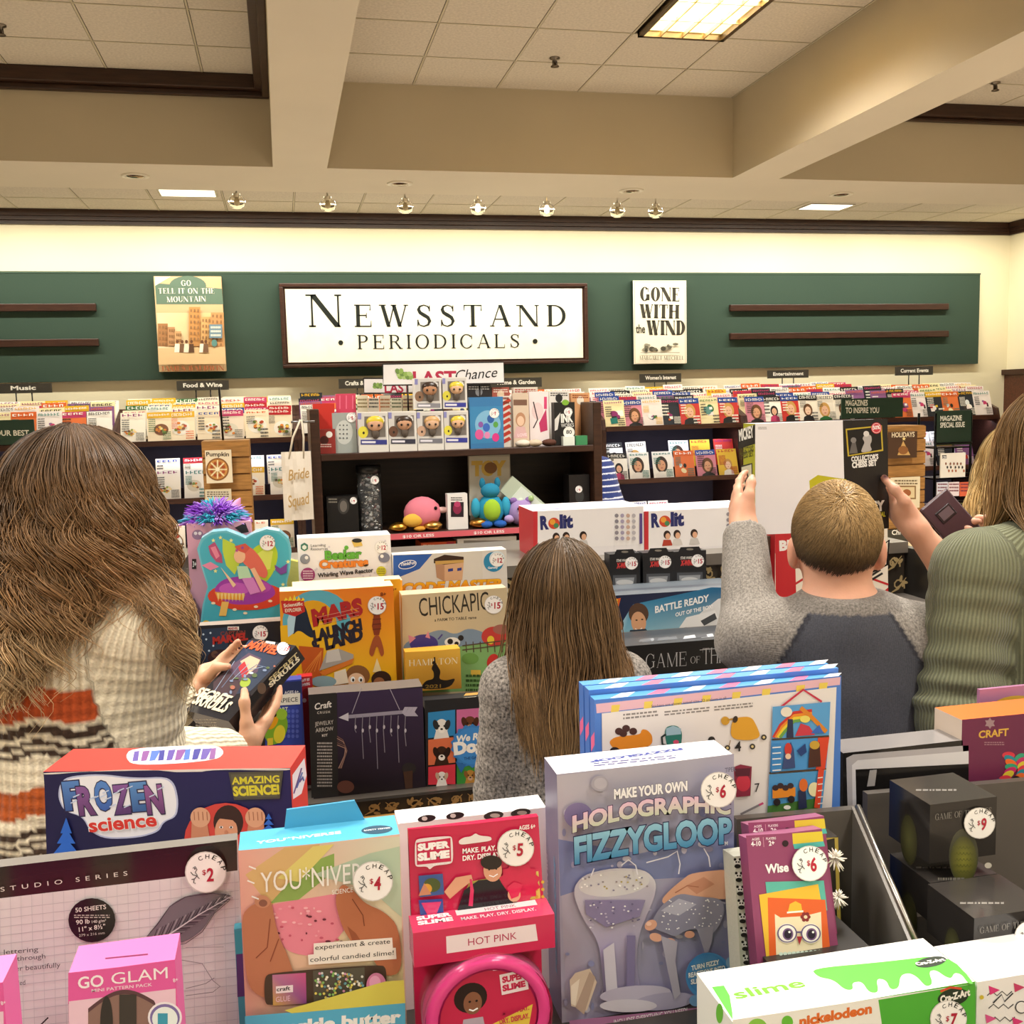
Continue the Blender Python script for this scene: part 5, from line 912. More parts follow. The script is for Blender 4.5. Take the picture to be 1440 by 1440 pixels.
plush('plush_toy', 'teal plush animal with a bright green belly on the second bookcase shelf', 690, 725, 4.56, U2, [('body', [((0, 0, .075), (.062, .05, .075), '#2f8fb0')]), ('belly', [((0, -.03, .078), (.042, .028, .052), '#9cc23a')]), ('head', [((0, -.005, .165), (.045, .04, .035), '#2f86a8')]), ('ear', [((-.035, 0, .2), (.014, .012, .025), '#2a7a9a')]), ('ear', [((.035, 0, .2), (.014, .012, .025), '#2a7a9a')]), ('arm', [((-.07, -.01, .09), (.022, .022, .045), '#3a9fc0')]), ('arm', [((.07, -.01, .09), (.022, .022, .045), '#3a9fc0')]), ('foot', [((-.03, -.04, .016), (.03, .035, .016), '#2a5aa8')]), ('foot', [((.035, -.04, .016), (.03, .035, .016), '#2a5aa8')])])
a = MB(); a.box((-.045, -.008, 0), (.045, .012, .26), '#b9c4b0', 'print'); a.box((-.035, -.014, .02), (.035, -.008, .2), '#d8e2d8', 'gloss'); [a.ball((-.02+.04*(i % 2), -.018, .04+.03*i), (.016, .01, .014), ['#9ab87a', '#c8d2c0', '#7fa05a'][i % 3], 'plastic', 10) for i in range(5)]
k = a.build('toy_clamshell'); p = PY(705, 648, 4.55); k.location = (p[0]+.215, 4.56, U2+.02); k.rotation_euler = (0, R(-48), 0); tag(k, 'clear and green clamshell pack leaning diagonally right of the teal plush', 'toy')
plush('plush_toy', 'round lilac plush with a striped face on the second bookcase shelf', 733, 725, 4.55, U2, [('body', [((0, 0, .06), (.062, .055, .06), '#a48cc0')]), ('arm', [((-.06, -.02, .035), (.025, .02, .018), '#b49ccc')]), ('arm', [((.06, -.02, .04), (.022, .02, .018), '#b49ccc')]), ('ear', [((-.035, 0, .115), (.018, .014, .016), '#8a6aa8')]), ('ear', [((.035, 0, .115), (.018, .014, .016), '#8a6aa8')]), ('muzzle', [((0, -.045, .062), (.028, .014, .018), '#d8c8e4')]), ('eye', [((-.022, -.05, .082), .007, '#1c1620')]), ('eye', [((.022, -.05, .082), .007, '#1c1620')])])
def dr(B, c): c.ell(815, 698, 6, 9, '#3a3a3a'); B.sticker(814, 688, 5, '6')
item('gift_box', 'black box with a pale sticker at the right end of the second shelf', 'box', 800, 829, 668, 715, 4.56, .1, '#1d1919', dr, bottom=U2)
# third shelf
def dr(B, c): c.bars(595, 767, 638, 775, 3, '#f0d0b0'); c.rect(628, 762, 639, 777, '#b0303a')
item('game_box', 'orange box on the third bookcase shelf', 'box', 592, 641, 763, 790, 4.53, .2, '#d0562f', dr, bottom=.86, cols={'t': '#c8603a'})
def dr(B, c): c.rect(652, 760, 718, 790, '#8f8a84'); c.ell(672, 770, 12, 6, '#2a2826'); c.text('YO-YO', 663, 772, 683, 771, 5, '#d8c83a'); c.rect(712, 762, 722, 770, '#3a3836'); c.text('72', 713, 769, 721, 769, 5, '#eee')
item('game_box', 'white box with a grey window on the third bookcase shelf', 'box', 643, 726, 757, 795, 4.52, .24, '#e6e2dc', dr, bottom=.86)
item('storage_crate', 'dark box under the third shelf goods of the bookcase', 'crate', 560, 740, 792, 840, 4.51, .3, '#2d211b', None, bottom=U3)
# tote bag on the bookcase side
p0 = PY(412, 636, 4.42); p1 = PY(446, 632, 4.42); pb = PY(414, 733, 4.42); w = .062; h = p0[2]-pb[2]
o = empty('tote_bag', (x0-.085, 4.47, pb[2]), 'cream canvas tote bag with gold script hanging on the bookcase side', 'bag')
a = MB(); n = 10
for s in (-1, 1):
    rows = []
    for i in range(n+1):
        t = i/n; q = .016+.014*math.sin(math.pi*t); rows.append([(-w+2*w*j/8, s*q*math.sin(math.pi*(j+.35)/8.7)+.003*math.sin(j*2.1+i), t*h) for j in range(9)])
    for i in range(n):
        for j in range(8): a.face([rows[i][j], rows[i][j+1], rows[i+1][j+1], rows[i+1][j]], '#e6dccd', 'matte', True)
c = Cv(a, (-w, -.035, h), (1, 0, 0), (0, 0, 1), (0, -1, 0), None, False, 'print', .0006); c.text('Bride', .025, .12, .115, .11, .045, '#b5935a', bold=.01, shear=.35); c.text('Squad', .02, .235, .115, .22, .05, '#b5935a', bold=.01, shear=.35); a.build('bag_body', o)
for s in (-1, 1): a = MB(); a.tube([(-.03, s*.012, h-.03), (-.01, s*.012, h+.06), (.025+.0, s*.006, h+.135), (.03, s*.006, h+.135), (.035, s*.012, h+.06), (.03, s*.012, h-.03)], .004, '#d8ccb8', 'matte'); a.build('strap', o)
a = MB(); a.tube([(x0+.0, 4.47, 0), (x0-.10, 4.47, 0)], .005, '#888'); k = a.build('peg_hook'); k.location = (0, 0, pb[2]+h+.126); tag(k, 'short metal peg on the bookcase side holding the tote bag', 'hook')
# ------------------------------------------------------------ bargain table in the foreground
T = .92; BIN = '#5b554f'
o = empty('bargain_table', (.35, 1.02, 0), 'dark grey bargain table with bin dividers at the bottom of the photo', 'display table')
a = MB(); a.box((-.95, -.34, T-.03), (.95, .29, T), '#3e3a37', 'plastic', bev=.004); a.build('table_top', o)
a = MB(); a.box((-.90, -.28, .08), (.90, .25, T-.03), '#2f2b29', 'matte'); a.build('base_cabinet', o)
a = MB(); a.box((-.88, -.26, 0), (.88, .23, .08), '#1d1b1a', 'matte'); a.build('plinth', o)
def wpanel(pts, thick, col, nm, m='plastic'):
    a = MB(); P = [np.array(p)-V(.35, 1.02, 0) for p in pts]; n = np.cross(P[1]-P[0], P[2]-P[0]); n /= np.linalg.norm(n); Q = [p+n*thick for p in P]
    a.face(P, col, m); a.face(Q[::-1], col, m)
    for i in range(len(P)): j = (i+1) % len(P); a.face([P[i], Q[i], Q[j], P[j]], col, m)
    return a.build(nm, o)
def dn(p, z=T): return V(p[0], p[1], z)
b0, b1 = PY(1030, 1147, 1.125), PY(1206, 1132, 1.125); wpanel([dn(b0), dn(b1), b1, b0], .012, BIN, 'bin_back')
b2, b3 = PY(1213, 1112, 1.16), PY(1475, 1090, 1.16); wpanel([dn(b2), dn(b3), b3, b2], .012, BIN, 'bin_back')
d0, d1 = PY(1206, 1134, 1.115), PY(1300, 1352, .935); wpanel([dn(d0), dn(d1), d1, d0], .008, '#77716a', 'bin_divider')
a = MB(); P = [d0-V(.35, 1.02, 0), d1-V(.35, 1.02, 0)]; a.tube(P, .0042, '#aaa59c', 'metal', 8); a.build('divider_edge', o)
# --- frozen science
B = Bx('science_kit', 'red and dark blue science kit box in front of the person in the striped sweater', 'toy box', (61, 1086), (408, 1079), (68, 1300), 1.20, dep=.075, yaw=-14, col='#20204e', cols={'t': '#dc463e', 'r': '#d8413b', 'l': '#d8413b'}, bottom=T); c = B.f
c.poly([(61, 1086), (408, 1079), (408, 1084), (300, 1082), (270, 1088), (200, 1081), (120, 1085), (62, 1090)], '#e8e0da'); c.quad((62, 1089), (408, 1083), (412, 1320), (70, 1330), ['#1f1d4a', '#23205a', '#191840', '#1c1a48'])
cl = [(86, 1105), (96, 1094), (140, 1090), (190, 1096), (232, 1094), (244, 1104), (249, 1128), (246, 1148), (228, 1155), (222, 1168), (195, 1176), (150, 1178), (128, 1168), (118, 1148), (92, 1140), (84, 1122)]
c.poly([(x+(x-165)*.03, y+(y-1135)*.05) for x, y in cl], '#b9bfe0'); c.poly(cl, '#eeeef6')
for i, (ch, x, y, q, q2) in enumerate((('F', 92, 1138, '#5a86c8', '#3a5a9c'), ('R', 112, 1145, '#8a5a9a', '#6a3f72'), ('O', 136, 1138, '#5a8ad0', '#3f62b0'), ('Z', 162, 1143, '#8a5a9e', '#5a3a70'), ('E', 187, 1139, '#5f90cc', '#3a609c'), ('N', 208, 1143, '#9a5f9c', '#6a3d70'))): c.text(ch, x, y, x+24, y-2, 38, q, bold=.045, out='#2a2348', ow=.03, col2=q2)
for i in range(14): rn = random.Random(i+40); x = rn.uniform(95, 225); y = rn.uniform(1108, 1138); c.line([(x, y), (x+9, y-4)], 1.6, '#c8d4ee')
c.text('science', 127, 1169, 222, 1160, 19, '#d8382f', bold=.03, out='#f6f2f0', ow=.03)
c.poly([(322, 1085), (399, 1083), (394, 1122), (330, 1124)], '#4e4c40'); c.poly([(325, 1088), (396, 1086), (391, 1119), (332, 1121)], '#5e5b48'); c.text('AMAZING', 327, 1102, 394, 1099, 10, '#d8cf3a', bold=.03); c.text('SCIENCE!', 329, 1118, 394, 1115, 13, '#d8cf3a', bold=.05)
c.ell(318, 1180, 58, 52, '#d0453c'); c.ell(322, 1155, 21, 24, '#3a221a'); c.ell(319, 1168, 16, 22, '#d99a78'); c.poly([(302, 1150), (316, 1138), (336, 1148), (338, 1162), (328, 1152), (312, 1150)], '#3a221a'); [c.ell(x, 1162, 2.6, 1.6, '#fff') or c.ell(x, 1162, 1.4, 1.4, '#3a241a') for x in (312, 326)]; c.poly([(310, 1174), (328, 1174), (324, 1181), (314, 1181)], '#f6efe8'); c.ell(319, 1169, 2.4, 3, '#c88464')
for s_, x in ((1, 283), (-1, 360)):
    c.poly([(x-14*s_, 1195), (x-12*s_, 1150), (x+8*s_, 1146), (x+16*s_, 1195)], '#c98868'); c.ell(x, 1148, 14, 14, '#dba584'); [c.line([(x-9+i*6, 1140), (x-8+i*6, 1152)], 1.2, '#a86a4e') for i in range(4)]
for x, q in ((95, 1), (379, .55)):
    for i in range(4): c.poly([(x-(8+i*5)*q, 1170+i*13*q*1.1+ (0 if q == 1 else -20)), (x, 1148+i*13*q*1.1+(0 if q == 1 else -6)), (x+(8+i*5)*q, 1170+i*13*q*1.1+(0 if q == 1 else -20))], '#2f6ad0')
t = B.t; t.poly([(176, 1064), (184, 1053), (250, 1049), (306, 1048), (316, 1058), (306, 1068), (250, 1074), (186, 1076)], '#f0eef6')
for i in range(10): rn = random.Random(i+3); x = 186+i*12; t.quad((x, 1071-i*.3), (x+8, 1070-i*.3), (x+10+i % 3*3, 1056-i*.4), (x+3, 1057-i*.4), ['#6a5aa8', '#8a5a9a', '#5a7ac8', '#4a4a9a'][i % 4])
r_ = B.r; r_.poly([(411, 1090), (428, 1066), (431, 1090), (424, 1116), (412, 1124)], '#ece8f2'); [r_.line([(413+i*4, 1116-i*8), (424+i, 1080+i*6)], 2, ['#6a4a8a', '#4a6ab0'][i % 2]) for i in range(4)]
B.done()
# --- studio series pad
B = Bx('sketch_pad', 'large white sketch pad with a feather drawing and a dark top band', 'sketch pad', (-60, 1226), (333, 1181), (-50, 1450), 1.05, dep=.018, col='#e6e2e4', cols={'t': '#8a857f'}, bottom=T, m='gloss'); c = B.f
c.quad((-60, 1226), (333, 1181), (334, 1224), (-58, 1270), ['#1c1714', '#241a17', '#3f201e', '#331c1a']); c.quad((-58, 1270), (334, 1224), (340, 1470), (-50, 1500), '#e3dfe1')
k = 0
for i in range(20): c.line([(-55, 1286+i*12), (336, 1240+i*12)], .7, '#c4c0c6')
for i in range(26): c.line([(-45+i*15, 1268-i*1.75), (-40+i*15, 1490-i*1.2)], .7, '#ccc8ce')
c.text('STUDIO SERIES', 2, 1252, 180, 1229, 7, '#e9e4dc', bold=.0, sp=1.9)
c.ell(130, 1292, 33, 31, '#1c1818'); c.text('50 SHEETS', 107, 1281, 150, 1276, 7, '#efe9e2', bold=.01); c.bars(105, 1285, 155, 1288, 2, '#b8b2aa', 3); c.text('90 lb', 108, 1298, 127, 1296, 7, '#efe9e2', bold=.01); c.text('140 g/m²', 130, 1296, 150, 1294, 4.5, '#efe9e2', bold=.0); c.text('11" x 8½"', 112, 1308, 149, 1303, 7, '#efe9e2', bold=.01); c.text('279 x 216 mm', 112, 1315, 148, 1311, 4, '#cfc8c0', bold=.0)
fe = [(206, 1328), (208, 1312), (222, 1296), (240, 1270), (262, 1257), (300, 1252), (326, 1256), (322, 1263), (302, 1280), (285, 1306), (262, 1322), (228, 1328), (212, 1334)]
c.poly(fe, '#77747a'); 
for i in range(26): t_ = i/25; x, y = 212+t_*104, 1328-t_*70; c.line([(x, y), (x+10-t_*4, y-24+t_*18)], .9, ['#2c2a2e', '#b4b0b6', '#4a474c'][i % 3]); c.line([(x, y), (x+22-t_*10, y-2+t_*2)], .9, ['#3a383c', '#9a969c', '#55525a'][i % 3])
c.line([(204, 1336), (235, 1312), (280, 1282), (326, 1256)], [2.5, 2, 1.4, .8], '#d8d4da'); c.line(fe, .8, '#2a282c', closed=True)
c.line([(262, 1328), (315, 1327)], .8, '#9a969c'); c.line([(255, 1345), (285, 1350), (300, 1374), (310, 1382), (300, 1390), (262, 1395)], 1, '#8a868c'); c.line([(262, 1385), (290, 1378), (302, 1370)], 1, '#8a868c')
for i, (t_, x, y, w_) in enumerate((('intricate lettering', -45, 1342, 101), ('without bleed-through', -50, 1353, 116), ('takes ink & marker beautifully', -60, 1368, 147), ('acid free & archival included', -60, 1388, 98))): c.text(t_, x, y, x+w_, y-w_*.09, 8, '#4a474c', bold=.0)
c.line([(55, 1440), (70, 1425)], 2, '#333'); B.sticker(290, 1222, 29, '2'); B.done()
# --- go glam kits
for i, dx in enumerate((0, -242)):
    X = lambda x: x+dx; Yd = lambda y: y+(32 if i else 0)
    B = Bx('nail_kit', 'pink nail kit box %s' % ['standing before the sketch pad', 'cut off by the left photo edge'][i], 'toy box', (X(96), Yd(1368)), (X(246), Yd(1351)), (X(98), 1520), .86, dep=.045, col='#e65aa5', group='pink nail kits', bottom=T, cols={'t': '#ee78b6', 'r': '#e268aa', 'l': '#e268aa'}); c = B.f
    c.quad((X(96), Yd(1368)), (X(246), Yd(1351)), (X(248), Yd(1520)), (X(98), Yd(1520)), ['#e258a4', '#e664ac', '#f0e8ee', '#efe6ec']); c.quad((X(96), Yd(1368)), (X(246), Yd(1351)), (X(247), Yd(1392)), (X(96), Yd(1412)), '#e15aa3'); c.quad((X(97), Yd(1408)), (X(247), Yd(1390)), (X(248), Yd(1450)), (X(98), Yd(1460)), '#e9c4d8')
    ar = [(X(124), Yd(1460)), (X(124), Yd(1418))]+[(X(124+96*j/10), Yd(1418-math.sin(math.pi*j/10)*22-9*j/10)) for j in range(11)]+[(X(220), Yd(1460))]; c.poly(ar, '#5a3a40'); c.poly([(x, y+6) for x, y in ar], '#8a6a62')
    c.text('GO', X(110), Yd(1390), X(146), Yd(1386), 18, '#f6eaf2', bold=.02); c.text('GLAM', X(157), Yd(1384), X(236), Yd(1375), 18, '#f6eaf2', bold=.0); c.text('MINI PATTERN PACK', X(129), Yd(1395), X(214), Yd(1386), 5, '#f4dcea', bold=.01); c.text('8+', X(248-4), Yd(1381), X(255-4), Yd(1379), 6, '#f4dcea')
    c.ell(X(150), Yd(1440), 9, 40, '#2f2a28'); c.rect(X(168), Yd(1398), X(192), Yd(1450), '#3a3430'); c.ell(X(232), Yd(1430), 24, 22, '#efe8f0'); c.ell(X(232), Yd(1430), 21, 19, '#7a6aa8'); c.ell(X(232), Yd(1432), 18, 17, '#e8f0f2'); c.rect(X(222), Yd(1424), X(236), Yd(1446), '#3a9ab8')
    t = B.t; t.quad((X(148), Yd(1347)), (X(208), Yd(1341)), (X(208), Yd(1343)), (X(148), Yd(1349)), '#7a2a55'); B.done()
# --- you niverse kit
B = Bx('slime_kit', 'pastel slime kit box with hands stretching pink slime', 'toy box', (335, 1196), (562, 1176), (347, 1460), 1.0, dep=.05, col='#e9c9b8', cols={'t': '#58b4d8', 'r': '#d8d2d4', 'l': '#c89a88'}, bottom=T); c = B.f
c.quad((335, 1196), (562, 1176), (568, 1425), (346, 1440), ['#e2a89a', '#d8d8c4', '#e8e0b0', '#d8a090']); c.poly([(345, 1230), (400, 1192), (450, 1187), (430, 1230), (380, 1275)], '#d8b47a'); c.poly([(380, 1270), (430, 1215), (470, 1200), (470, 1225), (420, 1265)], '#8fae5a'); c.poly([(440, 1230), (520, 1200), (562, 1190), (565, 1290), (520, 1250)], '#b9ccb4'); c.poly([(390, 1235), (440, 1190), (470, 1187), (420, 1240)], '#e0d27a')
c.poly([(350, 1300), (370, 1275), (400, 1268), (440, 1262), (480, 1255), (500, 1275), (490, 1300), (470, 1325), (440, 1345), (410, 1340), (390, 1325), (370, 1320)], '#e88a9c'); [c.ell(random.Random(i).uniform(370, 485), random.Random(i+50).uniform(1272, 1325), random.Random(i+9).uniform(1, 4), 1.6, ['#c85a72', '#f4b8c0', '#6a2a3a', '#efa0b0'][i % 4]) for i in range(40)]
c.poly([(340, 1285), (352, 1272), (362, 1268), (368, 1258), (380, 1262), (384, 1278), (388, 1300), (394, 1320), (404, 1340), (414, 1370), (408, 1400), (380, 1405), (350, 1390), (343, 1340)], '#b87858'); c.ell(369, 1266, 11, 9, '#c48a6a', rot=10); c.ell(370, 1268, 6, 5, '#8a5a48'); c.line([(380, 1290), (376, 1330), (360, 1345)], 1.4, '#8a4a34'); c.line([(392, 1318), (380, 1350)], 1.4, '#8a4a34')
c.poly([(470, 1262), (480, 1240), (495, 1248), (512, 1268), (540, 1280), (560, 1300), (566, 1365), (540, 1372), (520, 1340), (495, 1325), (480, 1300)], '#b8714e'); c.poly([(488, 1300), (500, 1310), (520, 1340), (500, 1335)], '#9a5638'); c.line([(495, 1262), (510, 1285), (512, 1300)], 1.4, '#7a3e28')
c.text("YOU*NIVERSE", 367, 1253, 534, 1236, 30, '#f2efe8', bold=.0); c.text('SCIENCE', 467, 1256, 496, 1252, 7, '#f2efe8', bold=.0); [c.line([(350+a_, 1216+b_), (360+a_, 1220+b_)], 2, '#f2efe8') for a_, b_ in ((0, 0), (-2, 20), (4, 42))]
c.quad((441, 1324), (551, 1316), (552, 1331), (441, 1340), '#f2ece2'); c.quad((433, 1340), (556, 1330), (557, 1346), (434, 1354), '#f2ece2'); c.text('experiment & create', 443, 1333, 548, 1324, 7, '#2a2a2a', bold=.0); c.text('colorful candied slime!', 436, 1350, 553, 1340, 7, '#2a2a2a', bold=.0)
c.poly([(372, 1372), (380, 1365), (536, 1353), (543, 1360), (543, 1394), (536, 1400), (378, 1412), (372, 1405)], '#4a3a2e')
c.quad((383, 1368), (430, 1365), (431, 1408), (384, 1411), ['#b87a9a', '#c85a8a', '#8a4a8a', '#c8a04a']); c.quad((388, 1384), (412, 1382), (412, 1392), (388, 1394), '#efe2e6'); c.text('craft', 389, 1391, 408, 1389, 6, '#222', bold=.02); c.text('GLUE', 388, 1406, 408, 1404, 8, '#e8c4d8', bold=.0)
c.quad((440, 1362), (512, 1357), (513, 1403), (441, 1408), '#5a5648'); rn = random.Random(2)
for i in range(110): c.ell(rn.uniform(442, 511), rn.uniform(1362, 1403), 1.9, 1.9, rn.choice(['#e8d86a', '#8ac06a', '#d8d8d0', '#b89a5a', '#f4f0e0', '#6aa0a8', '#d89ab8']), n=7)
c.ell(528, 1378, 14, 18, '#c87a9e'); c.ell(526, 1374, 8, 10, '#e0a0c0'); c.quad((345, 1420), (568, 1402), (570, 1520), (348, 1520), '#5ab2d4'); c.poly([(400, 1412), (540, 1372), (566, 1370), (568, 1402), (410, 1416)], '#d8cf5a'); c.text('sparkle butter', 375, 1446, 562, 1428, 17, '#f4f4f0', bold=.05)
t = B.t; t.text("YOU*NIVERSE", 360, 1187, 480, 1172, 9, '#eef4f6', bold=.03); t.ell(530, 1167, 22, 6, '#24506a', rot=-4); t.text('SAFETY TESTED', 512, 1169, 549, 1165, 4, '#fff')
k = B.part('hang_tab', 'blue hang tab'); k.n = V(0, -1, 0); y = B.D-.004; z = B.H; w = B.W
k.mb.prism([(-w*.22, z), (w*.30, z), (w*.24, z+.022), (-w*.20, z+.020)], y, y+.003, '#4aa3cc'); B.sticker(523, 1232, 28, '4'); B.done()
def dr(B, c): c.quad((330, 1310), (346, 1308), (348, 1340), (332, 1342), '#3fa0b0'); c.quad((332, 1342), (348, 1340), (350, 1400), (334, 1402), '#5a3a78')
simple('slime_kit', 'teal and purple box edge peeking out left of the pastel slime kit', 'toy box', (329, 1306), (372, 1302), (331, 1480), 1.035, .012, '#4a9fb4', dr, bottom=T)
# --- super slime pack
B = Bx('slime_pack', 'hot pink slime pack with a round tub and a $5 sticker', 'toy', (574, 1166), (757, 1151), (583, 1450), 1.0, dep=.008, col='#c8234f', bottom=T, m='gloss'); c = B.f
c.quad((574, 1166), (757, 1151), (766, 1290), (580, 1300), ['#c81f4a', '#cf2a52', '#d83a64', '#c22450']); c.poly([(640, 1290), (660, 1240), (700, 1232), (757, 1225), (762, 1285)], '#e8d870'); [c.ell(700+i % 8*9, 1240+i//8*10, 2.4, 2.4, '#d8b84a', n=8) for i in range(30)]; c.star(730, 1240, 30, '#cf2a52', 14, .85)
c.poly([(583, 1182), (588, 1178), (632, 1174), (636, 1178), (637, 1210), (632, 1214), (610, 1216), (604, 1222), (600, 1217), (586, 1218), (583, 1214)], '#efe2e6'); c.poly([(585, 1184), (633, 1177), (634, 1210), (586, 1215)], '#c8234f'); c.text('SUPER', 587, 1195, 632, 1190, 9, '#fff', bold=.07); c.text('SLIME', 587, 1209, 632, 1204, 10, '#fff', bold=.07); c.text("WORLD'S BEST SLIME", 608, 1216, 632, 1213, 2.6, '#fff')
c.poly([(644, 1181), (652, 1176), (662, 1175), (668, 1170), (674, 1174), (690, 1175), (691, 1181), (668, 1184), (646, 1187)], '#f0e8e6'); c.text('MAKE. PLAY.', 650, 1199, 697, 1194, 7, '#fff', bold=.03); c.text('DRY. DISPLAY.', 650, 1209, 704, 1203, 7, '#fff', bold=.03); c.text('AGES 6+', 729, 1166, 752, 1163, 6, '#fff', bold=.02)
c.quad((588, 1230), (622, 1227), (624, 1256), (590, 1260), '#3a5a9a'); c.ell(607, 1243, 12, 10, '#4a5a2a'); c.ell(600, 1248, 7, 7, '#d8a03a'); c.poly([(588, 1258), (596, 1240), (606, 1256)], '#c88a6a'); c.quad((588, 1264), (622, 1262), (624, 1294), (592, 1296), '#2f50a0'); c.poly([(592, 1268), (620, 1266), (610, 1292), (604, 1292)], '#d8447a')
c.poly([(640, 1286), (652, 1250), (672, 1236), (700, 1234), (720, 1262), (722, 1284)], '#1a1820'); c.ell(692, 1222, 13, 16, '#d8a282'); c.ell(690, 1211, 15, 10, '#241a16'); c.ell(687, 1221, 1.4, 1.1, '#1a1210', n=8); c.ell(697, 1220, 1.4, 1.1, '#1a1210', n=8); c.line([(687, 1229), (693, 1231), (699, 1227)], 1.6, '#fff'); c.poly([(624, 1252), (640, 1232), (662, 1228), (664, 1236), (648, 1248), (632, 1262)], '#dca686'); c.line([(661, 1234), (663, 1250), (661, 1272)], [3, 5, 6], '#d8386a'); c.ell(722, 1256, 9, 10, '#dca686'); c.poly([(712, 1246), (722, 1238), (734, 1242), (728, 1258), (718, 1262)], '#d8305a')
k = B.part('header_tray'); w = B.W; p0 = B.f.P((580, 1334)); z1 = p0[2]+.0; k.mb.box((-w/2-.003, -.036, z1), (w/2+.006, 0, z1+.036), '#cf2c58', 'gloss', {'t': '#d8486e', 'f': '#cc2a55'})
kc = Cv(k.mb, (-w/2, -.036, z1+.036), (1, 0, 0), (0, 0, 1), (0, -1, 0), None, False, 'gloss'); kc.poly([(.03, .008), (.122, .008), (.124, .026), (.03, .026)], '#efdde2'); kc.text('HOT PINK', .052, .021, .102, .021, .0075, '#b32a55', bold=.0)
kt = Cv(k.mb, (-w/2, 0, z1+.036), (1, 0, 0), (0, 1, 0), (0, 0, 1), None, False, 'gloss'); kt.rect(.045, .002, .130, .013, '#f0e6e8'); kt.text('HOT PINK', .075, .011, .108, .011, .006, '#b05a70', bold=.0); kt.text('MAKE. PLAY. DRY. DISPLAY.', .048, .024, .126, .024, .006, '#f4e4ea'); kt.text('SUPER', .004, .012, .04, .012, .007, '#fff', bold=.05); kt.text('SLIME', .004, .022, .04, .022, .007, '#fff', bold=.05)
k = B.part('slime_tub', 'round hot pink tub'); cz = z1-.062; k.mb.lathe([(.001, 0), (.048, .0), (.055, .004), (.060, .012), (.062, .02), (.060, .038), (.001, .038)], (.002, -.001, cz), '#d8327a', 'gloss', 36, axis=(0, -1, 0)); k.mb.lathe([(.060, .030), (.064, .032), (.064, .040), (.054, .043), (.052, .040)], (.002, -.001, cz), '#e0448a', 'gloss', 36, axis=(0, -1, 0))
kc = Cv(k.mb, (-.05, -.0402, cz+.052), (1, 0, 0), (0, 0, 1), (0, -1, 0), None, False, 'print'); kc.ell(.052, .052, .050, .050, '#c8284e'); kc.poly([(.055, .06), (.098, .045), (.09, .085), (.06, .098)], '#e6c84a'); kc.ell(.034, .028, .017, .016, '#2a1a16'); kc.ell(.036, .034, .0095, .012, '#8a5a42'); kc.poly([(.02, .08), (.026, .05), (.046, .05), (.052, .085)], '#b8a8b8'); kc.ell(.033, .032, .0014, .0012, '#16100e', n=8); kc.ell(.040, .032, .0014, .0012, '#16100e', n=8); kc.line([(.032, .040), (.036, .042), (.041, .040)], .0016, '#fff'); kc.poly([(.064, .008), (.092, .006), (.094, .028), (.066, .030)], '#efdfe4'); kc.text('SUPER', .067, .017, .091, .015, .006, '#c8234f', bold=.06); kc.text('SLIME', .067, .026, .091, .024, .006, '#c8234f', bold=.06); kc.text('MAKE. PLAY.', .066, .052, .094, .050, .0055, '#c8234f', bold=.03); kc.text('DRY. DISPLAY.', .063, .061, .094, .059, .0055, '#c8234f', bold=.03)
k = B.part('blister_shell'); k.mb.lathe([(.066, 0), (.067, .03), (.066, .044)], (.002, -.001, cz), '#f2e8ee', 'film', 36, axis=(0, -1, 0))
B.sticker(724, 1190, 26, '5'); B.done()
def dr(B, c):
    c.quad((562, 1158), (770, 1136), (770, 1220), (562, 1230), '#efeeee'); [c.ell(x, 1152-(x-590)*.1, 13, 5, '#2a2a2c', rot=-8) or c.ell(x-3, 1152-(x-590)*.1, 4, 3, '#d8d6d2') for x in (600, 640)]; [c.ell(x, 1147-(x-690)*.1, 14, 6, '#3a3634', rot=-8) or c.ell(x+2, 1147-(x-690)*.1, 7, 3, '#b8b2a8') for x in (694, 732)]
simple('novelty_box', 'white box with printed eyes behind the hot pink slime pack', 'box', (560, 1158), (768, 1136), (562, 1400), 1.12, .04, '#f0efef', dr, bottom=T)
# --- fizzygloop
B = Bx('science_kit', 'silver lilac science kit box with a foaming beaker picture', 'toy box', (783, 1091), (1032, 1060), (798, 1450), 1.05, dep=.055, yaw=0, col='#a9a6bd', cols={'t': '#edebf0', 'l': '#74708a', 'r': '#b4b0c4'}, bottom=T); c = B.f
c.quad((783, 1091), (1032, 1060), (1032, 1425), (797, 1440), ['#b8b4c0', '#a8a6bc', '#8f8fbc', '#aaa2bc']); c.poly([(785, 1180), (900, 1200), (1032, 1170), (1032, 1230), (850, 1240), (788, 1260)], '#7d86b4'); rn = random.Random(5)
for i in range(60): x, y = rn.uniform(790, 1026), rn.uniform(1100, 1425); c.ell(x, y, rn.uniform(1, 7), rn.uniform(1, 6), rn.choice(['#b9b4cc', '#9a96b8', '#c4c0d4', '#8f93bc']), n=12)
c.ell(812, 1145, 20, 18, '#857aa6'); c.ell(842, 1100, 12, 11, '#a8a4b2'); c.ell(843, 1100, 9, 8, '#b8b4c0')
c.line([(1032, 1330), (1032, 1425)], 2, '#7a7aa8')
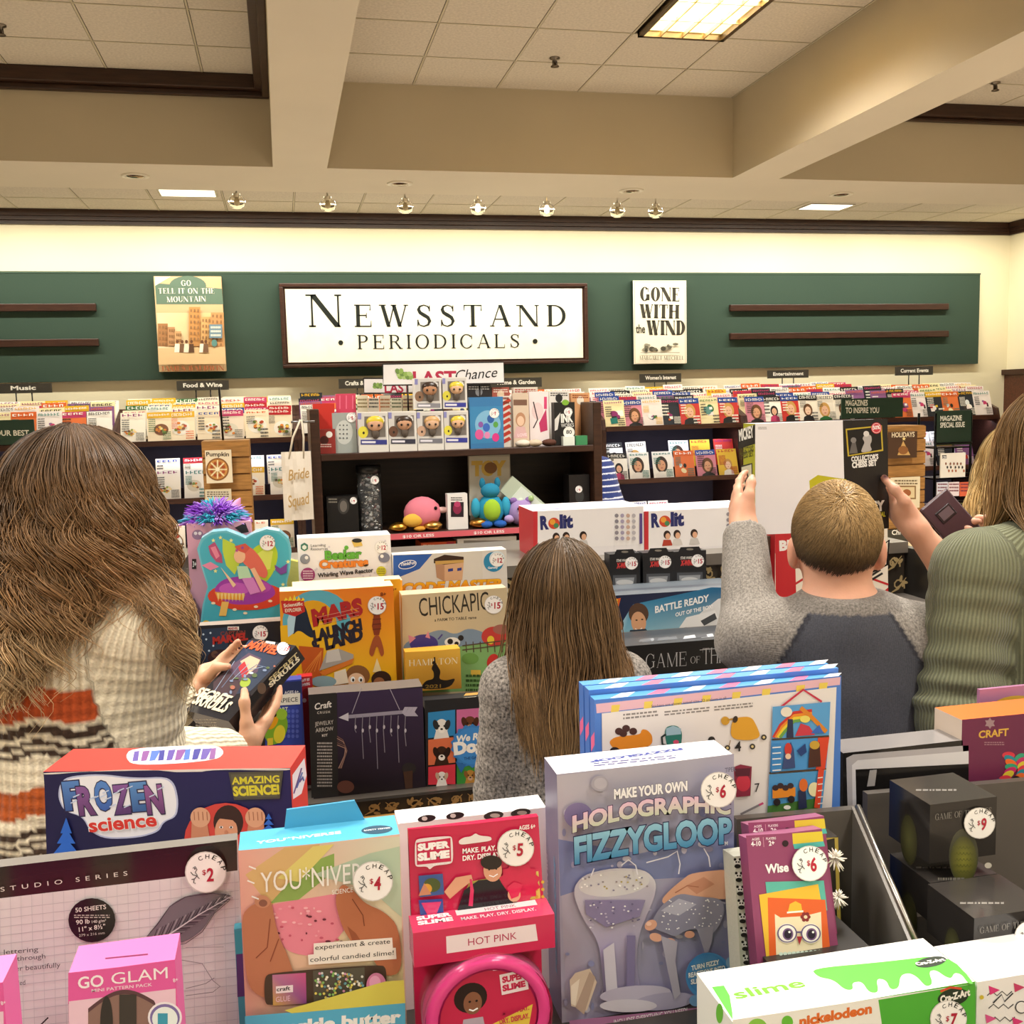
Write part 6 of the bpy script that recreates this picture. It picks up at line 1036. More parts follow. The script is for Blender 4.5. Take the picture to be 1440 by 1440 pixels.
c.poly([(803, 1250), (818, 1228), (860, 1218), (905, 1220), (922, 1238), (918, 1262), (905, 1290), (895, 1320), (893, 1360), (905, 1405), (850, 1412), (845, 1360), (840, 1320), (818, 1290)], ['#c8c4d0']*3+['#d8d4dc']*2+['#b0a8c0']*3+['#9a92b4']*3+['#a89cc0', '#b4accc', '#c4bcd0']); c.ell(862, 1240, 50, 18, '#d6d3d8', rot=-6); [c.ell(rn.uniform(815, 908), rn.uniform(1228, 1250), 1.6, 1.3, rn.choice(['#9a9098', '#b8a86a', '#8a86a0', '#ffffff']), n=7) for i in range(36)]; c.poly([(820, 1262), (905, 1262), (897, 1285), (850, 1300), (822, 1282)], '#8a80a6'); [c.ell(rn.uniform(825, 900), rn.uniform(1262, 1300), 1.6, 1.2, rn.choice(['#f2f0f4', '#c4bcd4', '#6a6488']), n=7) for i in range(40)]; c.poly([(845, 1330), (860, 1320), (866, 1400), (850, 1400)], '#cfcada'); c.poly([(878, 1310), (890, 1310), (888, 1400), (878, 1402)], '#7f769e')
c.ell(890, 1392, 50, 12, '#bdb6cc', rot=-4); c.ell(930, 1402, 44, 12, '#a8a2be', rot=-6); c.ell(880, 1408, 40, 9, '#d0cad8'); c.poly([(798, 1372), (806, 1362), (826, 1356), (836, 1375), (822, 1415), (800, 1408)], '#d8c4b0'); c.poly([(800, 1380), (812, 1370), (806, 1408), (800, 1405)], '#f0e2d0'); c.poly([(806, 1410), (826, 1360), (834, 1368), (818, 1420)], '#b8a090')
for pts in ([(870, 1212), (880, 1204), (890, 1212), (893, 1225)], [(905, 1208), (935, 1200), (948, 1192), (952, 1210), (950, 1224)], [(985, 1188), (992, 1200), (994, 1214)], [(828, 1226), (832, 1216)]): c.line(pts, [1.6]*len(pts), '#e6e4ee')
sk = '#d6a288'; c.poly([(925, 1260), (940, 1244), (955, 1232), (968, 1222), (1032, 1216), (1032, 1262), (1012, 1258), (985, 1262), (955, 1250), (932, 1268)], sk); c.poly([(960, 1240), (985, 1228), (1000, 1238), (975, 1252)], '#c48a70'); c.line([(945, 1250), (962, 1240), (978, 1242)], 1.4, '#a86a52')
c.poly([(912, 1290), (925, 1268), (950, 1250), (975, 1255), (1010, 1258), (1015, 1275), (1005, 1300), (990, 1312), (975, 1300), (960, 1302), (945, 1312), (930, 1305), (915, 1300)], '#8d8ba2'); c.poly([(925, 1275), (950, 1258), (975, 1266), (950, 1282)], '#b4b2c4'); [c.ell(x, y, rx, ry, q, rot=r0) for x, y, rx, ry, q, r0 in ((911, 1295, 9, 7, '#e0a890', -30), (918, 1312, 9, 6, '#e0a890', 15), (938, 1320, 8, 7, '#dda48c', 10), (965, 1308, 7, 5, '#d29a84', 0), (908, 1293, 4, 3, '#f0c4b0', 0))]; c.poly([(925, 1310), (948, 1318), (945, 1345), (952, 1390), (944, 1400), (935, 1360)], '#b0aabc'); c.poly([(975, 1300), (998, 1296), (996, 1318), (988, 1340), (982, 1320)], '#9a96ac'); [c.ell(rn.uniform(925, 1008), rn.uniform(1258, 1300), 1.2, 1, '#f4f2f6', n=6) for i in range(50)]
c.ell(990, 1364, 32, 33, '#4a8ac4'); c.ell(988, 1361, 28, 29, '#6aa6d4', edge='#3f7fbc'); c.ell(1020, 1345, 6, 8, '#8fb4d8'); c.ell(972, 1398, 9, 8, '#6f9ac8'); c.text('TURN FIZZY', 966, 1356, 1005, 1347, 6.5, '#f2f4f8', bold=.04, out='#1f3a6a', ow=.05); c.text('REACTIONS INTO', 962, 1366, 1013, 1355, 6.5, '#f2f4f8', bold=.04, out='#1f3a6a', ow=.05); c.text('SLIMYGLOOP!', 965, 1375, 1010, 1367, 6.5, '#f2f4f8', bold=.04, out='#1f3a6a', ow=.05)
c.quad((796, 1425), (1000, 1405), (1002, 1445), (797, 1450), '#a8709a'); c.text('INCLUDES EVERYTHING YOU NEED!', 858, 1432, 960, 1415, 8, '#eee6ee', bold=.01); c.bars(862, 1437, 970, 1441, 2, '#d8bcd2', 4, slope=-.1)
c.text('MAKE YOUR OWN', 858, 1117, 960, 1105, 13, '#f4f2f4', bold=.05, out='#3a3450', ow=.05); c.text('TM', 1008, 1182, 1016, 1181, 5, '#e8e8f0')
c.text('HOLOGRAPHIC', 800, 1163, 1020, 1138, 21, '#e8c0d8', bold=.045, out='#4a3560', ow=.03, arc=.55, col2='#c8d0b8'); 
c.text('FIZZYGLOOP', 803, 1206, 1022, 1177, 34, '#8fc4dc', bold=.045, out='#1e2450', ow=.03, arc=.12, col2='#3f86b4')
t = B.t; t.text('FIZZYGLOOP', 958, 1052, 828, 1070, 7, '#3a4a9a', bold=.06, out='#c8cce0', ow=.03); t.bars(835, 1074, 950, 1077, 2, '#5a5a8a', 3, slope=-.1)
l_ = B.l; l_.text('HOLOGRAPHIC', 772, 1330, 770, 1202, 5, '#c4b8cc', bold=.05); l_.text('FIZZYGLOOP', 784, 1370, 781, 1206, 8, '#5a86a8', bold=.07, out='#1a1830', ow=.04)
c.text('TIPER', 1012, 1080, 1027, 1078, 6, '#6a6a80'); B.sticker(1003, 1104, 25, '6', -.1); B.done()
# --- three sticker boxes
for k in (2, 1, 0):
    ox, oy = ((0, 0), (-8, -15), (-16, -22))[k]; sx = (0, -4, -18)[k]
    def dr(B, c, k=k):
        if k: return
        c.quad((836, 987), (1183, 950), (1175, 1170), (838, 1190), '#4f7fd0'); c.quad((838, 990), (1182, 952), (1181, 963), (839, 1003), '#e2b6c4'); [c.quad((x, 994-(x-838)*.107), (x+12, 993-(x-838)*.107), (x+10, 1003-(x-838)*.107), (x-1, 1004-(x-838)*.107), '#e8cc5a') for x in (860, 906, 948, 988, 1030, 1072, 1120, 1152)]
        c.quad((846, 1003), (1176, 966), (1168, 1170), (848, 1185), '#e6e0de'); c.text('Stickers are shown actual size. 32 stickers in all.', 916, 995, 1022, 983, 4, '#555', bold=-.005); c.bars(876, 1005, 925, 1010, 2, '#8a8482', 1, slope=-.1); c.bars(934, 1001, 998, 1005, 2, '#8a8482', 2, slope=-.1); c.bars(1004, 994, 1058, 998, 2, '#8a8482', 3, slope=-.1)
        c.poly([(855, 1043), (866, 1035), (900, 1033), (902, 1025), (910, 1026), (917, 1034), (917, 1046), (905, 1052), (864, 1054)], '#e08a22'); [c.ell(x, y, 5.5, 5, '#4a2a24') for x, y in ((870, 1028), (880, 1024), (890, 1028), (876, 1031))]; c.ell(864, 1056, 7, 6, '#2a2020'); c.ell(910, 1054, 5, 5, '#2a2020')
        c.poly([(934, 1031), (936, 1022), (946, 1019), (955, 1022), (959, 1031), (957, 1050), (938, 1052)], '#2a7468'); c.poly([(936, 1024), (946, 1020), (957, 1024), (957, 1032), (936, 1034)], '#9ab8c8'); c.line([(936, 1032), (930, 1036), (931, 1046), (938, 1048)], 3, '#23302e'); c.ell(950, 1043, 4, 3, '#d04a6a'); c.ell(976, 1048, 6, 5, '#222', rot=-30); c.ell(1000, 1040, 5, 5, '#222'); c.ell(999, 1044, 2.4, 3, '#e8e2dc')
        c.poly([(1026, 1038), (1028, 1014), (1036, 1008), (1056, 1007), (1064, 1022), (1069, 1036), (1052, 1041)], '#dba02e'); c.ell(1019, 1013, 6, 6, '#c8962e'); c.line([(1022, 1012), (1032, 1010)], 2.5, '#b8882a'); c.ell(1033, 1011, 3.5, 5, '#3a2a1e', rot=20); [c.ell(x, y, 4, 4, '#3a342e') or c.ell(x, y, 1.8, 1.8, '#d8c48a') for x, y in ((1022, 1051), (1057, 1049), (1073, 1036))]; c.line([(1026, 1040), (1024, 1048)], 1, '#8a6a2a'); c.text('4', 1032, 1056, 1041, 1055, 13, '#1e1a1a', bold=.02)
        c.poly([(1030, 1078), (1040, 1074), (1056, 1077), (1054, 1118), (1034, 1120)], '#8a2a42'); c.ell(1044, 1100, 10, 12, '#c8364a'); c.poly([(1032, 1080), (1054, 1079), (1053, 1090), (1033, 1091)], '#5a1e30'); c.text('7', 1060, 1113, 1067, 1112, 12, '#2a2626', bold=.0); c.line([(1040, 1144), (1068, 1130)], 3, '#8a8488'); c.line([(1066, 1131), (1072, 1128)], 3, '#c84a7a')
        c.line([(1097, 993), (1128, 969), (1154, 986)], 3, '#c22f4a'); c.quad((1085, 993), (1166, 986), (1164, 1036), (1084, 1040), '#5aa0d8'); c.quad((1083, 1038), (1164, 1034), (1160, 1080), (1081, 1086), '#4a94d4'); c.quad((1080, 1088), (1160, 1082), (1154, 1135), (1078, 1144), '#4f98d2'); c.poly([(1078, 1132), (1152, 1120), (1151, 1136), (1077, 1144)], '#4a7a3a'); c.line([(1080, 1086), (1160, 1080)], 2.5, '#4a3a2e'); c.line([(1084, 1039), (1164, 1034)], 2.5, '#4a3a2e')
        for i, q in enumerate(('#c8352f', '#e88a2a', '#e8d03a', '#6aa04a')): c.line([(1086+i*3, 1036), (1096+i*2, 1018+i*3), (1115, 1001+i*4), (1140, 998+i*4)], 4, q)
        c.line([(1124, 994), (1140, 1008), (1160, 1028)], 6, '#d8862a'); c.ell(1104, 1000, 8, 7, '#e8e0d0'); c.poly([(1104, 1036), (1106, 1010), (1113, 1010), (1114, 1036)], '#2a3050'); c.poly([(1116, 1034), (1124, 1016), (1136, 1020), (1144, 1032)], '#c83a4a'); c.poly([(1138, 1030), (1150, 1018), (1156, 1030)], '#3a6ac0'); c.ell(1130, 1010, 7, 5, '#e8d86a')
        c.quad((1148, 1036), (1164, 1035), (1158, 1080), (1145, 1081), '#d8482e'); c.quad((1084, 1045), (1096, 1044), (1094, 1084), (1082, 1085), '#3a86c8'); [c.line([(1084, 1050+i*8), (1096, 1049+i*8)], 1.6, '#eef0f2') for i in range(5)]; c.poly([(1098, 1080), (1102, 1050), (1110, 1042), (1114, 1052), (1116, 1078)], '#3a4a7a'); c.ell(1106, 1052, 5, 9, '#c8382f'); c.ell(1106, 1062, 4, 4, '#e8c8a8'); c.poly([(1118, 1054), (1130, 1044), (1132, 1056), (1124, 1062)], '#23407a'); c.poly([(1134, 1078), (1136, 1050), (1150, 1042), (1152, 1076)], '#4a2a22'); c.ell(1143, 1046, 7, 6, '#c8a03a')
        c.quad((1084, 1108), (1116, 1105), (1116, 1118), (1084, 1121), '#e08a2a'); [c.ell(1088+i*7, 1106-i % 2*3, 4.5, 4, '#3a2a2e') for i in range(4)]; c.ell(1090, 1126, 5, 5, '#2a2226'); c.ell(1110, 1122, 5, 5, '#2a2226'); c.poly([(1120, 1136), (1120, 1110), (1130, 1106), (1132, 1134)], '#2a3050'); c.ell(1127, 1102, 6, 9, '#d86a2a'); c.ell(1142, 1108, 8, 10, '#e6e0b0'); c.line([(1152, 1040+40), (1146, 1134)], 8, '#d8482e'); [c.line([(1147, 1092+i*9), (1154, 1091+i*9)], 1.4, '#f0e6e0') for i in range(5)]; c.ell(1104, 1133, 5, 3, '#f0eee8')
    B = Bx('sticker_box', 'blue and pink bordered sticker box, %s of three standing one behind another' % ['front', 'middle', 'rear'][k], 'box', (836+ox, 987+oy), (1183+sx, 950+oy*.8), (838, 1190), 1.15+.021*k, dep=.019, col='#4f7fd0', cols={'t': '#4f9ad8', 'l': '#4a78c8', 'r': '#4a6ac0'}, group='sticker boxes', bottom=T); dr(B, B.f)
    w = B.W
    for i in range(7): x = -w/2+.02+i*w/7; L_ = B.t.up(); B.mb.face([V(x, .001, B.H)+L_, V(x+.022, .001, B.H)+L_, V(x+.038, .018, B.H)+L_, V(x+.020, .018, B.H)+L_], ['#eef0f4', '#e86a8e'][i % 2], 'print')
    for i in range(5): z = B.H-.04-i*.05; L_ = B.l.up(); B.mb.face([V(-w/2, .002, z)+L_, V(-w/2, .017, z-.012)+L_, V(-w/2, .017, z-.03)+L_, V(-w/2, .002, z-.016)+L_], '#e86a9a', 'print')
    B.done()
# --- wise card packs on a dark riser, leaning back
a = MB(); a.box((-.06, 0, 0), (.06, .09, .10), '#2c2927', 'plastic'); k = a.build('display_riser'); p = PY(1125, 1360, .97); k.location = (p[0]+.01, .93, T); tag(k, 'dark riser under the owl card packs inside the bin', 'riser')
for k in (1, 0):
    def dr(B, c, k=k):
        oy = -18 if k else 0; ox = 3 if k else 0
        c.quad((1049+ox, 1175+oy), (1156+ox, 1169+oy), (1183, 1362), (1074, 1376), '#8d4268'); c.quad((1114+ox, 1172+oy), (1156+ox, 1169+oy), (1158+ox, 1183+oy), (1115+ox, 1187+oy), '#d8c03a'); c.quad((1115+ox, 1187+oy), (1158+ox, 1183+oy), (1160+ox, 1190+oy), (1117+ox, 1194+oy), '#4fb0a8'); c.text('AGES', 1057+ox, 1182+oy, 1068+ox, 1181+oy, 3, '#eadbe2'); c.text('4-10', 1056+ox, 1190+oy, 1070+ox, 1189+oy, 6, '#f4e8ee', bold=.03); c.line([(1073+ox, 1177+oy), (1074+ox, 1191+oy)], .8, '#c890a8'); c.text('PLAYERS', 1077+ox, 1181+oy, 1091+ox, 1180+oy, 3, '#eadbe2'); c.text('2+', 1081+ox, 1189+oy, 1089+ox, 1188+oy, 6, '#f4e8ee', bold=.03); c.ell(1104+ox, 1186+oy, 4.5, 4.5, '#2a1620')
        if k: return
        c.text('Wise', 1076, 1228, 1109, 1225, 11, '#f6f0f2', bold=.035)
        c.poly([(1076, 1240), (1158, 1238), (1163, 1280), (1080, 1280)], '#5ab0a2'); c.poly([(1067, 1258), (1150, 1243), (1172, 1370), (1080, 1372)], '#e8b83a'); c.poly([(1079, 1262), (1160, 1265), (1170, 1366), (1082, 1372)], '#e0622f')
        c.poly([(1089, 1285), (1097, 1290), (1130, 1288), (1154, 1282), (1157, 1366), (1092, 1371)], '#efe0c0'); c.poly([(1107, 1284), (1110, 1271), (1118, 1267), (1126, 1271), (1128, 1283)], '#e8b83a'); c.line([(1106, 1283), (1129, 1281)], 2.5, '#f6f0e6'); [c.ell(1132+4.5*math.cos(i*1.05), 1289+4.5*math.sin(i*1.05), 2.8, 2.8, '#8a2a2e', n=10) for i in range(6)]; c.ell(1132, 1289, 2.6, 2.6, '#e8d0b0', n=10)
        for x in (1106, 1139): c.ell(x, 1312, 14, 14, '#f4eee4'); c.ell(x, 1312, 14, 13, '#6a5a86'); c.ell(x, 1312, 12, 11.5, '#f6f2ee'); c.ell(x+1, 1313, 7.5, 8.5, '#7a5a8a'); c.ell(x+1, 1313, 5.4, 6.4, '#2f2238'); c.ell(x+3, 1310, 1.6, 1.6, '#fff')
        c.line([(1119, 1310), (1126, 1310)], 2.4, '#6a5a86'); c.poly([(1119, 1316), (1127, 1316), (1123, 1328)], '#a82a3a'); c.poly([(1095, 1340), (1155, 1336), (1157, 1366), (1104, 1371)], '#3f9a90'); [c.line([(1098+j*9, 1348+i*7), (1102+j*9, 1345+i*7), (1106+j*9, 1348+i*7)], 1.2, '#9ad0c4') for i in range(3) for j in range(6)]; [c.ell(1096+i*6, 1340-i*.4, 3, 2.5, '#d8e8dc', n=8) for i in range(10)]
        B.sticker(1136, 1213, 25, '6')
    simple('card_pack', ['purple owl card pack with $6 sticker, in front', 'purple card pack mostly hidden behind the owl card pack'][k], 'card game', (1049+3*k, 1175-18*k), (1156+3*k, 1169-18*k), (1074, 1376), .985+.022*k, .02, '#8d4268', dr, lean=12, cols={'t': '#9a5a7a'}, group='purple card packs')
# panda pouch with white tassels
B = Bx('pouch', 'white pouch printed with small pandas left of the owl card packs', 'pouch', (1032, 1205), (1068, 1200), (1052, 1420), 1.015, dep=.03, lean=8, col='#d8d8c8', bottom=T, m='matte'); c = B.f
for i in range(22):
    x = 1037+(i % 2)*11+(i//2)*1.4; y = 1212+(i//2)*19+(i % 2)*6; c.ell(x, y, 5, 4.5, '#f2f0e8'); c.ell(x-3.5, y-3.5, 2, 2, '#23221e', n=8); c.ell(x+3.5, y-3.5, 2, 2, '#23221e', n=8); c.ell(x-1.8, y, 1.3, 1.3, '#23221e', n=8); c.ell(x+1.8, y, 1.3, 1.3, '#23221e', n=8); c.ell(x, y+6, 4.5, 3, '#2b2a26')
B.done()
for i, (x, y) in enumerate(((1174, 1206), (1178, 1262))):
    a = MB(); rn = random.Random(i)
    for j in range(46): d = V(rn.uniform(-1, 1), rn.uniform(-1, 1), rn.uniform(-1, 1)); d /= np.linalg.norm(d); a.tube([d*.002, d*.008+V(0, 0, -.002), d*rn.uniform(.010, .014)+V(0, 0, -.003)], [.0012, .0011, .0004], '#efeade', 'fur', 5)
    k = a.build('tassel'); k.location = PY(x, y, 1.0); tag(k, '%s white cord tassel right of the owl card packs' % ['upper', 'lower'][i], 'tassel')
def dr(B, c): c.line([(1152, 1181), (1176, 1178), (1180, 1300)], 5, '#b8a24a'); c.ell(1166, 1230, 5, 30, '#3a3428')
simple('game_box', 'dark box with a gold edge behind the owl card packs', 'box', (1130, 1182), (1178, 1177), (1132, 1300), 1.05, .03, '#2e2a22', dr, bottom=T)
# --- egg boxes: two stacks
def egg(xa, xb, ya, yb, Y, bot, label, price=None, top=False):
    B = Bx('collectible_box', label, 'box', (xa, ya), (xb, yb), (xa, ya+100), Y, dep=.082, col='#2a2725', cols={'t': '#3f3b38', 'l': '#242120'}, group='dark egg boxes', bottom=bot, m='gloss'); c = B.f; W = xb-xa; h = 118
    if label.find('lowest') < 0:
        c.ell(xa+W*.5, ya+h*.62, W*.22, h*.33, '#4a4a3a'); c.ell(xa+W*.5, ya+h*.66, W*.20, h*.28, '#8a8a3a', edge='#4f5030'); [c.line([(xa+W*(.34+.05*j), ya+h*(.5+.07*i)), (xa+W*(.37+.05*j), ya+h*(.53+.07*i)), (xa+W*(.40+.05*j), ya+h*(.5+.07*i))], .9, '#5e6030') for i in range(5) for j in range(6)]
        c.roman('GAME OF THRONES', xa+W*.06, ya+h*.20-2, xa+W*.9, yb+h*.20-2, 8, '#8a8680', w=.12, t=.04); c.bars(xa+W*.1, ya+h*.88, xa+W*.5, ya+h*.94, 2, '#8a867c', 4); c.ell(xa+W*.85, ya+h*.72, 5, 4, '#c8c4b8')
        l_ = B.l; l_.ell(xa-30, ya+h*.42, 12, 36, '#5a5a34', edge='#33321f', rot=-4); B.t.bars(xa-20, ya-20, xa+W*.4, ya-18, 1, '#8a8680', 2)
        if price: B.sticker(xa+W*.72, ya+h*.13+10, 22, price)
    return B.done()
E0 = (PY(1308, 1131, 1.02)[2]-T)/3
egg(1308, 1402, 1131, 1121, 1.02, T+2*E0, 'dark egg box with $9 sticker, topmost of the left stack', '9')
egg(1308, 1402, 1240, 1230, 1.02, T+E0, 'dark egg box under the $9 one, second of the left stack', None)
egg(1308, 1402, 1340, 1330, 1.02, T, 'dark egg box at the bottom of the left stack, lowest', None)
egg(1370, 1476, 1290, 1277, .92, T+E0, 'dark egg box half cut by the right photo edge, top of the nearer stack', '9')
egg(1370, 1476, 1395, 1382, .92, T, 'dark egg box below it at the right photo edge, lowest of the nearer stack', None)
# --- craft box, card behind, tray
B = Bx('craft_kit', 'plum craft kit box with orange top and woven band at the right photo edge', 'craft kit', (1353, 1012), (1500, 998), (1356, 1200), 1.185, dep=.06, col='#6f2a4e', cols={'t': '#e0702a', 'l': '#d9c8b8'}, bottom=T); c = B.f
c.quad((1353, 1012), (1500, 998), (1500, 1290), (1360, 1300), ['#74304f', '#6a2648', '#5a1c40', '#66244a']); c.star(1392, 1017, 8, '#a88a8e', 6, .6); c.text('CRAFT', 1376, 1038, 1418, 1034, 9, '#e0b04a', bold=.03); c.bars(1384, 1044, 1412, 1047, 2, '#a87a86')
cols = ['#d83a4a', '#2a8a9a', '#e86a2a', '#3aa07a', '#c82a6a', '#d8c23a']
for i in range(22): t_ = i/21; x = 1418-14*math.sin(t_*3.1)+10*math.sin(t_*9); y = 1062+t_*115; c.ell(x, y, 9, 5, cols[i % 6], rot=30*math.sin(i)); c.ell(x+16, y+3, 8, 5, cols[(i+3) % 6], rot=-30)
c.ell(1427, 1098, 7, 8, '#1e1a1a'); [c.line([(1412+i*2, 1180), (1405+i*3, 1240)], 1.6, cols[i % 6]) for i in range(6)]; B.done()
def dr(B, c): c.ell(1432, 1000, 40, 22, '#d0a83a'); c.ell(1436, 1002, 30, 15, '#6a4a72')
simple('gift_card', 'lilac card with a gold oval standing behind the plum craft kit', 'card', (1378, 968), (1500, 960), (1380, 1060), 1.262, .006, '#b07a9e', dr, bottom=T)
B = Bx('gadget_box', 'black box with a rounded painted highlight, left of the plum craft kit', 'box', (1186, 1056), (1362, 1043), (1190, 1200), 1.185, dep=.05, col='#22201f', cols={'t': '#8f8b8a'}, bottom=T, m='gloss'); c = B.f
c.poly([(1190, 1066), (1200, 1061), (1362, 1048), (1362, 1200), (1194, 1210)], '#b8b4b8'); c.poly([(1198, 1076), (1206, 1069), (1362, 1056), (1362, 1200), (1200, 1210)], '#dedce0'); c.poly([(1203, 1082), (1362, 1074), (1362, 1200), (1206, 1210)], '#1c1a1a'); c.quad((1223, 1083), (1233, 1082), (1230, 1105), (1219, 1106), '#a8a4a4'); B.done()  # pale band paints a white reflection onto the glossy black front
# --- green slime box and pattern box at the front right
B = Bx('slime_kit', 'green and white slime kit box with $7 sticker at the bottom right', 'toy box', (1030, 1434), (1371, 1383), (1034, 1560), .84, dep=.085, col='#58b83a', cols={'t': '#f2f2ec', 'l': '#e8ece0', 'r': '#4aa832'}, bottom=T); c = B.f
c.quad((1030, 1434), (1371, 1383), (1374, 1600), (1034, 1640), '#f0efe8'); c.poly([(1235, 1406), (1371, 1383), (1374, 1600), (1245, 1620), (1240, 1440)], '#4fae36'); c.text('nickelodeon', 1124, 1443, 1226, 1424, 13, '#e0702a', bold=.05); c.ell(1107, 1437, 8, 9, '#6abf3a'); c.ell(1065, 1446, 14, 14, '#8aca4a'); c.ell(1340, 1402, 22, 12, '#23301e', rot=-12); c.text('Cra-Z-Art', 1322, 1410, 1364, 1399, 9, '#f2f0e8', bold=.05); c.line([(1322, 1394), (1336, 1388), (1352, 1390)], 3, '#d84a2a')
t = B.t; t.poly([(1140, 1362), (1240, 1353), (1333, 1342), (1371, 1383), (1362, 1384), (1352, 1370), (1342, 1368), (1338, 1376), (1330, 1374), (1316, 1364), (1306, 1366), (1312, 1384), (1302, 1388), (1290, 1374), (1278, 1368), (1266, 1372), (1264, 1390), (1252, 1392), (1246, 1378), (1232, 1376), (1236, 1396), (1222, 1396), (1212, 1380), (1198, 1382), (1200, 1392), (1188, 1392), (1172, 1378), (1150, 1374)], '#58b83a'); t.poly([(1001, 1388), (1018, 1386), (1026, 1400), (1030, 1425), (1030, 1434)], '#58b83a'); t.text('slime', 1036, 1405, 1134, 1387, 19, '#6fae1e', bold=.02); t.ell(1309, 1353, 22, 7, '#23301e', rot=-10); t.text('Cra-Z-Art', 1290, 1358, 1330, 1351, 6, '#f2f0e8', bold=.05)
l_ = B.l; l_.ell(1012, 1425, 5, 14, '#6abf3a'); B.sticker(1333, 1432, 26, '7'); B.done()
B = Bx('gift_box', 'white box with pink and black zigzag pattern at the bottom right corner of the photo', 'box', (1374, 1380), (1520, 1358), (1376, 1560), .85, dep=.07, col='#efecea', bottom=T); c = B.f
for i in range(5): c.line([(1388+j*7+i*1, 1400+i*9-(j % 2)*6) for j in range(6)], 1.5, '#3a3a3a') if i % 2 == 0 else None
for x, y, q in ((1397, 1392, '#d83a7a'), (1392, 1432, '#e05a94'), (1432, 1388, '#c8406a'), (1430, 1436, '#d83a7a')): c.poly([(x-7, y-6), (x+9, y), (x-5, y+7)], q)
c.ell(1436, 1416, 9, 9, '#3a3a3a'); c.ell(1436, 1416, 7.5, 7.5, '#efecea'); c.ell(1380, 1402, 3, 3, '#d8c03a'); c.line([(1396, 1410), (1408, 1398), (1412, 1408), (1424, 1396)], 2, '#3a3a3a'); B.done()
# --- furry toy, yellow bag and raffia behind the toy display
B = Bx('toy_box', 'pink box printed with owls, holding a fluffy purple toy, behind the butterfly tin', 'toy box', (262, 738), (352, 732), (268, 830), 2.78, dep=.10, col='#e0a4b8', bottom=S3); c = B.f; [c.ell(278+i*14, 752+i % 2*4, 8, 7, '#9a7a9a') or c.ell(275+i*14, 750+i % 2*4, 2.4, 2.4, '#f0e4ea') or c.ell(281+i*14, 750+i % 2*4, 2.4, 2.4, '#f0e4ea') for i in range(4)]; c.rect(270, 786, 276, 800, '#2a2026'); c.text('3+', 271, 797, 276, 797, 8, '#fff'); c.poly([(330, 742), (345, 735), (350, 748), (340, 750)], '#2a2428'); FB = B.done()
p = PY(303, 725, 2.83); o = empty('furry_toy', (p[0], 2.83, S3+.08), 'fluffy purple and turquoise toy in the pink owl box', 'soft toy'); a = MB(); rn = np.random.default_rng(3); zc = p[2]-S3-.08
a.ball((0, 0, zc-.02), (.066, .045, .05), '#8a6ac8', 'fur')
for i in range(1100):
    d = rn.normal(size=3); d /= np.linalg.norm(d); d[2] = abs(d[2])*.9+.05*d[2]; q = V(.064*d[0], .044*d[1], zc-.02+.05*d[2]); f = np.sin(d[0]*7)+np.sin(d[2]*9+2)+rn.normal()*.5; col = '#8a4ac0' if f > .5 else ('#4ab0c8' if f < -.7 else '#b088d8')
    tip = q+d*rn.uniform(.015, .03)+V(rn.normal()*.006, rn.normal()*.006, -.004); a.tube([q, (q+tip)/2+V(0, 0, .003), tip], [.0032, .0025, .0005], col, 'fur', 4, caps=False)
a.build('fur', o); a = MB(); [a.lathe([(.012, 0), (.008, .018), (.001, .03)], (s*.05, 0, zc+.02), '#e09ac8', 'fur', 10, axis=(s*.7, 0, 1)) for s in (1,)]; a.build('ear', o)
a = MB(); p = PY(418, 760, 2.80); pts = [(-.055, -.02), (-.05, .06), (-.03, .085), (.0, .08), (.015, .095), (.03, .06), (.055, .02), (.05, -.05), (-.04, -.06)]; a.prism([(x, z) for x, z in pts], 0, .03, '#e6d878', 'matte', '#cfc060'); k = a.build('paper_bag'); k.location = (p[0], 2.78, S3+.06+.04); k.scale = (1, 1, 1.7); tag(k, 'crumpled yellow paper bag between the butterfly tin and the beaker kit', 'bag')
a = MB(); rn = random.Random(8); p = PY(540, 790, 2.81)
for i in range(70): g = rn.uniform(-.9, .9); L_ = rn.uniform(.10, .22); a.tube([(g*.02, rn.uniform(-.01, .01), .0), (g*.06, rn.uniform(-.02, .02), L_*.6), (g*.10, rn.uniform(-.02, .02), L_*.8), (g*.13, -.01, L_*rn.uniform(.4, 1))], [.003, .003, .0025, .001], rn.choice(['#e8e0a0', '#d8d080', '#f0eabc', '#c8c070']), 'matte', 5)
k = a.build('raffia_bundle'); k.location = (p[0], 2.82, S3); tag(k, 'pale yellow raffia bundle behind the beaker kit', 'raffia')
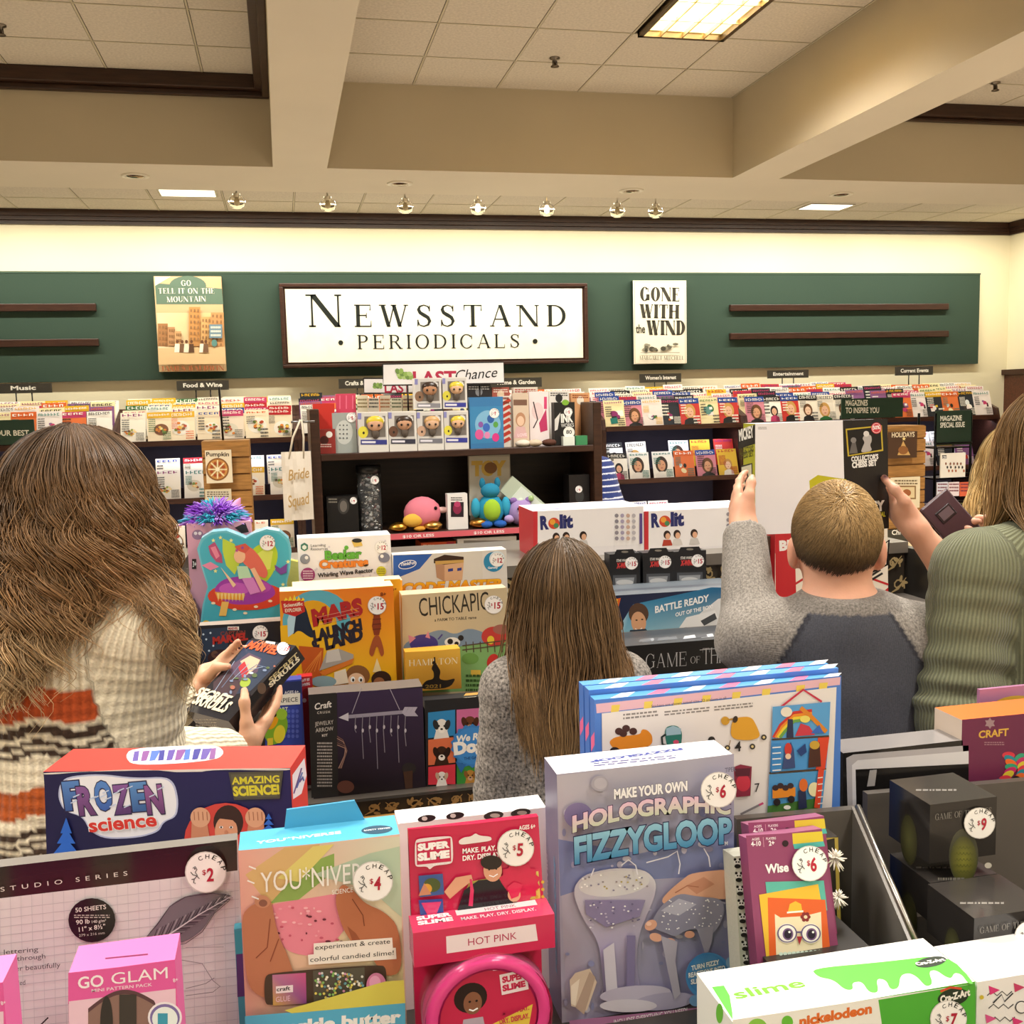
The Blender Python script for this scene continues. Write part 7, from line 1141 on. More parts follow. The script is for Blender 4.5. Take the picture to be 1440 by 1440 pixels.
# ------------------------------------------------------------ people: smooth-blended bodies, clothes and strand hair
class Sdf:
    def __init__(s, lo, hi, h):
        s.lo = np.array(lo, np.float32); s.h = h; s.n = np.ceil((np.array(hi)-s.lo)/h).astype(int)+1
        s.D = np.full(s.n, .5, np.float32); s.segs = []
    def blk(s, lo, hi):
        a = np.clip(np.floor((np.array(lo)-s.lo)/s.h).astype(int), 0, s.n-1); b = np.clip(np.ceil((np.array(hi)-s.lo)/s.h).astype(int)+1, a+1, s.n)
        g = [s.lo[i]+s.h*np.arange(a[i], b[i], dtype=np.float32) for i in range(3)]
        return tuple(slice(a[i], b[i]) for i in range(3)), g[0][:, None, None], g[1][None, :, None], g[2][None, None, :]
    def mix(s, sl, d, k):
        o = s.D[sl]
        if k > 0: q = np.maximum(k-np.abs(o-d), 0)/k; s.D[sl] = np.minimum(o, d)-q*q*k*.25
        else: s.D[sl] = np.minimum(o, d)
    def cap(s, a, b, ra, rb=None, k=.02, seg=None):
        rb = ra if rb is None else rb; a = np.array(a, np.float32); b = np.array(b, np.float32); m = max(ra, rb)+k+3*s.h
        sl, X, Y, Z = s.blk(np.minimum(a, b)-m, np.maximum(a, b)+m); d = b-a; L2 = float(d @ d)+1e-9
        t = np.clip(((X-a[0])*d[0]+(Y-a[1])*d[1]+(Z-a[2])*d[2])/L2, 0, 1)
        s.mix(sl, np.sqrt((X-a[0]-t*d[0])**2+(Y-a[1]-t*d[1])**2+(Z-a[2]-t*d[2])**2)-(ra+(rb-ra)*t), k)
        if seg is not None: s.segs.append((a, b, (ra+rb)/2, seg))
    def ell(s, c, r, k=.02, rot=None):
        c = np.array(c, np.float32); r = np.array(r, np.float32); m = float(r.max())+k+3*s.h; sl, X, Y, Z = s.blk(c-m, c+m)
        P = [X-c[0], Y-c[1], Z-c[2]]
        if rot is not None: P = [sum(P[j]*np.float32(rot[j][i]) for j in range(3)) for i in range(3)]
        k0 = np.sqrt(sum((P[i]/r[i])**2 for i in range(3))); k1 = np.sqrt(sum((P[i]/r[i]**2)**2 for i in range(3)))+1e-6
        s.mix(sl, k0*(k0-1)/k1, k)
    def cut(s, p, n, r=.12):
        """remove what lies beyond a plane, near p"""
        p = np.array(p, np.float32); n = np.array(n, np.float32); n /= np.linalg.norm(n); sl, X, Y, Z = s.blk(p-r, p+r)
        d = (X-p[0])*n[0]+(Y-p[1])*n[1]+(Z-p[2])*n[2]; q = ((X-p[0])**2+(Y-p[1])**2+(Z-p[2])**2) < (r*.95)**2
        s.D[sl] = np.where(q, np.maximum(s.D[sl], d), s.D[sl])
    def mesh(s):
        D = s.D; S = D < 0; n = s.n; A = np.zeros(n-1, np.int8)
        for i in (0, 1):
            for j in (0, 1):
                for k in (0, 1): A += S[i:n[0]-1+i, j:n[1]-1+j, k:n[2]-1+k]
        idx = np.argwhere((A > 0) & (A < 8)); vid = np.full(n-1, -1, np.int32); vid[tuple(idx.T)] = np.arange(len(idx))
        acc = np.zeros((len(idx), 3)); cnt = np.zeros(len(idx)); off = [(i, j, k) for i in (0, 1) for j in (0, 1) for k in (0, 1)]
        for a in off:
            for ax in range(3):
                if a[ax]: continue
                b = list(a); b[ax] = 1; pa = idx+np.array(a); pb = idx+np.array(b); da = D[tuple(pa.T)]; db = D[tuple(pb.T)]; m = (da < 0) != (db < 0)
                t = np.where(m, da/(da-db+1e-12), 0); q = pa.astype(float); q[:, ax] += t; acc[m] += q[m]; cnt[m] += 1
        V_ = s.lo+s.h*(acc/cnt[:, None]); F = []
        for ax in range(3):
            u, v = (ax+1) % 3, (ax+2) % 3; a = [slice(None)]*3; b = [slice(None)]*3; a[ax] = slice(0, -1); b[ax] = slice(1, None)
            e = np.argwhere(S[tuple(a)] != S[tuple(b)]); e = e[(e[:, u] > 0) & (e[:, v] > 0) & (e[:, u] < n[u]-1) & (e[:, v] < n[v]-1)]
            ins = S[tuple(e.T)]; q = []
            for du, dv in ((0, 0), (-1, 0), (-1, -1), (0, -1)): c = e.copy(); c[:, u] += du; c[:, v] += dv; q.append(vid[tuple(c.T)])
            q = np.stack(q, 1); q[~ins] = q[~ins][:, ::-1]; F.append(q)
        return V_, np.concatenate(F)
def vnormals(v, f):
    n = np.zeros_like(v); fn = np.cross(v[f[:, 2]]-v[f[:, 0]], v[f[:, 3]]-v[f[:, 1]])
    for i in range(4): np.add.at(n, f[:, i], fn)
    return n/(np.linalg.norm(n, axis=1)[:, None]+1e-12)
def smooth(v, f, it=2):
    for _ in range(it):
        a = np.zeros_like(v); c = np.zeros(len(v))
        for i in range(4):
            for j in (1, 3): np.add.at(a, f[:, i], v[f[:, (i+j) % 4]]); np.add.at(c, f[:, i], 1)
        v = v*.45+.55*a/c[:, None]
    return v
def nmesh(name, v, f, col, mats, parent=None, org=(0, 0, 0), uv=None, smooth_=True, mi=None):
    me = bpy.data.meshes.new(name); f = np.asarray(f); nv = f.shape[1]; v = np.asarray(v, np.float32)-np.array(org, np.float32)
    me.vertices.add(len(v)); me.vertices.foreach_set('co', v.ravel()); me.loops.add(f.size); me.loops.foreach_set('vertex_index', f.ravel().astype(np.int32))
    me.polygons.add(len(f)); me.polygons.foreach_set('loop_start', np.arange(0, f.size, nv, dtype=np.int32)); me.polygons.foreach_set('loop_total', np.full(len(f), nv, np.int32))
    me.polygons.foreach_set('use_smooth', np.full(len(f), smooth_)); 
    for m in mats: me.materials.append(m)
    if mi is not None: me.polygons.foreach_set('material_index', mi)
    a = me.color_attributes.new('Col', 'FLOAT_COLOR', 'POINT'); c = np.ones((len(v), 4), np.float32); c[:, :3] = col; a.data.foreach_set('color', c.ravel())
    if uv is not None: a = me.attributes.new('uvk', 'FLOAT_VECTOR', 'POINT'); a.data.foreach_set('vector', np.asarray(uv, np.float32).ravel())
    me.update(calc_edges=True); return link(name, me, parent)
def limb_uv(v, segs):
    """per vertex: metres around and along the nearest limb"""
    best = np.full(len(v), 1e9); uv = np.zeros((len(v), 3)); sid = np.zeros(len(v), int); along0 = {}
    for a, b, r, (sg, off) in segs:
        d = b-a; L = np.linalg.norm(d); d = d/L; t = np.clip((v-a) @ d, 0, L); q = v-a-np.outer(t, d); ds = np.linalg.norm(q, axis=1)-r
        ref = np.cross(d, V(0, 1, 0) if abs(d[1]) < .8 else V(1, 0, 0)); ref /= np.linalg.norm(ref); r2 = np.cross(d, ref)
        ang = np.arctan2(q @ r2, q @ ref); m = ds < best; best[m] = ds[m]; uv[m, 0] = (ang*r)[m]; uv[m, 1] = (t+off)[m]; uv[m, 2] = ang[m]; sid[m] = sg
    return uv, sid
def fabric(name, fu, fv, bump, depth, heather=0, rough=.95, hscale=420):
    m = mat(name, rough, .08, vary=.10, vscale=14); N = m.node_tree.nodes; L = m.node_tree.links; b = N['Principled BSDF']; b.inputs['Sheen Weight'].default_value = .15
    at = N.new('ShaderNodeAttribute'); at.attribute_name = 'uvk'; sp = N.new('ShaderNodeSeparateXYZ'); L.new(at.outputs['Vector'], sp.inputs[0])
    def mth(op, a, c):
        n = N.new('ShaderNodeMath'); n.operation = op
        for i, q in enumerate((a, c)):
            if q is None: continue
            if isinstance(q, (int, float)): n.inputs[i].default_value = q
            else: L.new(q, n.inputs[i])
        return n.outputs[0]
    su = mth('SINE', mth('MULTIPLY', sp.outputs[0], 2*math.pi*fu), None); h = su
    if fv: sv = mth('SINE', mth('MULTIPLY', sp.outputs[1], 2*math.pi*fv), None); h = mth('ADD', mth('MULTIPLY', su, .66), mth('MULTIPLY', sv, .34)) if fu else sv
    h = mth('MULTIPLY', mth('ADD', h, 1), .5)
    mx = b.inputs['Base Color'].links[0].from_socket; k = N.new('ShaderNodeVectorMath'); k.operation = 'SCALE'; L.new(mx, k.inputs[0])
    s = mth('ADD', mth('MULTIPLY', h, depth), 1-depth*.6)
    tc = N.new('ShaderNodeTexCoord'); nz = N.new('ShaderNodeTexNoise'); nz.inputs['Scale'].default_value = hscale; nz.inputs['Detail'].default_value = 2; L.new(tc.outputs['Object'], nz.inputs['Vector'])
    if heather: s = mth('MULTIPLY', s, mth('ADD', mth('MULTIPLY', mth('SUBTRACT', nz.outputs['Fac'], .5), heather), 1))
    L.new(s, k.inputs[3]); L.new(k.outputs[0], b.inputs['Base Color'])
    bp = N.new('ShaderNodeBump'); bp.inputs['Strength'].default_value = bump; bp.inputs['Distance'].default_value = .004; L.new(mth('ADD', h, mth('MULTIPLY', nz.outputs['Fac'], .5)), bp.inputs['Height']); L.new(bp.outputs[0], b.inputs['Normal']); return m
fabric('knit', 105, 62, .8, .34, .3, hscale=260); fabric('rib', 165, 0, .6, .42, .12); fabric('heather', 300, 0, .15, .06, 1.9, hscale=300); fabric('marl', 300, 0, .2, .06, 3.6, hscale=210); fabric('charcoal', 300, 0, .15, .05, .9, hscale=420); fabric('jersey', 300, 0, .1, .04, .2); fabric('denim', 700, 500, .2, .15, .5)
HM = mat('hair', .42, .35, vary=.12, vscale=30)
def unit(a): a = np.array(a, float); return a/np.linalg.norm(a)
def hand(S, w, f, n, side, sc=1., curl=(25, 35, 25), thumb=None, spread=.1, nails=None):
    """palm, four jointed fingers and a thumb; f = finger direction, n = out of the palm"""
    f = unit(f); n = unit(np.array(n)-f*(np.array(n) @ f)); t = np.cross(f, n)*side; w = np.array(w, float); q = sc
    kn = w+f*.088*q; S.cap(w-f*.01, w+f*.03*q, .024*q, .026*q, .02)
    for x in (-.028, -.010, .010, .028): S.cap(w+f*.018*q+t*x*.6*q, kn+t*x*q-f*.004*q, .0145*q, .0115*q, .014)
    S.ell(w+f*.035*q+t*.026*q+n*.008*q, (.020*q,)*3, .015)
    for i, (x, L) in enumerate(((.030, .9), (.010, 1.), (-.010, .94), (-.029, .75))):
        p = kn+t*x*q-f*.008*q; a = 0; dirs = unit(f+t*spread*(1.2-i*.8)*.5)
        for j, (ln, r0, r1) in enumerate(((.042, .0098, .0090), (.026, .0090, .0083), (.021, .0083, .0068))):
            a += R(curl[j]); d = dirs*math.cos(a)+n*math.sin(a); e = p+d*ln*L*q; S.cap(p, e, r0*q, r1*q, .004); p = e
        if nails is not None: nails.append((p, unit(d), unit(-n*math.cos(a)+dirs*math.sin(a))))
    th = thumb or [w+f*.045*q+t*.050*q+n*.012*q, w+f*.075*q+t*.062*q+n*.022*q, w+f*.098*q+t*.060*q+n*.03*q]
    p = w+f*.016*q+t*.020*q
    for e, r0, r1 in zip(th, (.0150, .0118, .0105), (.0125, .0108, .0085)): S.cap(p, e, r0*q, r1*q, .008); pp = p; p = np.array(e, float)
    if nails is not None: nails.append((p, unit(p-np.array(pp, float)), None))
def person(label, root, yaw, H, head, arms, cloth, skin, pants='#2c3142', hw=.172, lean=0, hs=1., turn=0, hres=.0045, group=None, chest=1., legs=True, tint=None):
    """head = world position of the head centre; arms = {side: (elbow, wrist, hand kwargs)}; cloth(v, sid) -> colours"""
    root = np.array(root, float); cy, sy = math.cos(R(yaw)), math.sin(R(yaw)); X = V(cy, sy, 0); Yf = V(-sy, cy, 0); Zu = V(0, 0, 1); s = H/1.65; hd = np.array(head, float)
    nb = hd-Zu*.115*hs*(.6+.4*s)-Yf*.022; ch = nb*.5+.5*(root+Zu*.84*H)-Zu*.10*s; ch = V(ch[0], ch[1], nb[2]-.17*s); pel = root+Zu*.52*H; wst = (ch*.45+pel*.55)
    sh = {q: nb-Zu*.060*s+X*q*hw*.98-Yf*.01 for q in (-1, 1)}; tx = hw/.172
    o = empty('person', root, label, 'person', group)
    pts = [hd, pel]+[np.array(p, float) for a in arms.values() for p in a[:2]]; lo = np.min(pts, 0)-.24; hi = np.max(pts, 0)+.24; lo[2] = 0 if legs else lo[2]
    lo = np.minimum(lo, root-V(.26, .26, 0)); hi = np.maximum(hi, root+V(.26, .26, 0)); lo[2] = -.01
    # body
    S = Sdf(lo, hi, hres); a_ = math.radians(turn); hX = X*math.cos(a_)+Yf*math.sin(a_); hY = Yf*math.cos(a_)-X*math.sin(a_); HR = np.stack([hX, hY, Zu], 1); q = hs
    P = lambda x, y, z: hd+hX*x*q+hY*y*q+Zu*z*q
    S.ell(P(0, -.008, .025), (.074*q, .092*q, .092*q), .01, HR); S.ell(P(0, .022, -.035), (.060*q, .072*q, .080*q), .03, HR); S.ell(P(0, .058, -.082), (.028*q, .026*q, .022*q), .03, HR)
    S.cap(P(0, .092, .005), P(0, .110, -.022), .009*q, .013*q, .012); S.cap(P(-.014, .098, -.027), P(.014, .098, -.027), .008*q, None, .008)
    for g in (-1, 1):
        S.ell(P(g*.032, .080, .034), (.022*q, .014*q, .008*q), .01, HR); S.ell(P(g*.036, .076, -.018), (.022*q, .018*q, .018*q), .02, HR)
        S.ell(P(g*.080, -.010, -.008), (.010*q, .018*q, .031*q), .006, HR); S.ell(P(g*.076, .004, -.034), (.008*q, .009*q, .010*q), .006, HR)
    S.cap(P(-.018, .088, -.054), P(.018, .088, -.054), .008*q, None, .006); S.cap(P(-.013, .088, -.064), P(.013, .088, -.064), .008*q, None, .006)
    S.cap(hd-Zu*.05*q-Yf*.018*q, nb-Zu*.03, .048*q*(.5+.5*s), .056*q*(.5+.5*s), .03)
    S.ell(ch, (hw*.86, .098*s*chest, .17*s), .05, np.stack([X, Yf, Zu], 1)); S.ell(wst, (.13*s*tx, .095*s*chest, .15*s), .08, np.stack([X, Yf, Zu], 1)); S.ell(pel, (.155*s*tx, .11*s*chest, .13*s), .08, np.stack([X, Yf, Zu], 1))
    S.cap(nb-Zu*.02, sh[-1], .04*s, .045*s, .06); S.cap(nb-Zu*.02, sh[1], .04*s, .045*s, .06); nails = []
    for g, (el, wr, hk) in arms.items():
        el = np.array(el, float); wr = np.array(wr, float); S.cap(sh[g], el, .042*s, .036*s, .03); S.cap(el, el+(wr-el)*.35, .037*s, .037*s, .02); S.cap(el+(wr-el)*.35, wr, .037*s, .024*(.4+.6*s), .02)
        hk = dict(hk); hk.setdefault('f', unit(wr-el)); hand(S, wr, hk.pop('f'), hk.pop('n'), g, nails=nails, **hk)
    for g in (-1, 1):
        hp = pel+X*g*.085*s-Zu*.03; kn = root+X*g*.09*s+Yf*.015+Zu*.28*H; an = root+X*g*.09*s+Zu*.06*s; S.cap(hp, kn, .078*s, .052*s, .04); S.cap(kn, an, .052*s, .036*s, .03); S.cap(an+Zu*-.02, an+Yf*.11*s-Zu*.035*s, .032*s, .026*s, .03)
    v, f = S.mesh(); v = smooth(v, f, 2); n = vnormals(v, f); c = np.tile(np.array(lin(skin), np.float32), (len(v), 1))
    def spot(p, r, col, a=1.):
        nonlocal c; w = np.clip(1.4-np.linalg.norm(v-p, axis=1)/r, 0, 1)[:, None]*a; c = c*(1-w)+np.array(lin(col))*w
    for g in (-1, 1): spot(P(g*.034, .096, .018), .010*q, '#f0ece6'); spot(P(g*.034, .100, .018), .006*q, '#3a2a20'); spot(P(g*.034, .092, .042), .010*q, '#6a4a34', .6); spot(P(g*.084, -.012, -.008), .03*q, '#d98a74', .35)
    spot(P(0, .098, -.058), .014*q, '#b8605a', .8)
    for p, d, _ in nails: spot(p, .014, mixc(skin, '#d07a66', .5), .4)
    if tint: p, r_, q_ = tint(nails); spot(p, r_, q_)
    nmesh('body', v, f, c, [MATS['skin']], o, root)
    # clothes
    C = Sdf(lo, hi, .0055); th = cloth['th']; RX = np.stack([X, Yf, Zu], 1)
    C.ell(ch, (hw*.90+th, .108*s*chest+th, .185*s+th), .05, RX); C.ell(wst, (.145*s*tx+th*1.4, .108*s*chest+th*1.4, .17*s), .09, RX); hem = root+Zu*cloth.get('hem', .46)*H
    C.ell(pel, (.165*s*tx+th*1.2, .125*s*chest+th*1.2, .16*s), .09, RX); C.segs.append((nb, hem, hw*.8, (0, 0)))
    nk = cloth.get('neck', .03)
    for g in (-1, 1): C.cap(nb-Zu*nk-Yf*.012, sh[g]+Zu*.004, .052*s+th*.6, .048*s+th*.6, .06)
    for g, (el, wr, hk) in arms.items():
        el = np.array(el, float); wr = np.array(wr, float); L1 = np.linalg.norm(el-sh[g]); we = el+(wr-el)*cloth.get('sleeve', .96); bag = cloth.get('bag', 1.)
        C.cap(sh[g], el, .048*s+th*bag, .043*s+th*1.3*bag, .03, (g, 0)); C.cap(el, we, .043*s+th*1.3*bag, .030*s+th*1.1, .025, (g, L1))
        C.cut(we, unit(wr-el), .075)
    C.cut(hem, -Zu, .4); C.cut(nb+Zu*cloth.get('cz', .012)+Yf*.01, Zu*.9+Yf*-.15, .12)
    C.cap(nb-Zu*.05-Yf*.004, nb-Zu*.0, .058*s+th, .055*s+th*.8, .02); C.cut(nb+Zu*cloth.get('collar', .01), Zu*.95-Yf*.1, .11)
    v, f = C.mesh(); v = smooth(v, f, 3); uv, sid = limb_uv(v, C.segs); n = vnormals(v, f)
    if cloth.get('fold'):
        am = cloth['fold']; w = np.zeros(len(v))
        for g, (el, wr, hk) in arms.items():
            L1 = np.linalg.norm(np.array(el)-sh[g]); m = sid == g; t = uv[:, 1]-L1; e = np.exp(-(t/.10)**2)+.35; w += m*e*np.sin(uv[:, 1]*2*math.pi/.042+1.6*np.sin(uv[:, 2])+.8*np.sin(uv[:, 1]*31))
        m = sid == 0; w += m*.7*np.sin(v[:, 2]*55+v @ X*22+2*np.sin(v @ X*13))*np.clip((ch[2]-v[:, 2]+.05)/.2, 0, 1); w *= np.clip((nb[2]-.02-v[:, 2])/.06, 0, 1)
        v = v+n*(w*am)[:, None]
    col, mi = cloth['col'](v, sid, dict(X=X, Y=Yf, nb=nb, sh=sh, ch=ch, uv=uv, arms=arms, o=root))
    fm = mi[f[:, 0]].astype(np.int32) if mi is not None else None
    nmesh(cloth['name'], v, f, col, [MATS[m_] for m_ in cloth['mats']], o, root, uv, mi=fm)
    T_ = Sdf(root-V(.3, .3, .01), V(root[0]+.3, root[1]+.3, pel[2]+.1), .010)
    for g in (-1, 1): hp = pel+X*g*.085*s-Zu*.03; kn = root+X*g*.09*s+Yf*.015+Zu*.28*H; an = root+X*g*.09*s+Zu*.07; T_.cap(hp, kn, .092*s, .066*s, .05); T_.cap(kn, an, .066*s, .052*s, .03)
    T_.ell(pel, (.165*s*tx, .12*s*chest, .12*s), .06, RX); v, f = T_.mesh(); v = smooth(v, f, 2); nmesh('trousers', v, f, np.array(lin(pants)), [MATS['denim']], o, root, np.stack([v[:, 0], v[:, 2], v[:, 1]], 1))
    T_ = Sdf(root-V(.3, .3, .02), root+V(.3, .3, .2), .006)
    for g in (-1, 1): an = root+X*g*.09*s+Zu*.05; T_.cap(an-Yf*.03, an+Yf*.13*s-Zu*.012, .048, .038, .02); T_.cut(an*V(1, 1, 0)+V(0, 0, .001), -Zu, .28)
    v, f = T_.mesh(); nmesh('shoe', v, f, np.array(lin('#3a3634')), [MATS['matte']], o, root); return o, dict(nb=nb, sh=sh, X=X, Y=Yf, hd=hd, solids=C)
def strands(o, root, name, hd, hs, env, n, az, length, cols, seed, wave=.0, lam=.11, nclump=90, r=.0011, pts=22, jit=1., cap=True, crown=(0, -.02), rs=(.082, .100, .104), front=None, yaw=0., kmin=.84, flick=0., rag=.22, solids=None, back=(0, -1, 0)):
    """long hair falling from the crown over an envelope; az(rng, n) gives world azimuths, length(az) the drop in metres"""
    rng = np.random.default_rng(seed); cx, cy_ = hd[0], hd[1]; top = hd[2]+.025*hs+rs[2]*hs; rz = rs[2]*hs; E = np.array(env, float)
    def at(th, d, k):
        d_ = np.maximum(d, 0); ph = np.arccos(np.clip(1-d_/rz, -1, 1)); inc = d_ < rz; sn = np.sqrt(np.clip(1-(1-np.minimum(d_, rz)/rz)**2, 0, 1))
        a = np.where(inc, E[0, 1]*sn, np.interp(d_, E[:, 0], E[:, 1])); b = np.where(inc, E[0, 2]*sn, np.interp(d_, E[:, 0], E[:, 2])); ox = np.interp(d_, E[:, 0], E[:, 3]); oy = np.interp(d_, E[:, 0], E[:, 4])
        q = np.where(inc, 1-(1-k)*.5, k); return np.stack([cx+ox+a*q*np.cos(th), cy_+oy+b*q*np.sin(th), top-np.where(inc, (1-(1-d_/rz))*rz+(1-k)*.02, d_)], -1)
    cth = az(rng, nclump); cph = rng.uniform(0, 6.28, nclump); cam_ = rng.uniform(.6, 1.3, nclump); ctone = rng.normal(0, 1, nclump); clam = lam*rng.uniform(.8, 1.25, nclump); ck = rng.uniform(kmin, 1.02, nclump); cl = rng.uniform(.9, 1.06, nclump)
    ci = rng.integers(0, nclump, n); th0 = cth[ci]+rng.normal(0, .10, n); L = length(cth[ci])*cl[ci]*(1.06-rag*rng.uniform(0, 1, n)**1.6+.12*(rng.uniform(0, 1, n) > .93)); k = np.clip(ck[ci]+rng.normal(0, .035, n), kmin-.05, 1.06)
    d0 = rng.uniform(0, 1, n)**1.3*rz*1.1; t = np.linspace(0, 1, pts)
    d = d0[:, None]+(L-d0)[:, None]*t[None]; d = np.where(t[None] < .001, d0[:, None], d)
    cl_t = np.clip((d-.06)/.25, 0, 1)*.75; th = th0[:, None]*(1-cl_t)+cth[ci][:, None]*cl_t; kk = k[:, None]*np.ones_like(d)
    w = np.clip((d-.05)/.12, 0, 1)*wave*cam_[ci][:, None]; ph = d/clam[ci][:, None]*2*math.pi+cph[ci][:, None]+rng.normal(0, .13, n)[:, None]
    P_ = at(th, d, kk); Tn = np.stack([-np.sin(th), np.cos(th), 0*th], -1); Rn = np.stack([np.cos(th), np.sin(th), 0*th], -1)
    fl = flick*np.clip((t-.75)/.25, 0, 1)**2
    P_ = P_+Tn*(w*np.sin(ph))[..., None]+Rn*(w*.7*np.cos(ph)+fl[None])[..., None]+rng.normal(0, .0022*jit, (n, 1, 3))*np.clip(d/.1, .3, 2)[..., None]
    if solids is not None:                        # drape over the clothes: slide out of the cloth, backwards or (front locks) forwards
        G = solids; bd = unit(back); sg = np.where(np.cos(th0)*bd[0]+np.sin(th0)*bd[1] > -.15, 1., -1.)[:, None, None]*bd; mv = np.zeros(d.shape)
        for _ in range(46):
            ix = np.clip(np.rint((P_+sg*mv[..., None]-G.lo)/G.h).astype(int), 0, G.n-1); ins = (G.D[ix[..., 0], ix[..., 1], ix[..., 2]] < .004+.018*(kk-kmin)) & (d > rz*.9)
            if not ins.any(): break
            mv += ins*.006
        for _ in range(3): mv[:, 1:-1] = np.maximum(mv[:, 1:-1]*.5+.25*(mv[:, 2:]+mv[:, :-2]), mv[:, 1:-1]*.85)
        P_ = P_+sg*mv[..., None]
    # three sided ribbons
    tg = np.gradient(P_, axis=1); tg /= np.linalg.norm(tg, axis=2)[..., None]+1e-9; b1 = np.cross(tg, Rn); b1 /= np.linalg.norm(b1, axis=2)[..., None]+1e-9; b2 = np.cross(tg, b1); rr = (r*np.interp(t, [0, .1, .8, 1], [.7, 1, .9, .25]))[None, :, None]*rng.uniform(.7, 1.3, n)[:, None, None]
    ring = np.stack([P_+rr*(b1*math.cos(g)+b2*math.sin(g)) for g in (0, 2.094, 4.189)], 2); v = ring.reshape(-1, 3)
    i0 = (np.arange(n)[:, None, None]*pts+np.arange(pts-1)[None, :, None])*3; j = np.arange(3)[None, None]; f = np.stack([i0+j, i0+(j+1) % 3, i0+3+(j+1) % 3, i0+3+j], -1).reshape(-1, 4)
    C0, C1, C2 = (np.array(lin(q)) for q in cols); u = np.clip(d/L.max(), 0, 1)[..., None]; cc = np.where(u < .5, C0+(C1-C0)*u*2, C1+(C2-C1)*(u-.5)*2); tone = (1+.27*ctone[ci]+rng.normal(0, .20, n))[:, None, None]; cc = np.clip(cc*np.clip(tone, .35, 1.9), 0, 1); cc = np.repeat(cc.reshape(-1, 3), 3, 0)
    if cap:   # scalp layer and inner curtain so that no light leaks through
        A = np.linspace(0, 2*math.pi, 49)[:-1]; lv = []
        Dd = np.concatenate([np.linspace(0.001, rz, 9), np.linspace(rz+.02, 1.0, 30)]); rows = []
        for dd in Dd:
            La = length(A); ok = np.minimum(dd, La*.86); rows.append(at(A, ok, np.full(len(A), kmin-.05)))
        cv = np.concatenate(rows); m = len(A); cf = np.array([(i*m+q, i*m+(q+1) % m, (i+1)*m+(q+1) % m, (i+1)*m+q) for i in range(len(Dd)-1) for q in range(m)]); f = np.concatenate([f, cf+len(v)]); v = np.concatenate([v, cv]); cc = np.concatenate([cc, np.tile(C0*.55, (len(cv), 1))])
    return nmesh(name, v, f, cc, [HM], o, root)
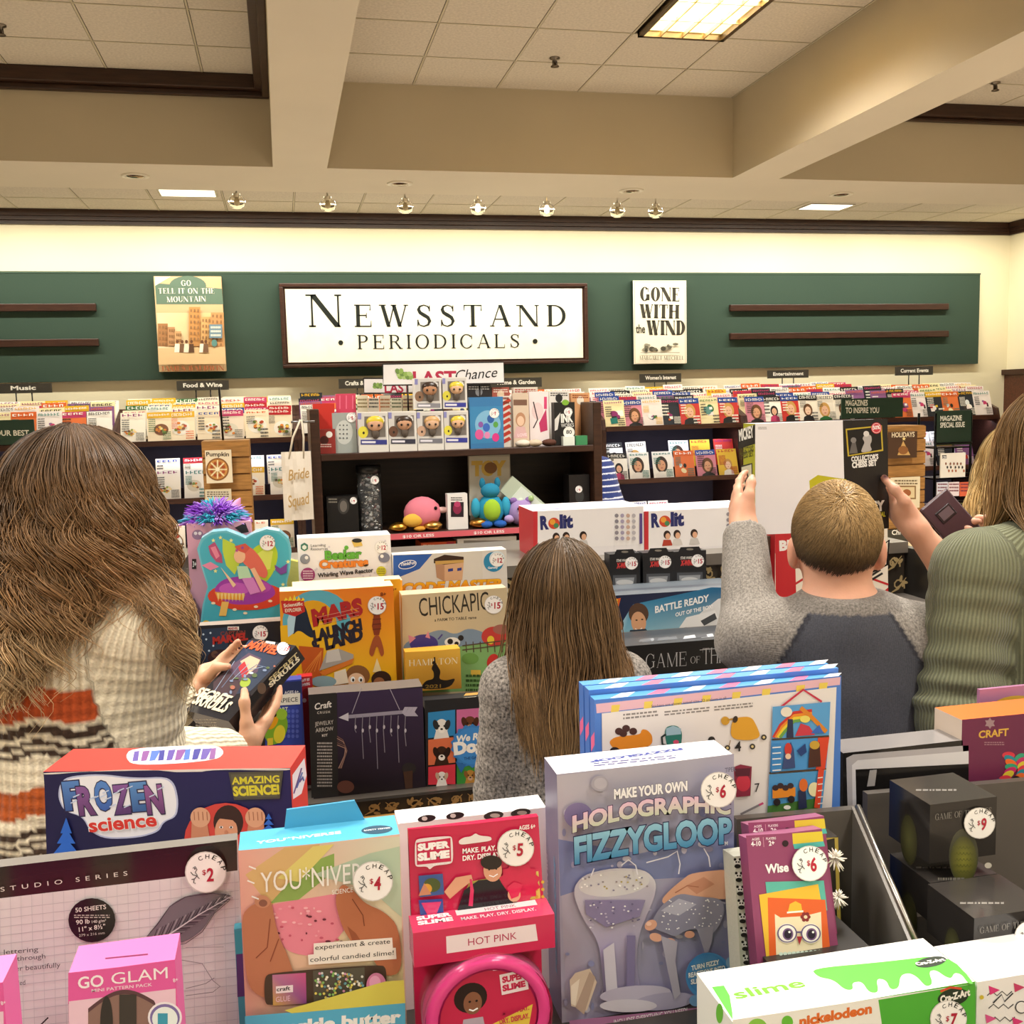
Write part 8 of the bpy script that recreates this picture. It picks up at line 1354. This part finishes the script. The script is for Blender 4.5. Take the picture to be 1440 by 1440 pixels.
def short_hair(o, root, hd, hs, whorl, n, cols, seed, low, yaw=0, turn=0, ln=(.03, .05)):
    rng = np.random.default_rng(seed); rs = V(.077, .095, .096)*hs; c0 = V(0, 0, 0); wd = unit(whorl); fy = V(0, 1, 0); ca, sa = math.cos(R(yaw+turn)), math.sin(R(yaw+turn)); RT = np.array([[ca, sa, 0], [-sa, ca, 0], [0, 0, 1]]); D = rng.normal(size=(n*3, 3)); D /= np.linalg.norm(D, axis=1)[:, None]
    ff = D @ fy; xx = np.abs(D @ V(1, 0, 0)); keep = (D[:, 2] > np.where(ff > .1, .25+.45*np.clip(ff, 0, 1), low+.25*xx)); D = D[keep][:n]; n = len(D); P0 = c0+D*rs
    fl = D-wd; fl -= D*np.sum(fl*D, 1)[:, None]; sw = np.cross(D, np.tile(wd, (n, 1)))*.35; fl = fl+sw+rng.normal(0, .12, (n, 3)); fl -= D*np.sum(fl*D, 1)[:, None]; fl /= np.linalg.norm(fl, axis=1)[:, None]+1e-9
    L = rng.uniform(ln[0], ln[1], n)*hs*np.clip(.55+D[:, 2]*.6+.25, .35, 1.1); pts = 6; t = np.linspace(0, 1, pts); Pp = []
    for q in t: Pq = P0+fl*(L*q)[:, None]-c0; Pq = Pq/rs; Pq = Pq/np.linalg.norm(Pq, axis=1)[:, None]*rs*(1+.10*q*(1-.35*q)*np.clip(D[:, 2]+.5, .3, 1))[:, None]+c0; Pp.append(Pq)
    P_ = np.stack(Pp, 1); tg = np.gradient(P_, axis=1); tg /= np.linalg.norm(tg, axis=2)[..., None]+1e-9; Rn = np.repeat(D[:, None], pts, 1); b1 = np.cross(tg, Rn); b1 /= np.linalg.norm(b1, axis=2)[..., None]+1e-9; b2 = np.cross(tg, b1); rr = (.0008*np.array([.9, 1, 1, .9, .6, .25]))[None, :, None]
    v = np.stack([P_+rr*(b1*math.cos(g)+b2*math.sin(g)) for g in (0, 2.094, 4.189)], 2).reshape(-1, 3); i0 = (np.arange(n)[:, None, None]*pts+np.arange(pts-1)[None, :, None])*3; j = np.arange(3)[None, None]; f = np.stack([i0+j, i0+(j+1) % 3, i0+3+(j+1) % 3, i0+3+j], -1).reshape(-1, 4)
    C0, C1 = (np.array(lin(q)) for q in cols); u = np.clip((D[:, 2]+.3)/1.1, 0, 1)[:, None]; cc = (C0+(C1-C0)*u)*np.clip(1+rng.normal(0, .25, n), .4, 1.8)[:, None]; cc = np.clip(np.repeat(np.repeat(cc[:, None], pts, 1).reshape(-1, 3), 3, 0), 0, 1)
    A = np.linspace(0, 2*math.pi, 41)[:-1]; rows = []
    for z in np.linspace(1, low+.02, 14):
        s_ = math.sqrt(max(1-z*z, 0)); dd = np.stack([np.cos(A)*s_, np.sin(A)*s_, np.full(40, z)], 1); g = dd @ fy; xx = np.abs(dd @ V(1, 0, 0)); zl = np.where(g > .1, .28+.45*np.clip(g, 0, 1), low+.25*xx); dd[:, 2] = np.maximum(dd[:, 2], zl); dd /= np.linalg.norm(dd, axis=1)[:, None]; rows.append(c0+dd*rs*1.012)
    cv = np.concatenate(rows); cf = np.array([(i*40+q, i*40+(q+1) % 40, (i+1)*40+(q+1) % 40, (i+1)*40+q) for i in range(13) for q in range(40)]); f = np.concatenate([f, cf+len(v)]); v = np.concatenate([v, cv]); cc = np.concatenate([cc, np.tile(C0*.6, (len(cv), 1))])
    v = v @ RT+np.array(hd)+(V(0, -.006, .025)*hs) @ RT
    return nmesh('hair', v, f, cc, [HM], o, root)
def stripes(v, tab, base):
    c = np.tile(np.array(lin(base)), (len(v), 1))
    return c
# ---- curly haired shopper on the left with the card game in her hands
g0 = PY(108, 690, 1.60)
BXo = EYE+.8*(V(-.255, 2.4546, .9142)-EYE); BR_ = np.array([[.6183, .647, -.4462], [-.7856, .5261, -.3258], [.0239, .552, .8335]]); bx_, by_, bz_ = BR_.T
BW_, BH_, BT_ = .136, .192, .036
F = np.eye(4); F[:3, :3] = np.stack([bx_, -bz_, by_], 1); F[:3, 3] = BXo+bx_*BW_/2
B = Bx.__new__(Bx); B.F = F; B.mb = MB(); B.name = 'card_game'; B.args = ('dark card game box held by the person in the striped sweater', 'card game', None); B.kids = []; B.W, B.H, B.D = BW_, BH_, BT_
B.mb.box((-BW_/2, 0, 0), (BW_/2, BT_, BH_), '#26272f', 'gloss', {'r': '#1b1a1e', 'o': '#35323a'})
B.f = Cv(B.mb, (-BW_/2, 0, BH_), (1, 0, 0), (0, 0, 1), (0, -1, 0), F, True, 'gloss'); B.r = Cv(B.mb, (BW_/2, 0, BH_), (0, 1, 0), (0, 0, 1), (1, 0, 0), F, True, 'gloss'); B.o = Cv(B.mb, (-BW_/2, BT_, 0), (1, 0, 0), (0, -1, 0), (0, 0, -1), F, True, 'gloss'); c = B.f
c.poly([(350, 900), (412, 912), (352, 972), (290, 985)], ['#33415c', '#2c3448', '#39455a', '#2a2a34']); c.poly([(300, 960), (330, 930), (352, 940), (330, 980), (300, 990)], '#4a3c44'); c.poly([(320, 940), (350, 918), (368, 926), (362, 945), (340, 960)], '#5a4a5e'); c.poly([(338, 930), (352, 922), (366, 928), (360, 940), (346, 950)], '#c9b49a'); c.poly([(335, 938), (344, 930), (350, 944), (342, 956)], '#b03a42'); c.ell(345, 960, 8, 6, '#9ab04a', rot=-30); [c.line([(300+i*12, 975-i*8), (330+i*10, 930+i*2)], .8, ['#8fa0b8', '#6a7a98'][i % 2]) for i in range(6)]
for i in range(14): rn = random.Random(i); u_ = rn.random(); w_ = rn.random(); c.ell(306+u_*84, 968-u_*50+w_*18, 1.5+rn.random()*3, 1.2+rn.random()*2, rn.choice(['#7a8aa8', '#a86a5a', '#3a2a30', '#b8c4d4', '#5a6a4a']), n=10)
c.text('CAPTAIN', 361, 905, 386, 912, 4, '#d88a6a'); c.text('MARVEL', 345, 911, 388, 921, 8, '#e0623e', bold=.05, shear=.1); c.poly([(375, 902), (388, 904), (387, 907), (374, 905)], '#f0ece6')
for y0, t_, x0, x1, h in ((984, 'SECRET', 273, 318, 9), (995, 'SKRULLS', 270, 316, 11)): c.text(t_, x0, y0-6, x1, y0+8, h, '#e6dcc0', bold=.04, shear=.1)
B.sticker(399, 913, 9, '15', .2); B.r.text('SECRET', 380, 960, 420, 922, 6, '#c9b98a', bold=.03); B.r.text('SKRULLS', 380, 967, 422, 928, 6, '#e6dcc0', bold=.04); B.r.ell(368, 968, 6, 8, '#6a5648'); B.o.bars(275, 1012, 305, 1020, 3, '#8a8478', 2); B.done()
def sweater(v, sid, k):
    c = np.tile(np.array(lin('#f2e7cc')), (len(v), 1)); z = v[:, 2]+.006*np.sin(v[:, 0]*60); m = sid == 0
    for z0, z1, q in Z_STR: a = m & (z > z0) & (z < z1); c[a] = np.array(lin(q))
    for g, (el, wr, hk) in k['arms'].items():
        L1 = np.linalg.norm(np.array(el)-k['sh'][g]); t = k['uv'][:, 1]-L1; L2 = np.linalg.norm(np.array(wr)-np.array(el))
    return c, None
zz = lambda y: PY(60, y, 1.5)[2]
Z_STR = [(zz(1000), zz(958), '#c0562e'), (zz(1022), zz(1008), '#4a3a30'), (zz(1036), zz(1029), '#4a3a30'), (zz(1050), zz(1042), '#4a3a30'), (zz(1128), zz(1092), '#c0602f'), (zz(1154), zz(1146), '#4a3a30'), (zz(1166), zz(1160), '#4a3a30'), (zz(1180), zz(1172), '#4a3a30')]
ed = BXo+bx_*BW_+by_*.05                        # where the right hand holds the box edge
wr = ed-by_*.080+bx_*.012-bz_*.058
rh = dict(f=by_*.97-bx_*.12, n=-bx_*.50+bz_*.86, sc=.90, curl=(6, 12, 8), spread=.06, thumb=[ed-by_*.034+bx_*.020-bz_*.018, ed-by_*.010+bx_*.012+bz_*.010, ed+by_*.014-bx_*.014+bz_*.0100])
le = BXo+by_*.10                                # left hand at the far left edge
lw = le-by_*.03-bx_*.075-bz_*.04; lh = dict(f=bx_*.35+by_*.9, n=bx_*.8+bz_*.5, sc=.90, curl=(25, 35, 20), thumb=[le-bx_*.03-bz_*.004-by_*.01, le-bx_*.004+bz_*.012, le+bx_*.022+bz_*.0095+by_*.008])
hd = V(g0[0], 1.60, 1.475)
LG_, d_ = person('person in a cream knit sweater with rust stripes, holding a dark card game box', (hd[0]-.03, 1.56, 0), -28, 1.58, hd, {1: (PY(186, 1085, 1.59), wr, rh), -1: (PY(60, 1060, 1.80), lw, lh)},
    dict(name='sweater', th=.022, mats=['knit'], col=sweater, sleeve=.86, neck=.03, collar=.02, fold=.0024, bag=.95), '#dcab8c', hw=.128, hs=.98)
a = MB(); ax = unit(wr-PY(186, 1085, 1.59)); q = wr+ax*.010; u1 = unit(np.cross(ax, V(0, 0, 1))); u2 = np.cross(ax, u1); a.tube([q+.0305*(u1*math.cos(t)+u2*math.sin(t)) for t in np.linspace(0, 2*math.pi, 25)], .0018, '#1c1616', 'matte', 6, caps=False); k = a.build('hair_tie'); tag(k, 'thin black hair tie around the wrist of the person in the striped sweater', 'hair tie')
def az_l(rng, n): return np.radians(rng.uniform(-250, 18, n))
def len_l(th):
    g = np.degrees(th); g = (g+250) % 360-250; return np.interp(g, [-250, -215, -150, -105, -84, -70, -42, -26, 6, 20], [.36, .38, .365, .335, .30, .245, .23, .33, .36, .34])
strands(LG_, V(hd[0]-.03, 1.56, 0), 'hair', hd, .98, [(.10, .108, .118, 0, -.005), (.16, .125, .128, -.004, -.01), (.24, .138, .138, -.006, -.02), (.34, .152, .165, -.006, -.03), (.50, .160, .185, -.010, -.035)], 9000, az_l, len_l, ('#5e4733', '#9a764f', '#ecd2a2'), 11, wave=.0165, lam=.088, nclump=150, r=.00085, pts=34, jit=1.1, rag=.42, solids=d_['solids'], back=(.30, -.95, 0))
# ---- boy in the raglan shirt
bh = PY(1176, 762, 1.56); hd = V(bh[0], 1.56, bh[2]-.010); rt = V(hd[0]+.012, 1.53, 0)
def raglan(v, sid, k):
    g = np.tile(np.array(lin('#8f8982')), (len(v), 1)); d = v-k['nb']; x = np.abs(d @ k['X']); z = .022-d[:, 2]; e = .058+.62*np.clip(z-.01, 0, .15); ok = (sid == 0) | (k['uv'][:, 1] < .075)
    body = ok & (x < e) & (z > .018); body |= (sid == 0) & (z > .16); g[body] = np.array(lin('#4c4d54')); seam = ok & (np.abs(x-e) < .004) & (z > .02) & (z < .16); g[seam] = np.array(lin('#3a3a40'))
    nk = (z < .018) & (z > -.012) & (x < .09); g[nk] = np.array(lin('#7d7771')); return g, body.astype(int)
fb = dict(n=V(.75, -.35, -.2), f=V(.12, .75, .55), sc=.80, curl=(14, 18, 14))
BY_, d_ = person('person in a grey raglan shirt with charcoal back, left arm raised', rt, -16, 1.45, hd, {-1: (PY(1056, 900, 1.56), PY(1046, 738, 1.72), fb), 1: (PY(1282, 985, 1.55), PY(1276, 1120, 1.68), dict(n=V(-1, 0, 0), sc=.8))},
    dict(name='raglan_shirt', th=.011, mats=['heather', 'charcoal'], col=raglan, sleeve=.94, neck=.022, collar=.030, cz=.036, fold=.0032, bag=1.0), '#dfa88c', hw=.138, hs=.90, turn=-10, pants='#3a3f4a')
short_hair(BY_, rt, hd, .92, V(.08, -.62, .76), 14000, ('#4a3826', '#b89868'), 5, -.52, -26)
a = MB(); m_ = [hd+V(.074, .0, -.01), hd+V(.082, -.028, .012), hd+V(.080, -.026, -.03), hd+V(.070, .01, -.05)]; a.tube(m_, .0016, '#1c1c1e', 'matte', 6); [a.mesh([hd+V(.058, .055, -.03), hd+V(.066, .03, -.03), hd+V(.066, .02, -.085), hd+V(.052, .055, -.09)], [(0, 1, 2, 3)], '#1d1d20', 'matte')]
k = a.build('face_mask'); tag(k, 'black face mask looped behind the ear of the person in the raglan shirt', 'mask')
# ---- small girl in the middle
sg = PY(790, 850, 1.68); hd = V(sg[0], 1.68, sg[2]); rt = V(hd[0]-.02, 1.66, 0)
def plain(q): return lambda v, sid, k: (np.tile(np.array(lin(q)), (len(v), 1)), None)
SG, d_ = person('person in a grey marled top seen from behind, beyond the lilac science kit', rt, -6, 1.27, hd, {-1: (rt+V(-.112, .03, .78), rt+V(-.07, .17, .74), dict(n=V(1, 0, -.3), sc=.75)), 1: (rt+V(.105, .05, .80), rt+V(.07, .20, .78), dict(n=V(-1, 0, -.3), sc=.75))},
    dict(name='marled_top', th=.012, mats=['marl'], col=plain('#8a837c'), sleeve=.95, fold=.003), '#e0b096', hw=.098, hs=.86, pants='#4a4a52')
strands(SG, rt, 'hair', hd, .90, [(.094, .078, .092, 0, -.004), (.17, .086, .10, -.002, -.012), (.25, .088, .10, -.006, -.022), (.34, .072, .09, -.018, -.035), (.45, .05, .07, -.03, -.04)], 7000, lambda r_, n: np.radians(r_.uniform(-205, 25, n)), lambda th: np.interp((np.degrees(th)+205) % 360-205, [-205, -180, -120, -90, -45, 0, 25], [.25, .30, .335, .34, .30, .235, .20]), ('#5e4932', '#7d5f3e', '#bd9868'), 21, wave=.0045, lam=.15, nclump=90, r=.0008, pts=22, jit=1.6, solids=d_['solids'])
# ---- woman in the green ribbed sweater at the right edge
rw = PY(1494, 640, 1.45); hd = V(rw[0], 1.45, 1.50); rt = V(hd[0]+.03, 1.44, 0); ew = PY(1338, 1005, 1.43); pw = PY(1380, 812, 1.68)
GW, d_ = person('person in an olive green ribbed sweater at the right photo edge, holding up a phone', rt, -6, 1.66, hd, {-1: (ew, pw, dict(n=V(.15, -1, .1), f=V(-.36, .0, .9), sc=.92, curl=(20, 35, 30), thumb=None)), 1: (rt+V(.26, .02, 1.05), rt+V(.20, .22, 1.02), dict(n=V(-1, 0, 0)))},
    dict(name='ribbed_sweater', th=.014, mats=['rib'], col=plain('#7d8066'), sleeve=.95, neck=.02, collar=.02, fold=.0042, bag=1.2), '#dcab90', hw=.172)
strands(GW, rt, 'hair', hd, 1., [(.10, .092, .105, 0, -.004), (.2, .098, .115, 0, -.012), (.32, .10, .135, 0, -.03), (.5, .10, .15, .01, -.045), (.7, .09, .15, .02, -.05)], 7000, lambda r_, n: np.radians(r_.uniform(-215, 30, n)), lambda th: np.interp((np.degrees(th)+215) % 360-215, [-215, -170, -90, 30], [.40, .50, .52, .42]), ('#80643f', '#b8946a', '#e8cc9a'), 31, wave=.004, lam=.2, nclump=90, r=.0009, pts=22, jit=1.5, solids=d_['solids'])
# her phone
p = PY(1350, 746, 1.64); a = MB(); a.box((-.036, -.0045, -.075), (.036, .0045, .075), '#4a3038', 'plastic', bev=.004); k = a.build('phone'); a = MB(); a.box((-.020, -.0062, .028), (.016, -.0045, .052), '#2a2226', 'gloss', bev=.001); kk = a.build('camera_bump', k); a = MB(); a.box((-.016, -.0068, .032), (.012, -.0062, .048), '#6a5a60', 'gloss'); kk2 = a.build('lens', kk)
k.location = p; k.rotation_euler = (R(-25), R(-32), R(8)); tag(k, 'dark plum phone held up beside the olive green shoulder', 'phone')
# ---- blonde shopper beyond her, holding the chess set
MKY = 1.93
bw = PY(1440, 668, 2.06); hd = V(bw[0], 2.06, bw[2]); rt = V(hd[0]+.02, 2.05, 0)
hx = PY(1249, 690, MKY+.012); wj = PY(1283, 738, 1.90)
hk = dict(f=unit(hx+V(.0, .02, -.005)-wj), n=V(-.80, .2, .1), sc=.95, curl=(28, 35, 20), thumb=[PY(1272, 705, 1.885), PY(1258, 688, 1.893), PY(1243, 672, MKY-.008)])
BL, d_ = person('person in a lilac top half hidden at right, bare arm reaching the chess box', rt, 20, 1.62, hd, {1: (PY(1366, 842, 1.88), wj, hk), -1: (rt+V(-.02, .24, 1.0), rt+V(.10, .38, 1.0), dict(n=V(1, 0, 0)))},
    dict(name='lilac_top', th=.010, mats=['jersey'], col=plain('#b9a6b4'), sleeve=.12, fold=.002), '#dda88e', hw=.165, tint=lambda N_: (N_[4][0]-V(0, .006, -.002), .0085, '#4a1420'))
strands(BL, rt, 'hair', hd, 1., [(.10, .095, .10, 0, 0), (.2, .115, .105, -.012, -.01), (.3, .125, .12, -.02, -.02), (.5, .12, .13, -.02, -.03)], 3000, lambda r_, n: np.radians(r_.uniform(-240, 10, n)), lambda th: np.full(np.shape(th), .30), ('#a08450', '#d4b67c', '#f0dcac'), 41, wave=.006, lam=.14, nclump=60, r=.0012, pts=20)
# the chess set they are looking at
B = Bx('chess_set_box', 'white and black chess set box held up above the person in the raglan shirt', 'chess set', (1062, 596), (1248, 590), (1062, 752), MKY, dep=.055, col='#f2f0f2', cols={'l': '#a8a82a', 'r': '#1c1a1a', 't': '#d8d6d8'}); c = B.f
c.quad((1062, 596), (1186, 591), (1190, 747), (1064, 752), '#f6f4f8'); c.quad((1185, 591), (1248, 589), (1250, 743), (1189, 747), '#201d1d'); c.poly([(1138, 676), (1150, 668), (1190, 674), (1191, 700), (1140, 704)], '#c9c22a'); c.bars(1066, 601, 1078, 603, 2, '#999', 1)
c.quad((1189, 603), (1240, 598), (1242, 634), (1192, 642), '#c8b03a'); c.quad((1191, 605), (1238, 600), (1240, 632), (1194, 640), '#171517'); c.poly([(1210, 637), (1213, 628), (1216, 622), (1212, 616), (1218, 610), (1225, 612), (1226, 620), (1223, 626), (1227, 634)], '#b8b4b2'); c.ell(1218, 610, 4, 4, '#dedad6'); c.poly([(1194, 638), (1198, 622), (1203, 622), (1206, 637)], '#6a6664'); c.ell(1200, 619, 4, 4, '#8a8684')
c.text("COLLECTOR'S", 1197, 649, 1235, 645, 6, '#f4f2ee', bold=.05); c.text('CHESS SET', 1198, 658, 1233, 654, 7, '#f4f2ee', bold=.06); c.text('MICKEY', 1193, 722, 1244, 717, 12, '#f4f2ee', bold=.06); c.text('THE TRUE ORIGINAL', 1192, 730, 1245, 726, 6, '#d8cf3a', bold=.03)
c2 = B.part('discount_sticker', 'round red discount sticker'); c2.ell(1232, 596+6, 7.5, 8, '#d03a4a'); c2.ell(1232, 602, 6.4, 6.9, '#f0d8d8'); c2.ell(1232, 602, 5.6, 6.1, '#d03a4a'); c2.text('50%', 1227, 604, 1237, 603, 4.5, '#fff', bold=.03)
l_ = B.l; l_.quad((1038, 606), (1062, 597), (1062, 624), (1038, 632), '#1d1a1a'); l_.text('MICKEY', 1040, 620, 1060, 614, 7, '#f0eee8', bold=.04); l_.text("COLLECTOR'S", 1040, 640, 1060, 635, 4, '#4a4818'); l_.text('CHESS SET', 1040, 646, 1060, 641, 4, '#4a4818'); l_.quad((1042, 655), (1058, 651), (1059, 700), (1043, 704), '#23211c'); l_.quad((1043, 657), (1057, 653), (1058, 698), (1044, 702), '#cfc8ae'); l_.ell(1050, 672, 3, 9, '#3a3630'); l_.ell(1050, 690, 5, 7, '#3a3630'); B.done()
# ---- shopper bending down at the magazines, seen past the bookcase
sx = PY(846, 690, 6.6); rt = V(sx[0]+.06, 6.75, 0)
def navy(v, sid, k):
    c = np.tile(np.array(lin('#2c3a72')), (len(v), 1)); m = np.sin(v[:, 2]*2*math.pi/.042) > .80; c[m] = np.array(lin('#d4d8e6')); return c, None
MN, d_ = person('person in a navy shirt with white stripes crouching at the magazine racks behind the bookcase', rt, 10, 1.50, (rt[0]-.16, 6.80, 1.30), {-1: (rt+V(-.3, .1, .75), rt+V(-.25, .32, .7), dict(n=V(0, 0, -1))), 1: (rt+V(.16, .1, .70), rt+V(.05, .32, .66), dict(n=V(0, 0, -1)))}, dict(name='striped_shirt', th=.02, mats=['jersey'], col=navy, sleeve=.35, fold=.003), '#d8a488', hw=.18, hres=.007, chest=1.2)
short_hair(MN, rt, (rt[0]-.16, 6.80, 1.30), 1., V(0, -.4, .9), 1500, ('#2a1e16', '#4a3826'), 9, -.4, 40)
